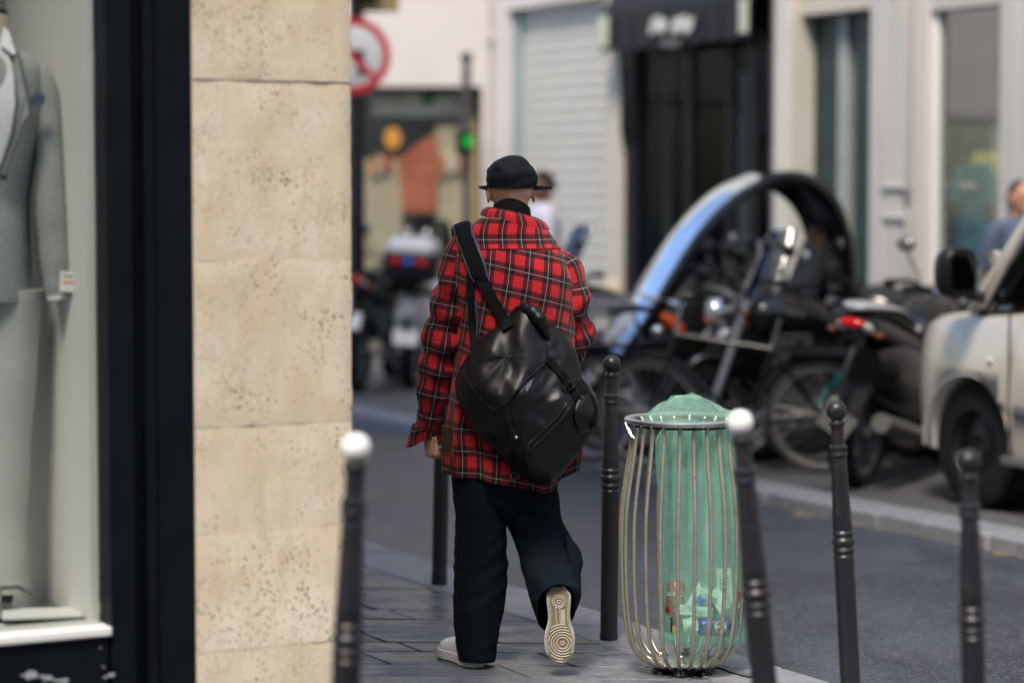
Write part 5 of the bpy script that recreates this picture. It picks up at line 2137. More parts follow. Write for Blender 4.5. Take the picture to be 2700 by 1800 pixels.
# padded shoulder piece with pale blue edging, running over the shoulder to the chest
P_ = [onshirt(1108, 652, .012), onshirt(1098, 625, .016), onshirt(1085, 590, .020), onshirt(1074, 560, .022), onshirt(1066, 538, .024)]
top = pp(1061, 516, .0)
P_ += [Vector((top.x, top.y + .0, top.z)), pp(1058, 524, .08), pp(1062, 560, .125), pp(1070, 640, .155), pp(1085, 760, .165), pp(1100, 880, .170)]
P_ = smooth_path(P_, 70)
rings, e1, e2 = [], [], []
for i, c in enumerate(P_):
    tg = (P_[min(i + 1, 69)] - P_[max(i - 1, 0)]).normalized()
    nr = Vector((-.30, -1, .0)).lerp(Vector((-.3, .05, 1)), sstep(22, 34, i)).lerp(Vector((-.1, 1, 0)), sstep(36, 46, i))
    sd = tg.cross(nr).normalized()
    nn = sd.cross(tg).normalized()
    if nn.dot(nr) < 0:
        nn = -nn
    w = .060 - .018 * sstep(8, 0, i) - .02 * sstep(46, 58, i)
    th = .007 * sstep(0, 6, i)
    rings.append([c - sd * w / 2, c - sd * w * .42 + nn * th, c + nn * (th + .002), c + sd * w * .42 + nn * th, c + sd * w / 2, c - nn * .003])
    e1.append(c - sd * w / 2); e2.append(c + sd * w / 2)
pad = MB().loft(rings).build('shoulder_strap', 'webbing', bpk, angle=50)
MB().tube(e1[3:], .0042, 7).build('strap_edging', 'strap_edge', pad)
MB().tube(e2[3:], .0042, 7).build('strap_edging', 'strap_edge', pad)
# second, slack strap hanging down the left side
P_ = smooth_path([onshirt(1080, 640, .012), onshirt(1083, 700, .016), onshirt(1086, 760, .018), bagp(1090, 800, .01)], 30)
rings = []
for i, c in enumerate(P_):
    rings.append([c + Vector((-.013, 0, 0)), c + Vector((-.012, -.004, 0)), c + Vector((.012, -.004, 0)), c + Vector((.013, 0, 0))])
MB().loft(rings).build('slack_strap', 'webbing', bpk, angle=50)
MB().tube([onshirt(1092, 690, .016), onshirt(1096, 740, .018), onshirt(1095, 778, .018)], .004, 6).build('strap_cord', 'strap_edge', bpk)
# ================================================================== vehicles
def hull(mm, P, n=24, ex=2.6, nr=None, caps=True, yoff=0.0):
    """P rows: (x, half width, z low, z high) lofted along x"""
    nr = nr or (len(P) * 4)
    rings = []
    for i in range(nr):
        x, w, z0, z1 = crs(P, i * (len(P) - 1) / (nr - 1))
        w = max(w, .004)
        c, h = (z0 + z1) / 2, max(.004, (z1 - z0) / 2)
        ring = []
        for k in range(n):
            a = 2 * PI * k / n
            ca, sa_ = math.cos(a), math.sin(a)
            ring.append((x, yoff + w * math.copysign(abs(ca) ** (2 / ex), ca), c + h * math.copysign(abs(sa_) ** (2 / ex), sa_)))
        rings.append(ring)
    return mm.loft(rings, caps, caps)


def moto_wheel(parent, x, r, w, rim_mat='silver_paint', spokes=5):
    tyre = MB().lathe([(r - .075, -w / 2 + .012), (r - .03, -w / 2), (r - .008, -w * .3), (r, 0), (r - .008, w * .3), (r - .03, w / 2), (r - .075, w / 2 - .012), (r - .075, -w / 2 + .012)], 40, Matrix.Translation((x, 0, r)) @ Matrix.Rotation(R(90), 4, 'X'), False, False)
    to = tyre.build('wheel', 'rubber', parent, angle=50)
    rm = MB().lathe([(r - .072, -w * .36), (r - .088, -w * .3), (r - .088, w * .3), (r - .072, w * .36), (r - .072, -w * .36)], 36, Matrix.Translation((x, 0, r)) @ Matrix.Rotation(R(90), 4, 'X'), False, False)
    rm.lathe([(.03, -w * .42), (.045, -w * .3), (.045, w * .3), (.03, w * .42)], 18, Matrix.Translation((x, 0, r)) @ Matrix.Rotation(R(90), 4, 'X'))
    for k in range(spokes):
        a = 2 * PI * k / spokes + .3
        rm.tube([(x + .04 * math.cos(a), 0, r + .04 * math.sin(a)), (x + (r - .08) * math.cos(a), 0, r + (r - .08) * math.sin(a))], [.018, .013], 6)
    rm.build('rim', rim_mat, to, angle=50)
    MB().torus((x, w * .5, r), r * .38, .010, 'Y', 28, 6).build('brake_disc', 'galvanised', to)
    return to


def mirror_pair(parent, x, z, y, mat='black_plastic', rise=.18):
    for s in (-1, 1):
        MB().tube([(x, s * y * .7, z), (x + .02, s * y, z + rise * .5), (x - .01, s * (y + .05), z + rise)], .007, 6).build('mirror_stem', mat, parent)
        mo = MB().ball((x, s * (y + .06), z + rise + .03), (.022, .062, .042), 16, 10).build('mirror', mat, parent)
        MB().ball((x - .018, s * (y + .06), z + rise + .03), (.006, .052, .034), 14, 8).build('mirror_glass', 'chrome', mo)


def scooter(name, label, loc, heading, paint='gloss_black', seat='black_plastic', screen=True, top_case=False, trim=None, lean=4, group='scooters and motorbikes parked along the far kerb', long=1.0):
    o = thing(name, label, 'scooter', loc, math.atan2(heading.y, heading.x), group)
    o.rotation_euler[0] = R(lean)
    moto_wheel(o, .66, .25, .12)
    moto_wheel(o, -.62, .25, .13)
    m = MB(); hull(m, [(-.98, .03, .66, .74), (-.90, .10, .56, .80), (-.70, .15, .44, .82), (-.40, .17, .36, .80), (-.15, .16, .30, .70), (.0, .13, .26, .48)], 26)
    m.build('rear_body', paint, o)
    m = MB(); hull(m, [(-.80, .10, .80, .865), (-.6, .14, .79, .90), (-.30, .15, .775, .87), (-.05, .13, .72, .80), (.06, .09, .66, .70)], 22)
    m.build('seat', seat, o)
    m = MB(); hull(m, [(-.05, .15, .24, .32), (.2, .17, .22, .31), (.42, .16, .24, .34)], 20)
    m.build('floorboard', 'black_plastic', o)
    m = MB(); hull(m, [(.30, .17, .28, .40), (.40, .23, .34, .90), (.52, .22, .42, 1.02), (.66, .17, .48, .98), (.82, .10, .52, .84), (.90, .03, .58, .72)], 26)
    m.build('front_fairing', paint, o)
    m = MB(); hull(m, [(.45, .05, .46, .50), (.6, .075, .47, .55), (.75, .075, .42, .54), (.90, .03, .34, .40)], 18)
    m.build('front_mudguard', paint, o)
    for s in (-1, 1):
        MB().tube([(.52, s * .07, .70), (.60, s * .075, .42), (.66, s * .075, .25)], .022, 8).build('fork_leg', 'galvanised', o)
        MB().ball((.83, s * .075, .80), (.05, .045, .035), 14, 8, rotm('Y', 35)).build('headlight', 'clear_lens', o)
        MB().ball((-.92, s * .06, .70), (.03, .035, .025), 12, 8).build('tail_light', 'red_lens', o)
        MB().ball((.68, s * .17, .86), (.05, .012, .022), 12, 8, rotm('Y', 25)).build('indicator', 'orange_lens', o)
        MB().tube([(.42, s * .10, 1.04), (.34, s * .28, 1.08), (.31, s * .37, 1.07)], [.014, .014, .019], 8).build('handlebar_grip', 'rubber', o)
    m = MB(); hull(m, [(.30, .05, 1.0, 1.04), (.42, .12, .98, 1.10), (.54, .10, .98, 1.06), (.60, .03, 1.0, 1.03)], 18)
    m.build('handlebar_cover', 'black_plastic', o)
    mirror_pair(o, .44, 1.08, .20)
    if screen:
        m = MB()
        rings = []
        for i in range(10):
            f = i / 9
            z = .98 + .46 * f
            x = .62 - .26 * f
            w = .20 * (1 - .35 * f ** 2)
            rings.append([(x - .09 * (j / 8 - .5) ** 2 * 4, w * (j / 4 - 1), z) for j in range(9)] + [(x - .006 - .09 * (j / 8 - .5) ** 2 * 4, w * (j / 4 - 1), z) for j in range(8, -1, -1)])
        m.loft(rings)
        m.build('windscreen', 'screen_glass', o, angle=60)
    MB().tube([(-.2, -.15, .24), (-.45, -.19, .27), (-.85, -.20, .36)], [.025, .055, .05], 12).build('exhaust', 'black_plastic' if paint == 'gloss_black' else 'galvanised', o)
    MB().box((-1.0, 0, .46), (.012, .21, .14), rotm('Y', 18)).build('number_plate', 'sign_white', o, bevel=.003)
    MB().box((-.96, 0, .58), (.14, .06, .03), rotm('Y', -25)).build('plate_bracket', 'black_plastic', o)
    MB().tube([(-.62, .09, .30), (-.60, .11, .52), (-.56, .11, .62)], .026, 10).build('shock_absorber', 'chrome', o)
    MB().tube([(-.10, .12, .24), (-.14, .22, .02)], .011, 8).build('side_stand', 'black_plastic', o)
    if trim:
        for s in (-1, 1):
            m = MB(); hull(m, [(-.96, .006, .68, .71), (-.8, .012, .66, .76), (-.5, .014, .64, .74), (-.2, .006, .60, .64)], 12, 2.2, yoff=s * .155)
            m.build('side_trim', trim, o)
    if top_case:
        m = MB(); hull(m, [(-1.12, .14, .95, 1.12), (-1.08, .23, .92, 1.20), (-.85, .24, .92, 1.24), (-.66, .22, .93, 1.20), (-.62, .14, .95, 1.12)], 28, 4)
        tc = m.build('top_case', 'black_plastic', o)
        m = MB(); hull(m, [(-1.11, .12, 1.10, 1.14), (-1.06, .20, 1.09, 1.27), (-.85, .22, 1.09, 1.31), (-.68, .19, 1.09, 1.27), (-.63, .12, 1.10, 1.14)], 28, 3.2)
        m.build('case_lid', 'white_plastic', tc)
        for s in (-1, 1):
            MB().box((-1.115, s * .11, 1.10), (.03, .10, .045)).build('case_reflector', 'red_lens', tc, bevel=.006)
        MB().box((-1.12, 0, 1.10), (.02, .08, .05)).build('case_lock', 'print_blue', tc, bevel=.006)
        MB().box((-.86, 0, .89), (.40, .20, .06)).build('luggage_rack', 'black_plastic', o, bevel=.01)
    return o


def motorbike(name, label, loc, heading, paint='gloss_black', lean=5, tail='clear_lens', group='scooters and motorbikes parked along the far kerb', cowl=None):
    o = thing(name, label, 'motorbike', loc, math.atan2(heading.y, heading.x), group)
    o.rotation_euler[0] = R(lean)
    moto_wheel(o, .74, .31, .12, 'trim_grey')
    moto_wheel(o, -.70, .31, .16, 'trim_grey')
    m = MB(); hull(m, [(-.18, .08, .74, .84), (-.05, .15, .72, .98), (.18, .17, .74, 1.06), (.38, .14, .78, 1.02), (.48, .06, .84, .94)], 26)
    m.build('fuel_tank', paint, o)
    m = MB(); hull(m, [(-1.02, .03, .96, 1.00), (-.88, .085, .88, 1.01), (-.55, .11, .80, .96), (-.2, .12, .74, .86)], 22)
    m.build('tail_unit', paint, o)
    m = MB(); hull(m, [(-.90, .07, .985, 1.045), (-.65, .11, .95, 1.02), (-.35, .13, .86, .93), (-.12, .10, .82, .88)], 22)
    m.build('seat', 'black_plastic', o)
    if cowl:
        m = MB(); hull(m, [(-1.05, .02, 1.03, 1.05), (-.95, .10, 1.025, 1.075), (-.6, .135, 1.0, 1.045), (-.25, .10, .905, .940)], 20, 2.2)
        m.build('grab_rail', cowl, o)
    m = MB(); m.box((.08, 0, .52), (.42, .28, .34)); m.box((.16, 0, .74), (.22, .24, .16), rotm('Y', 20))
    for k in range(5):
        m.box((.18, 0, .62 + .04 * k), (.26, .30, .012))
    m.build('engine', 'trim_grey' if not cowl else 'black_plastic', o, bevel=.02)
    if cowl:
        m = MB(); hull(m, [(-.75, .10, .50, .80), (-.5, .17, .40, .84), (-.1, .20, .30, .80), (.35, .19, .28, .80), (.62, .10, .46, .90)], 24, 2.8)
        m.build('side_fairing', 'gloss_black', o)
        m = MB(); hull(m, [(.35, .16, .60, 1.00), (.55, .18, .60, 1.08), (.78, .13, .62, .98), (.95, .03, .70, .80)], 24, 2.6)
        m.build('front_fairing', 'gloss_black', o)
    m = MB()
    for s in (-1, 1):
        m.tube([(.46, s * .07, .92), (.1, s * .14, .72), (-.15, s * .13, .42), (-.2, s * .12, .38)], .02, 8)
        m.tube([(-.12, s * .12, .74), (-.9, s * .07, .92)], .014, 8)
    m.build('frame', 'black_paint', o)
    m = MB()
    for s in (-1, 1):
        m.box((-.46, s * .11, .34), (.56, .035, .06), rotm('Y', -4))
    m.build('swingarm', 'black_paint', o, bevel=.008)
    for s in (-1, 1):
        MB().tube([(.46, s * .10, 1.00), (.60, s * .10, .64), (.74, s * .10, .31)], [.026, .024, .03], 10).build('fork_leg', 'zinc', o)
        MB().tube([(.44, s * .06, 1.05), (.40, s * .22, 1.12), (.32, s * .36, 1.09)], [.012, .012, .019], 8).build('handlebar_grip', 'rubber', o)
        MB().ball((.52, s * .20, .92), (.03, .03, .025), 10, 8).build('indicator', 'amber_dark', o)
        MB().ball((-.96, s * .14, .90), (.028, .03, .02), 10, 8).build('indicator', 'amber_dark', o)
    MB().lathe([(.02, -.06), (.085, -.02), (.09, .06), (.082, .075)], 24, Matrix.Translation((.60, 0, .94)) @ Matrix.Rotation(R(90), 4, 'Y')).build('headlight_bowl', 'chrome', o)
    MB().ball((.665, 0, .94), (.02, .08, .08), 18, 10).build('headlight', 'clear_lens', o)
    m = MB(); hull(m, [(.46, .05, .58, .62), (.62, .07, .62, .68), (.78, .07, .60, .68), (1.0, .04, .44, .48)], 16)
    m.build('front_mudguard', paint, o)
    MB().tube([(.26, -.16, .44), (.05, -.19, .28), (-.35, -.20, .30), (-.95, -.21, .42)], [.024, .028, .05, .055], 12).build('exhaust', 'chrome' if not cowl else 'trim_grey', o)
    mirror_pair(o, .40, 1.12, .22)
    MB().ball((-1.03, 0, .955), (.03, .08, .03), 14, 8).build('tail_light', 'red_lens', o)
    for s in (-1, 1):
        MB().ball((-.97, s * .075, .93), (.07, .03, .028), 12, 8, rotm('Y', 20)).build('tail_lens', tail, o)
    pz = .40 if cowl else .62
    MB().box((-1.08, 0, pz), (.012, .20, .15), rotm('X', 24 if cowl else 0) @ rotm('Y', 30)).build('number_plate', 'black_plastic' if cowl else 'sign_white', o, bevel=.003)
    MB().tube([(-.92, 0, .86), (-1.04, 0, .70), (-1.07, 0, pz)], .022, 8).build('plate_bracket', 'black_plastic', o)
    MB().tube([(-.05, .15, .34), (-.12, .28, .03)], .012, 8).build('side_stand', 'black_plastic', o)
    MB().tube([(-.2, -.05, .45), (-.5, -.05, .62)], .03, 10).build('shock_absorber', 'black_plastic', o)
    return o


def bicycle(name, label, loc, heading, paint, lean=6, basket=False, guard='black_paint', steer=0):
    o = thing(name, label, 'bicycle', loc, math.atan2(heading.y, heading.x), 'bicycles parked along the far kerb')
    o.rotation_euler[0] = R(lean)
    r = .335
    for x in (.53, -.52):
        t_ = MB().torus((x, 0, r), r - .017, .019, 'Y', 44, 8).build('wheel', 'bike_tyre', o)
        MB().torus((x, 0, r), r - .042, .010, 'Y', 44, 6).build('rim', 'galvanised', t_)
        sm = MB()
        for k in range(28):
            a = 2 * PI * k / 28
            s = .028 if k % 2 else -.028
            sm.tube([(x + .02 * math.cos(a + 1), s, r + .02 * math.sin(a + 1)), (x + (r - .045) * math.cos(a), 0, r + (r - .045) * math.sin(a))], .0016, 4)
        so_ = sm.build('spokes', 'galvanised', t_)
        so_['kind'] = 'stuff'
        MB().cyl((x, -.04, r), (x, .04, r), .018).build('hub', 'galvanised', t_)
        MB().tube([(x + (r + .025) * math.cos(a), 0, r + (r + .025) * math.sin(a)) for a in [R((10 if x > 0 else 20) + (150 if x > 0 else 170) * k / 18) for k in range(19)]], .022, 8, flat=.35).build('mudguard', guard, o)
    bb, hd, hu, st_ = (-.08, 0, .28), (.40, 0, .66), (.36, 0, .82), (-.22, 0, .74)
    m = MB()
    for a, b, rr_ in ((bb, hd, .017), (st_, hu, .015), (bb, st_, .016), (hd, hu, .018)):
        m.tube([a, b], rr_, 10)
    for s in (-1, 1):
        m.tube([bb, (-.52, s * .05, r)], .010, 8)
        m.tube([st_, (-.52, s * .05, r)], .009, 8)
    m.build('frame', paint, o)
    m = MB()
    for s in (-1, 1):
        m.tube([(.405, s * .03, .64), (.46, s * .045, .48), (.53, s * .05, r)], .011, 8)
    m.build('fork', paint, o)
    MB().tube([st_, (-.27, 0, .92)], .013, 8).build('seat_post', 'chrome', o)
    m = MB(); hull(m, [(-.42, .075, .925, .965), (-.33, .085, .93, .985), (-.2, .045, .935, .975), (-.12, .018, .935, .96)], 18)
    m.build('saddle', 'brown_leather' if basket else 'black_plastic', o)
    MB().tube([(.36, 0, .80), (.34, 0, .98), (.36, 0, 1.02)], .013, 8).build('stem', 'chrome', o)
    MB().tube([(.26, -.30, 1.03), (.36, -.2, 1.04), (.37, 0, 1.02), (.36, .2, 1.04), (.26, .30, 1.03)], .012, 8).build('handlebar', 'chrome', o)
    for s in (-1, 1):
        MB().tube([(.30, s * .265, 1.034), (.20, s * .32, 1.026)], .017, 8).build('grip', 'rubber', o)
        MB().box((-.08 + s * .12, s * .12, .28 - s * .10), (.09, .08, .02)).build('pedal', 'black_plastic', o, bevel=.004)
    m = MB().torus((-.08, .05, .28), .085, .006, 'Y', 28, 6)
    m.tube([(-.08, .06, .28), (.04, .07, .18)], .010, 6); m.tube([(-.08, -.06, .28), (-.20, -.07, .38)], .010, 6)
    m.build('crankset', 'galvanised', o)
    MB().tube([(-.52, .05, r + .035), (-.08, .05, .365)], .004, 4).tube([(-.52, .05, r - .035), (-.08, .05, .195)], .004, 4).build('chain', 'black_plastic', o)
    MB().ball((.47, 0, .84), (.035, .035, .035), 14, 8).build('headlight', 'chrome', o)
    m = MB()
    for s in (-1, 1):
        m.tube([(-.22, s * .06, .72), (-.75, s * .06, .72)], .007, 6); m.tube([(-.52, s * .06, r), (-.62, s * .06, .72)], .006, 6)
    m.box((-.5, 0, .73), (.34, .10, .012))
    m.build('luggage_rack', 'black_paint', o)
    if basket:
        m = MB()
        for z in (.78, .84, .90, .96, 1.0):
            m.tube([(.44, -.15, z), (.70, -.17, z), (.70, .17, z), (.44, .15, z), (.44, -.15, z)], .004, 5)
        for k in range(9):
            m.tube([(.44 + .26 * k / 8, -.15 - .02 * k / 8, .78), (.44 + .26 * k / 8, -.15 - .02 * k / 8, 1.0)], .003, 5)
            m.tube([(.44 + .26 * k / 8, .15 + .02 * k / 8, .78), (.44 + .26 * k / 8, .15 + .02 * k / 8, 1.0)], .003, 5)
            m.tube([(.70, -.17 + .34 * k / 8, .78), (.70, -.17 + .34 * k / 8, 1.0)], .003, 5)
        bo = m.build('basket', 'galvanised', o); bo['kind'] = 'stuff'
    return o


def roofed_scooter(label, loc, heading, lean=2):
    o = thing('roofed_scooter', label, 'scooter', loc, math.atan2(heading.y, heading.x), 'scooters and motorbikes parked along the far kerb')
    o.rotation_euler[0] = R(lean)
    SXR = .80
    o.scale = (SXR, .92, 1)
    for x_, r_, w_ in ((.78, .27, .13), (-.70, .25, .14)):
        wo = moto_wheel(o, x_, r_, w_)
        wo.scale.x = 1 / SXR
        wo.location.x = (x_ * SXR - x_) / SXR
    m = MB(); hull(m, [(.16, .18, .30, .56), (.30, .27, .30, 1.16), (.46, .29, .30, 1.20), (.64, .28, .36, 1.04), (.82, .23, .46, .86), (.96, .15, .52, .72), (1.05, .04, .58, .66)], 28, 3)
    m.build('front_fairing', 'black_plastic', o)
    m = MB(); hull(m, [(.60, .10, .92, 1.05), (.76, .17, .78, .97), (.92, .15, .62, .86), (1.06, .07, .58, .70), (1.10, .02, .60, .66)], 24, 2.6)
    m.build('nose_panel', 'white_paint', o)
    m = MB(); hull(m, [(.50, .06, .50, .54), (.70, .085, .52, .60), (.90, .085, .46, .58), (1.08, .04, .34, .40)], 18)
    m.build('front_mudguard', 'white_paint', o)
    m = MB(); hull(m, [(-.95, .10, .52, .78), (-.80, .24, .40, .86), (-.5, .27, .28, .80), (-.1, .25, .22, .50), (.3, .22, .22, .40)], 26, 3)
    m.build('rear_body', 'black_plastic', o)
    m = MB(); hull(m, [(-.55, .20, .72, .80), (-.35, .23, .66, .78), (-.05, .22, .62, .72), (.08, .16, .60, .66)], 20, 3)
    m.build('seat', 'print_black', o)
    m = MB(); m.loft([[(-.45 - .32 * f, s * (.20 - .03 * f), .74 + .62 * f) for s in (-1, 1)] + [(-.54 - .32 * f, s * (.20 - .03 * f), .74 + .62 * f) for s in (1, -1)] for f in [k / 8 for k in range(9)]])
    m.build('seat_back', 'print_black', o)
    m = MB(); hull(m, [(-.86, .08, 1.22, 1.40), (-.80, .12, 1.20, 1.46), (-.74, .09, 1.22, 1.42)], 16)
    m.build('head_restraint', 'brown_leather', o)
    # roof bow: two broad beams, the front pair carries the screen
    for s in (-1, 1):
        P_ = smooth_path([(1.0, s * .24, .64), (.78, s * .26, .88), (.58, s * .27, 1.12), (.32, s * .27, 1.40), (.02, s * .26, 1.62), (-.30, s * .25, 1.745), (-.58, s * .25, 1.73), (-.80, s * .25, 1.58), (-.92, s * .25, 1.32), (-.94, s * .25, 1.05), (-.88, s * .25, .78)], 60)
        MB().tube(P_, [.030 + .030 * sstep(22, 40, i) for i in range(60)], 10, flat=1.3).build('roof_beam', 'gloss_black', o)
    m = MB()
    P_ = smooth_path([(1.02, 0, .66), (.80, 0, .90), (.61, 0, 1.14), (.35, 0, 1.43), (.05, 0, 1.66), (-.22, 0, 1.765)], 30)
    rings = []
    for p in P_:
        rings.append([(p.x + .03 * (1 - (j / 4 - 1) ** 2), .235 * (j / 4 - 1), p.z + .03 * (1 - (j / 4 - 1) ** 2)) for j in range(9)] + [(p.x - .006 + .03 * (1 - (j / 4 - 1) ** 2), .235 * (j / 4 - 1), p.z - .008 + .03 * (1 - (j / 4 - 1) ** 2)) for j in range(8, -1, -1)])
    m.loft(rings)
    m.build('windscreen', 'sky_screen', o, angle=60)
    m = MB()
    P_ = smooth_path([(-.20, 0, 1.775), (-.50, 0, 1.80), (-.76, 0, 1.68), (-.93, 0, 1.42), (-.97, 0, 1.12), (-.92, 0, .85)], 30)
    rings = [[(p.x, y, p.z) for y in (-.24, 0, .24)] + [(p.x + .03, y, p.z - .03) for y in (.24, 0, -.24)] for p in P_]
    m.loft(rings)
    m.build('roof_panel', 'gloss_black', o, angle=60)
    for s in (-1, 1):
        MB().ball((.60, s * .285, .84), (.12, .03, .05), 16, 10, rotm('Y', -28)).build('indicator', 'orange_lens', o)
        MB().tube([(.40, s * .10, .96), (.30, s * .26, 1.02), (.26, s * .34, 1.02)], [.014, .014, .019], 8).build('handlebar_grip', 'rubber', o)
        MB().tube([(.62, s * .07, .60), (.78, s * .08, .27)], .024, 8).build('fork_leg', 'galvanised', o)
        MB().tube([(.36, s * .26, 1.10), (.42, s * .38, 1.14)], .010, 6).build('mirror_stem', 'black_plastic', o)
        mo = MB().ball((.42, s * .42, 1.16), (.03, .07, .05), 16, 10).build('mirror', 'black_plastic', o)
        MB().ball((.398, s * .42, 1.16), (.008, .058, .04), 14, 8).build('mirror_glass', 'chrome', mo)
    MB().ball((1.0, 0, .74), (.04, .10, .06), 16, 10).build('headlight', 'clear_lens', o)
    MB().box((-.99, 0, .60), (.012, .21, .14), rotm('Y', 14)).build('number_plate', 'sign_white', o, bevel=.003)
    MB().ball((-.96, 0, .80), (.03, .16, .04), 14, 8).build('tail_light', 'red_lens', o)
    MB().tube([(-.2, -.2, .26), (-.5, -.24, .30), (-.9, -.25, .36)], [.025, .055, .05], 12).build('exhaust', 'galvanised', o)
    MB().tube([(-.1, .2, .24), (-.14, .28, .02)], .012, 8).build('side_stand', 'black_plastic', o)
    return o


def spot(x2, Y):
    """ground point on the far pavement at distance Y under photo column x2 (2352 frame)"""
    p = gbase(x2 * K2, Y)
    return p


def hd(deg):
    """heading: 180 = towards the left of the picture, 90 = away"""
    return Vector((math.cos(R(deg)), math.sin(R(deg)), 0))


roofed_scooter('black scooter with a curved roof bow and blue-reflecting windscreen', spot(1672, 15.5), hd(198))
scooter('maxi_scooter', 'white-fronted scooter partly hidden behind the walking man on his right', spot(1440, 17.2), hd(200), 'white_paint', top_case=False)
motorbike('motorbike', 'dark motorbike with upright mirrors left of the roofed scooter', spot(1580, 16.9), hd(15), 'gloss_black')
bicycle('bicycle', 'teal bicycle with its rear wheel right of the wire bin, otherwise behind the black motorbike', spot(2050, 14.85), hd(6), 'teal_paint', 5)
bicycle('bicycle', 'blue bicycle with a wire basket behind the roofed scooter front', spot(1600, 15.4), hd(186), 'blue_paint', -5, True)
bicycle('bicycle', 'black bicycle behind the bollard beside the man', spot(1545, 15.1), hd(12), 'gloss_black', 4, False, 'black_paint')
motorbike('motorbike', 'motorbike with chrome parts in the thick of the parked bikes', spot(1835, 16.0), hd(192), 'blue_paint')
motorbike('motorbike', 'black motorbike furthest back, before the dark doorway', spot(1960, 16.9), hd(200), 'gloss_black')
bicycle('bicycle', 'pale bicycle leaning before the light pier near the van', spot(2030, 15.6), hd(12), 'silver_paint', 6)
motorbike('sport_scooter', 'large black motorbike with pale grab rail and red tail light left of the van', spot(2062, 14.35), hd(60), 'gloss_black', 7, cowl='silver_paint')
scooter('city_scooter', 'white scooter with black top case at the crossing, seen from behind', spot(962, 21.3), hd(84), 'white_paint', top_case=True, screen=True, trim=None)
motorbike('motorbike', 'dark motorbike at the left of the white scooter, mostly hidden by the pier', spot(856, 21.0), hd(80), 'gloss_black')

motorbike('motorbike', 'small black motorbike seen through the roof bow of the roofed scooter', spot(1800, 16.4), hd(205), 'gloss_black', 4)
scooter('scooter', 'black scooter with its screen just left of the light pier', spot(1905, 15.3), hd(210), 'gloss_black', lean=5)
bicycle('bicycle', 'black bicycle nearest the wire bin, seen through its bars', spot(1690, 14.5), hd(168), 'gloss_black', -4, False, 'black_paint')

motorbike('motorbike', 'black motorbike half hidden between the roofed scooter and the black scooter', spot(1868, 15.0), hd(198), 'gloss_black', 5)
motorbike('motorbike', 'black motorbike behind the tail of the large black one', spot(2075, 15.4), hd(165), 'gloss_black', 4)
bicycle('bicycle', 'black bicycle with upright handlebar against the light pier', spot(1990, 15.9), hd(205), 'gloss_black', 6)
scooter('scooter', 'black scooter low down behind the wire bin, left of the roofed one', spot(1655, 15.9), hd(22), 'gloss_black', lean=5, screen=False)

# ---- silver van at the right edge; x = 0 at the front axle, +x forward, +y its left side
vc = gbase(2226 * K2, 12.75)
HV = UD
van = thing('silver_van', 'dusty silver van parked at the right edge, front wheel and mirror showing', 'van', vc - Vector((-VD.x, -VD.y, 0)) * .86, math.atan2(HV.y, HV.x))
VB = [(.66, .46, .32, .80), (.61, .66, .28, .90), (.52, .79, .25, .97), (.40, .855, .24, 1.005), (.22, .885, .24, 1.03), (.0, .895, .24, 1.05), (-.3, .90, .25, 1.07), (-.6, .905, .27, 1.09), (-1.2, .905, .27, 1.12), (-2.2, .905, .27, 1.14), (-3.0, .90, .27, 1.14), (-3.6, .86, .30, 1.12), (-3.72, .80, .34, 1.08)]
m = MB()
rings = []
for i in range(70):
    x, w, z0, z1 = crs(VB, i * (len(VB) - 1) / 69)
    half = [(.0, z0), (w * .80, z0), (w * .955, z0 + .05), (w * .985, z0 + .22), (w, z0 + .34), (w * .995, z0 + .50), (w * .975, z1 - .12), (w * .945, z1 - .045), (w * .86, z1 - .005), (w * .5, z1 + .02), (0, z1 + .03)]
    ring = [(x, y, z) for y, z in half] + [(x, -y, z) for y, z in half[-2:0:-1]]
    rings.append(ring)
m.loft(rings)
lower = m.build('lower_body', 'car_paint', van, angle=32)
cut = MB()
for x in (0, -2.95):
    for s in (-1, 1):
        cut.cyl((x, s * .55, .36), (x, s * 1.1, .36), .350, n=40)
co_ = cut.build('cut', 'car_paint', None)
co_.parent = van
bpy.context.view_layer.update()
bl = lower.modifiers.new('arch', 'BOOLEAN'); bl.object = co_; bl.operation = 'DIFFERENCE'; bl.solver = 'EXACT'
bpy.context.view_layer.update()
nm = bpy.data.meshes.new_from_object(lower.evaluated_get(bpy.context.evaluated_depsgraph_get()))
lower.modifiers.clear()
lower.data = nm
bpy.data.objects.remove(co_)
for x in (0, -2.95):
    for s in (-1, 1):
        w_ = MB().lathe([(.19, -.10), (.30, -.10), (.325, -.085), (.332, 0), (.325, .085), (.30, .10), (.19, .10), (.19, -.10)], 44, Matrix.Translation((x, s * .735, .332)) @ Matrix.Rotation(R(90), 4, 'X'), False, False).build('wheel', 'rubber', van, angle=50)
        MB().lathe([(.02, -.06), (.06, -.075), (.10, -.05), (.17, -.05), (.195, -.09), (.195, .06), (.02, .06)], 36, Matrix.Translation((x, s * .735, .332)) @ Matrix.Rotation(R(90 * s), 4, 'X')).build('hubcap', 'black_plastic', w_, angle=40)
        MB().tube([(x + .352 * math.cos(a), s * .888, .36 + .352 * math.sin(a)) for a in [R(-8 + 196 * k / 24) for k in range(25)]], .007, 7).build('arch_lip', 'car_paint', van)
        MB().lathe([(.36, 0), (.36, .3)], 30, Matrix.Translation((x, s * .80, .36)) @ Matrix.Rotation(R(90 * s), 4, 'X'), False, True).build('arch_liner', 'print_black', van)
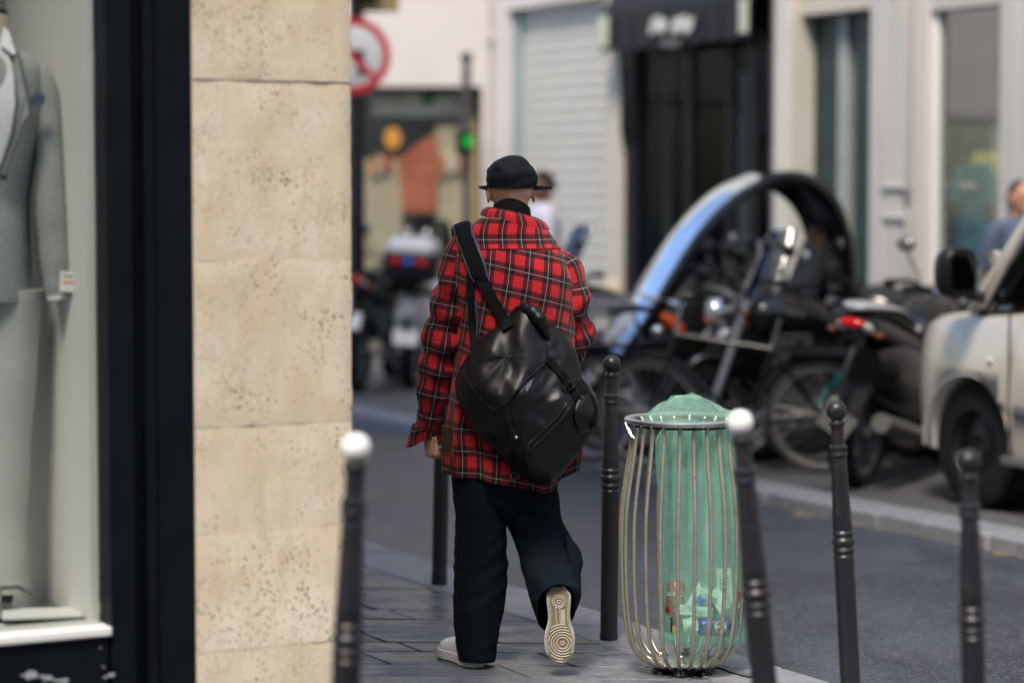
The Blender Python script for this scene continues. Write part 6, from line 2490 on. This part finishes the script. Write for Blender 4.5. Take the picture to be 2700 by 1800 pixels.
# greenhouse: dark glass body, painted pillars and roof
m = MB()
GH = [(.05, .80, 1.03, 1.04), (-.12, .83, 1.05, 1.20), (-.38, .83, 1.07, 1.52), (-.62, .80, 1.09, 1.78), (-.85, .79, 1.10, 1.86), (-2.0, .80, 1.12, 1.90), (-3.2, .78, 1.12, 1.86), (-3.6, .74, 1.10, 1.60)]
rings = []
for i in range(40):
    x, w, z0, z1 = crs(GH, i * (len(GH) - 1) / 39)
    t_ = max(0, (z1 - 1.05) / .85)
    rings.append([(x, -w, z0), (x, w, z0), (x, w - .10 * t_, z1 - .04), (x, w - .18 * t_, z1), (x, -w + .18 * t_, z1), (x, -w + .10 * t_, z1 - .04)])
m.loft(rings)
gh = m.build('windows', 'car_glass', van, angle=30)
m = MB()
rings = []
for i in range(20):
    x = -.62 - 2.95 * i / 19
    q = crs(GH, 3 + 4 * i / 19)
    w, z1 = q[1], q[3]
    x = q[0]
    rings.append([(x, -w + .08, z1 - .05), (x, w - .08, z1 - .05), (x, w - .09, z1 + .01), (x, w - .19, z1 + .035), (x, -w + .19, z1 + .035), (x, -w + .09, z1 + .01)])
m.loft(rings)
m.build('roof', 'car_paint', van, angle=40)
for s in (-1, 1):
    MB().tube([(.02, s * .835, 1.04), (-.14, s * .84, 1.22), (-.38, s * .83, 1.50), (-.62, s * .76, 1.78)], [.035, .032, .03, .03], 8, flat=.7).build('door_pillar', 'car_paint', van)
    MB().tube([(-.10, s * .865, 1.07), (-.22, s * .865, 1.22), (-.42, s * .85, 1.50), (-.60, s * .79, 1.74)], .016, 8).build('window_frame', 'car_paint', van)
    for x in (-1.35, -2.4):
        MB().tube([(x, s * .875, 1.10), (x, s * .80, 1.82)], .035, 8, flat=.6).build('door_pillar', 'black_plastic', van)
    for x in (-.36, -1.38, -2.5):
        MB().box((x, s * .9005, .68), (.006, .010, .72)).build('door_gap', 'print_black', van)
    m = MB(); hull(m, [(-.42, .010, .52, .58), (-.5, .016, .51, .585), (-1.3, .016, .51, .585), (-1.36, .010, .52, .58)], 10, 3, yoff=s * .905)
    m.build('rubbing_strip', 'trim_grey', van)
    MB().box((-1.4, s * .89, .285), (2.2, .03, .05)).build('side_sill', 'trim_grey', van, bevel=.01)
    MB().ball((-.20, s * .900, .80), (.022, .010, .012), 12, 8).build('side_marker', 'clear_lens', van)
    MB().box((-1.22, s * .91, .92), (.16, .025, .03)).build('door_handle', 'black_plastic', van, bevel=.008)
    mm = MB().tube([(-.12, s * .86, 1.12), (-.08, s * .96, 1.14)], .03, 8)
    mo = mm.build('mirror_arm', 'black_plastic', van)
    m = MB(); hull(m, [(-.14, .095, 1.135, 1.375), (-.10, .115, 1.12, 1.39), (-.02, .095, 1.14, 1.37), (.04, .04, 1.2, 1.3)], 22, 3.2, yoff=s * 1.03)
    mi = m.build('mirror_housing', 'black_plastic', van)
    MB().box((-.143, s * 1.03, 1.255), (.006, .16, .19)).build('mirror_glass', 'car_glass', mi, bevel=.004)
    MB().ball((.52, s * .60, .74), (.10, .16, .10), 16, 10).build('headlight', 'clear_lens', van)
m = MB(); m.box((.60, 0, .46), (.14, 1.1, .22)); m.build('bumper', 'trim_grey', van, bevel=.04)
# ================================================================== street furniture beyond the crossing
YS = 20.8
sc_ = at(930, 148, YS)
sign = thing('traffic_sign', 'round no-left-turn sign with red rim and slash, half behind the pier', 'sign', (sc_.x, YS, 0))
RSG = .325
zc = sc_.z
Mz = Matrix.Translation((0, 0, zc)) @ Matrix.Rotation(R(90), 4, 'X')
MB().lathe([(RSG, -.01), (RSG, .004), (RSG - .004, .006), (.01, .006)], 56, Mz).build('sign_plate', 'sign_white', sign, angle=40)
m = MB().lathe([(RSG - .002, .0062), (RSG - .002, .010), (RSG - .062, .010), (RSG - .062, .0062), (RSG - .002, .0062)], 56, Mz, False, False)
m.build('red_rim', 'sign_red', sign, angle=40)
MB().box((0, -.012, zc), (.05, .003, RSG * 2 - .10), rotm('Y', -45)).build('red_slash', 'sign_red', sign)
m = MB()
m.box((.07, -.0085, zc - .09), (.06, .002, .16)); m.box((-.0, -.0085, zc + .02), (.20, .002, .06))
m.add([(-.19, -.0085, zc + .02), (-.09, -.0085, zc - .06), (-.09, -.0085, zc + .10)], [(0, 1, 2)])
m.build('turn_arrow', 'print_black', sign, smooth=False)
MB().cyl((.0, .05, .0), (.0, .05, zc + .9), .038, n=18).build('post', 'iron_paint', sign)
tl = thing('traffic_light', 'traffic light head with olive backing above the round sign', 'traffic light', (at(950, 0, YS + .25).x, YS + .25, 0))
zt_ = at(950, 40, YS + .25).z
MB().box((.16, .05, zt_ + .34), (.34, .03, .62)).build('backing_board', 'olive_panel', tl, bevel=.02)
MB().box((.02, -.03, zt_ + .42), (.26, .16, .60)).build('housing', 'black_plastic', tl, bevel=.03)
for k in range(3):
    MB().lathe([(.075, 0), (.078, .02), (.07, .10)], 20, Matrix.Translation((.02, -.11, zt_ + .24 + .19 * k)) @ Matrix.Rotation(R(90), 4, 'X'), False, False).build('hood', 'black_plastic', tl)
    MB().ball((.02, -.115, zt_ + .24 + .19 * k), (.068, .02, .068), 16, 8).build('signal_lens', 'green_signal' if k == 0 else 'print_black', tl)
MB().cyl((-.02, .08, 0), (-.02, .08, zt_ + .7), .05, n=18).build('post', 'iron_paint', tl)
MB().box((-.02, .02, at(945, 600, YS).z), (.09, .10, .26)).build('push_box', 'black_plastic', tl, bevel=.01)
# slim post with low repeater signal
YR = 23.6
pr = at(1230, 148, YR)
rep = thing('signal_post', 'slim grey signal post with small green light and ball finial', 'traffic light', (pr.x, YR, 0))
MB().lathe([(.07, 0), (.075, .10), (.05, .16), (.043, .3), (.042, pr.z - .14), (.05, pr.z - .12), (.03, pr.z - .08)], 20).build('post', 'post_grey', rep)
MB().ball((0, 0, pr.z - .02), .062, 16, 10).build('finial', 'iron_paint', rep)
zr = at(1222, 375, YR).z
MB().box((-.02, -.10, zr), (.17, .13, .25)).build('signal_box', 'black_plastic', rep, bevel=.02)
MB().lathe([(.052, 0), (.055, .01), (.05, .07)], 18, Matrix.Translation((.02, -.165, zr + .0)) @ Matrix.Rotation(R(90), 4, 'X'), False, False).build('hood', 'black_plastic', rep)
MB().ball((.02, -.17, zr + .0), (.058, .02, .058), 16, 8).build('signal_lens', 'green_signal', rep)

# ================================================================== other people
def figure(name, label, loc, yaw, Hh, skin, top, bottom, hair, stride=.0, sleeve_short=True):
    o = thing('person', label, 'person', loc, yaw, None)
    s = Hh / 1.75
    b = MB()

    def V(x, y, z):
        return Vector((x, y, z)) * s

    def lm(P, n=14):
        pts = [tuple(p) + (r * s,) for p, r in P]
        q = [crs(pts, i * (len(pts) - 1) / 20) for i in range(21)]
        b.tube([a[:3] for a in q], [a[3] for a in q], n)
    b.ball(V(0, .01, 1.63), tuple(x * s for x in (.076, .096, .115)), 20, 14)
    b.ball(V(0, .035, 1.565), tuple(x * s for x in (.056, .062, .065)), 16, 10)
    b.tube([V(0, .095, 1.64), V(0, .115, 1.605)], [.010 * s, .015 * s], 8)
    for k in (-1, 1):
        b.ball(V(k * .08, .0, 1.62), tuple(x * s for x in (.010, .022, .034)), 10, 8)
    b.ball(V(0, .095, 1.555), tuple(x * s for x in (.022, .010, .008)), 10, 6)
    lm([(V(0, -.01, 1.60), .055), (V(0, -.01, 1.50), .056), (V(0, -.01, 1.42), .08), (V(0, -.01, 1.28), .125), (V(0, 0, 1.12), .12), (V(0, 0, .95), .13), (V(0, 0, .88), .12)])
    for k in (-1, 1):
        b.ball(V(k * .09, 0, 1.33), tuple(x * s for x in (.10, .10, .12)), 14, 10)
        lm([(V(k * .15, 0, 1.42), .05), (V(k * .20, 0, 1.36), .055), (V(k * .235, -.01, 1.14), .043), (V(k * .25, .03 + k * stride * .3, .95), .036), (V(k * .255, .06 + k * stride * .4, .84), .028)])
        hx = V(k * .258, .07 + k * stride * .45, .79)
        b.ball(hx, tuple(x * s for x in (.018, .036, .048)), 10, 8)
        for q in range(4):
            b.tube([hx + V(0, -.026 + .017 * q, -.03), hx + V(-k * .004, -.024 + .017 * q + .004, -.075), hx + V(-k * .016, -.02 + .016 * q + .008, -.105 + .006 * abs(q - 1.5))], [.009 * s, .0085 * s, .007 * s], 6)
        b.tube([hx + V(0, .03, .02), hx + V(-k * .006, .052, -.015), hx + V(-k * .01, .056, -.05)], [.011 * s, .010 * s, .008 * s], 6)
        fy = k * stride
        lm([(V(k * .09, 0, .90), .088), (V(k * .10, fy * .4, .68), .075), (V(k * .10, fy * .7 + .02, .48), .055), (V(k * .10, fy * .9 - .01, .30), .052), (V(k * .10, fy, .09), .036)])
        b.ball(V(k * .105, fy + .06, .04), tuple(x * s for x in (.045, .125, .042)), 12, 8)
    me = voxel(b, .011, 'body', 3)
    bo = mkobj('body', me, skin, o, angle=180)
    m = MB()
    rings = []
    for i in range(26):
        q = crs([(.88, .185, .125), (1.0, .18, .125), (1.15, .175, .13), (1.30, .195, .14), (1.40, .185, .12), (1.46, .12, .085), (1.49, .075, .07)], i * 6 / 25)
        rings.append([Vector((q[1] * math.cos(a) * (1 + .03 * noise.noise((math.cos(a) * 3, math.sin(a) * 3, q[0] * 8))), -.005 + q[2] * math.sin(a), q[0])) * s for a in [2 * PI * k / 32 for k in range(32)]])
    m.loft(rings, False, False)
    for k in (-1, 1):
        m.tube(smooth_path([V(k * .13, 0, 1.42), V(k * .20, 0, 1.38), V(k * .232, -.005, 1.24), V(k * .242, -.005, 1.12)], 14), [.05 * s, .062 * s] + [.066 * s] * 12, 18, cap=False)
    m.build('shirt', top, o, angle=70)
    m = MB()
    for k in (-1, 1):
        fy = k * stride
        m.tube(smooth_path([V(k * .085, 0, .93), V(k * .095, fy * .3, .76), V(k * .10, fy * .7 + .01, .48), V(k * .10, fy * .9, .28), V(k * .10, fy, .06)], 24), [.105 * s - .0013 * s * i for i in range(24)], 20)
    m.ball(V(0, 0, .90), tuple(x * s for x in (.18, .125, .13)), 24, 12)
    m.build('trousers', bottom, o, angle=70)
    for k in (-1, 1):
        m = MB(); hull(m, [(-.08, .03, 0, .06), (-.04, .042, 0, .09), (.06, .046, 0, .085), (.15, .046, 0, .055), (.20, .02, .005, .03)], 16)
        m.xform(Matrix.Translation((k * .105 * s, k * stride * s, 0)) @ Matrix.Rotation(R(90), 4, 'Z'))
        m.build('shoe', 'shoe_white' if k else 'rubber', o)
        MB().ball(V(k * .03, .098, 1.645), .011 * s, 10, 6).build('eye', 'print_black', bo)
    hb = MB()
    rings = []
    for i in range(12):
        t_ = PI / 2 * i / 11
        rings.append([V(.082 * math.cos(t_) * math.cos(a), -.004 + .102 * math.cos(t_) * math.sin(a) - .012, 1.625 - .035 * max(0, -math.sin(a)) * (1 - i / 11) + .035 * max(0, math.sin(a)) * (1 - i / 11) + .128 * math.sin(t_)) for a in [2 * PI * k / 28 for k in range(28)]])
    hb.loft(rings, True, True)
    hb.build('hair', hair, o, angle=70)
    return o


pd = at2(1246, 800, 20.4)
figure('pedestrian', 'distant pedestrian in pale lilac T-shirt behind the walking man', (pd.x, 20.4, 0), R(98), 1.86, 'skin_dark', 'tee_lilac', 'print_black', 'hair_dark', .12)
pm2 = at2(2338, 800, 17.0)
figure('pedestrian', 'dark-haired man in slate blue T-shirt beyond the silver van', (pm2.x, 17.0, 0), R(200), 1.76, 'skin', 'shirt_slate', 'print_black', 'hair_dark', .05)

# ================================================================== clothes in the far shop window
def tee(label, px, yt, Yd, w, mat, stripe=None, long_=.72):
    p = at(px, yt, Yd)
    o = thing('hanging_garment', label, 'garment', (p.x, Yd, 0), UA, 'garments hanging in the far shop window')
    m = MB()
    rings = []
    for i in range(18):
        f = i / 17
        z = p.z - long_ * f
        ww = w * (.55 + .45 * sstep(0, .12, f)) * (1 + .05 * f)
        rings.append([(.07 * math.cos(a) * (1 - .3 * f) + .012 * noise.noise((a, f * 4, px)), ww * math.sin(a), z) for a in [2 * PI * k / 24 for k in range(24)]])
    m.loft(rings)
    m.build('garment_body', mat, o, angle=70)
    for s in (-1, 1):
        m = MB().tube([(0, s * w * .75, p.z - .03), (0, s * w * 1.12, p.z - .16), (0, s * w * 1.22, p.z - .30)], [.06, .065, .07], 14)
        m.build('garment_sleeve', mat, o)
    MB().tube([(0, 0, p.z + .0), (0, 0, p.z + .06), (.02, .01, p.z + .09), (0, .02, p.z + .11)], .005, 6).build('hanger_hook', 'chrome', o)
    if stripe:
        MB().box((-.076, 0, p.z - .16), (.004, w * 1.2, .05)).build('chest_print', stripe, o)
    return o


Yw = FO.y + UD.y * fs(2560) + VD.y * .02
tee('dark T-shirt with pale chest print hanging in the shop window', 2535, 430, Yw + .45, .20, 'print_black', 'print_grey', .62)
tee('teal T-shirt hanging in the shop window beside the yellow one', 2572, 432, Yw + .22, .17, 'print_teal', 'sign_white', .95)
tee('yellow T-shirt hanging in the shop window', 2620, 400, Yw + .15, .19, 'print_yellow', None, .95)

# ================================================================== suit on a tailor's dummy in the corner shop window
YM = 6.92
pm('suit_dark', (.07, .075, .072), .85, 0, .3, .1, 60)
MBs = at(-28, 900, YM)
dum = thing('suit_dummy', 'grey suit jacket with white shirt on a headless dummy behind the shop glass', 'mannequin', (MBs.x, YM, SILL))


def mp(px, py, dy=0.0):
    return at(px, py, YM + dy) - Vector((MBs.x, YM, SILL))


MPX = FOCAL / YM
CXM = -28


def mring(y, rpx, b, dy=0.0, n=40, ex=2.3):
    c = mp(CXM, y, dy)
    a = (rpx - CXM) / MPX
    return supere((c.x, c.y, c.z), a, b, n, ex)


JR = [(792, 82, .125), (740, 81, .125), (680, 80, .122), (600, 78, .115), (523, 76, .108), (430, 90, .116), (340, 108, .122), (270, 118, .12), (215, 118, .112), (180, 112, .10), (155, 90, .085), (135, 58, .07), (118, 34, .06)]
m = MB()
rings = []
for i in range(64):
    q = crs(JR, i * 12 / 63)
    r_ = mring(q[0], q[1], q[2])
    rings.append([p + Vector((0, 0, 0)) + (Vector((p.x, p.y, 0)).normalized() * .004 * noise.noise(p * 9)) for p in r_])
m.loft(rings, True, True)
jac = m.build('jacket', 'suit_cloth', dum, angle=70)
for s in (1, -1):
    pts = []
    for (x, y, r, dy) in ((82, 186, 20, .0), (106, 206, 31, .0), (124, 270, 34, .0), (128, 340, 33, -.01), (132, 430, 36, -.02), (134, 523, 40, -.03), (140, 620, 40, -.035), (147, 706, 38, -.04), (150, 755, 33, -.045), (152, 772, 32, -.045)):
        p = mp(x, y, dy)
        if s < 0:
            p.x = -p.x
        pts.append(tuple(p) + (r / MPX,))
    q = [crs(pts, i * 9 / 49) for i in range(50)]
    mm = MB().tube([a[:3] for a in q], [a[3] * (1 + .02 * math.sin(i * .9)) for i, a in enumerate(q)], 22)
    mm.build('jacket_sleeve', 'suit_cloth', jac)
    cu_ = [Vector(q[-2][:3]), Vector(q[-1][:3]) + Vector((.002 * s, 0, -.018))]
    MB().tube(cu_, 30 / MPX, 20).build('shirt_cuff', 'shirt_white', jac)
# white shirt front in the V, neck, lapels, pocket square, buttons
yf = -.128
m = MB()
vpts = [(-52, 118, -.062), (16, 118, -.062), (36, 200, -.100), (40, 275, -.116), (28, 350, -.116), (2, 430, -.112), (CXM, 480, -.110), (-58, 430, -.112), (-84, 350, -.116), (-96, 275, -.116), (-92, 200, -.100)]
n = len(vpts)
fr_ = [mp(x, y, d - .006) for x, y, d in vpts]
bk_ = [mp(x, y, d + .03) for x, y, d in vpts]
m.add(fr_ + [mp(CXM, 300, -.135)], [(i, (i + 1) % n, n) for i in range(n)])
m.loft([fr_, bk_], False, False)
m.build('shirt_front', 'shirt_white', dum, angle=60)
m = MB().tube([mp(CXM, 150, -.0), mp(CXM, 95, .0), mp(CXM, 38, .0)], [.062, .056, .054], 28)
m.build('neck', 'mannequin_skin', dum)
MB().lathe([(.055, 0), (.05, .012), (.01, .016)], 24, Matrix.Translation(mp(CXM, 38, 0))).build('neck_cap', 'black_paint', dum)
for s in (1, -1):
    L = [(20, 92, -.055), (40, 140, -.085), (36, 150, -.10), (22, 122, -.085)]
    q = [mp(CXM + (x - CXM) * s, y, d) for x, y, d in [(10, 70, -.05), (24, 85, -.052), (42, 142, -.095), (33, 144, -.10), (0, 118, -.085)]]
    m = MB().loft([q, [p + Vector((0, .006, 0)) for p in q]])
    m.build('shirt_collar', 'shirt_white', dum, smooth=False)
    lap = [(30, 110, -.07), (46, 130, -.085), (72, 250, -.122), (80, 300, -.13), (58, 330, -.134), (30, 420, -.132), (12, 470, -.128), (8, 455, -.13), (38, 350, -.132), (50, 272, -.128), (46, 200, -.112)]
    q = [mp(CXM + (x - CXM) * s, y, d - .004) for x, y, d in lap]
    m = MB().loft([q, [p + Vector((0, .012, 0)) for p in q]])
    lo_ = m.build('lapel', 'suit_cloth', jac, smooth=False)
    MB().tube([p + Vector((0, -.001, 0)) for p in q[1:7]], .0022, 6).build('lapel_edge', 'suit_dark', lo_)
q = [mp(x, y, -.112) for x, y in ((78, 276), (114, 276), (117, 250), (100, 246), (84, 254))]
MB().loft([q, [p + Vector((0, .01, 0)) for p in q]]).build('pocket_square', 'shirt_slate', jac, smooth=False)
MB().lathe([(.011, 0), (.011, .004), (.007, .005)], 16, Matrix.Translation(mp(10, 466, -.125)) @ Matrix.Rotation(R(90), 4, 'X')).build('button', 'print_black', jac)
tg = mp(183, 743, -.085)
to_ = MB().box(tg, (.055, .002, .058), rotm('Y', 3)).build('price_tag', 'paper_white', jac, bevel=.0005)
MB().box(tg + Vector((.0, -.0015, .016)), (.032, .0008, .006)).build('tag_print', 'print_grey', to_)
MB().box(tg + Vector((.0, -.0015, -.002)), (.036, .0008, .008)).build('tag_print', 'print_orange', to_)
m = MB()
for s in (-1, 1):
    c0, c1 = mp(CXM, 760), mp(CXM, 1580)
    hw = .075
    pts = [(c0.x + s * .07, c0.y, c0.z, .085), (c0.x + s * .055, c0.y, c0.z - .3, .070), (c0.x + s * .04, c0.y, c1.z + .25, .060), (c0.x + s * .035, c0.y, max(.012, c1.z + .05), .058)]
    q = [crs(pts, i * 3 / 29) for i in range(30)]
    m.tube([a[:3] for a in q], [a[3] * (1 + .025 * math.sin(i * .8 + s)) for i, a in enumerate(q)], 22)
m.build('trousers', 'trouser_light', dum, angle=70)
MB().lathe([(.17, .0), (.17, .008), (.02, .014), (.018, .2)], 30, Matrix.Translation((0, .03, 0))).build('stand', 'chrome', dum)
MB().box((.16, -.1, .006), (.22, .14, .008), rotm('Z', 12)).build('leaflet', 'paper_white', dum, bevel=.001)
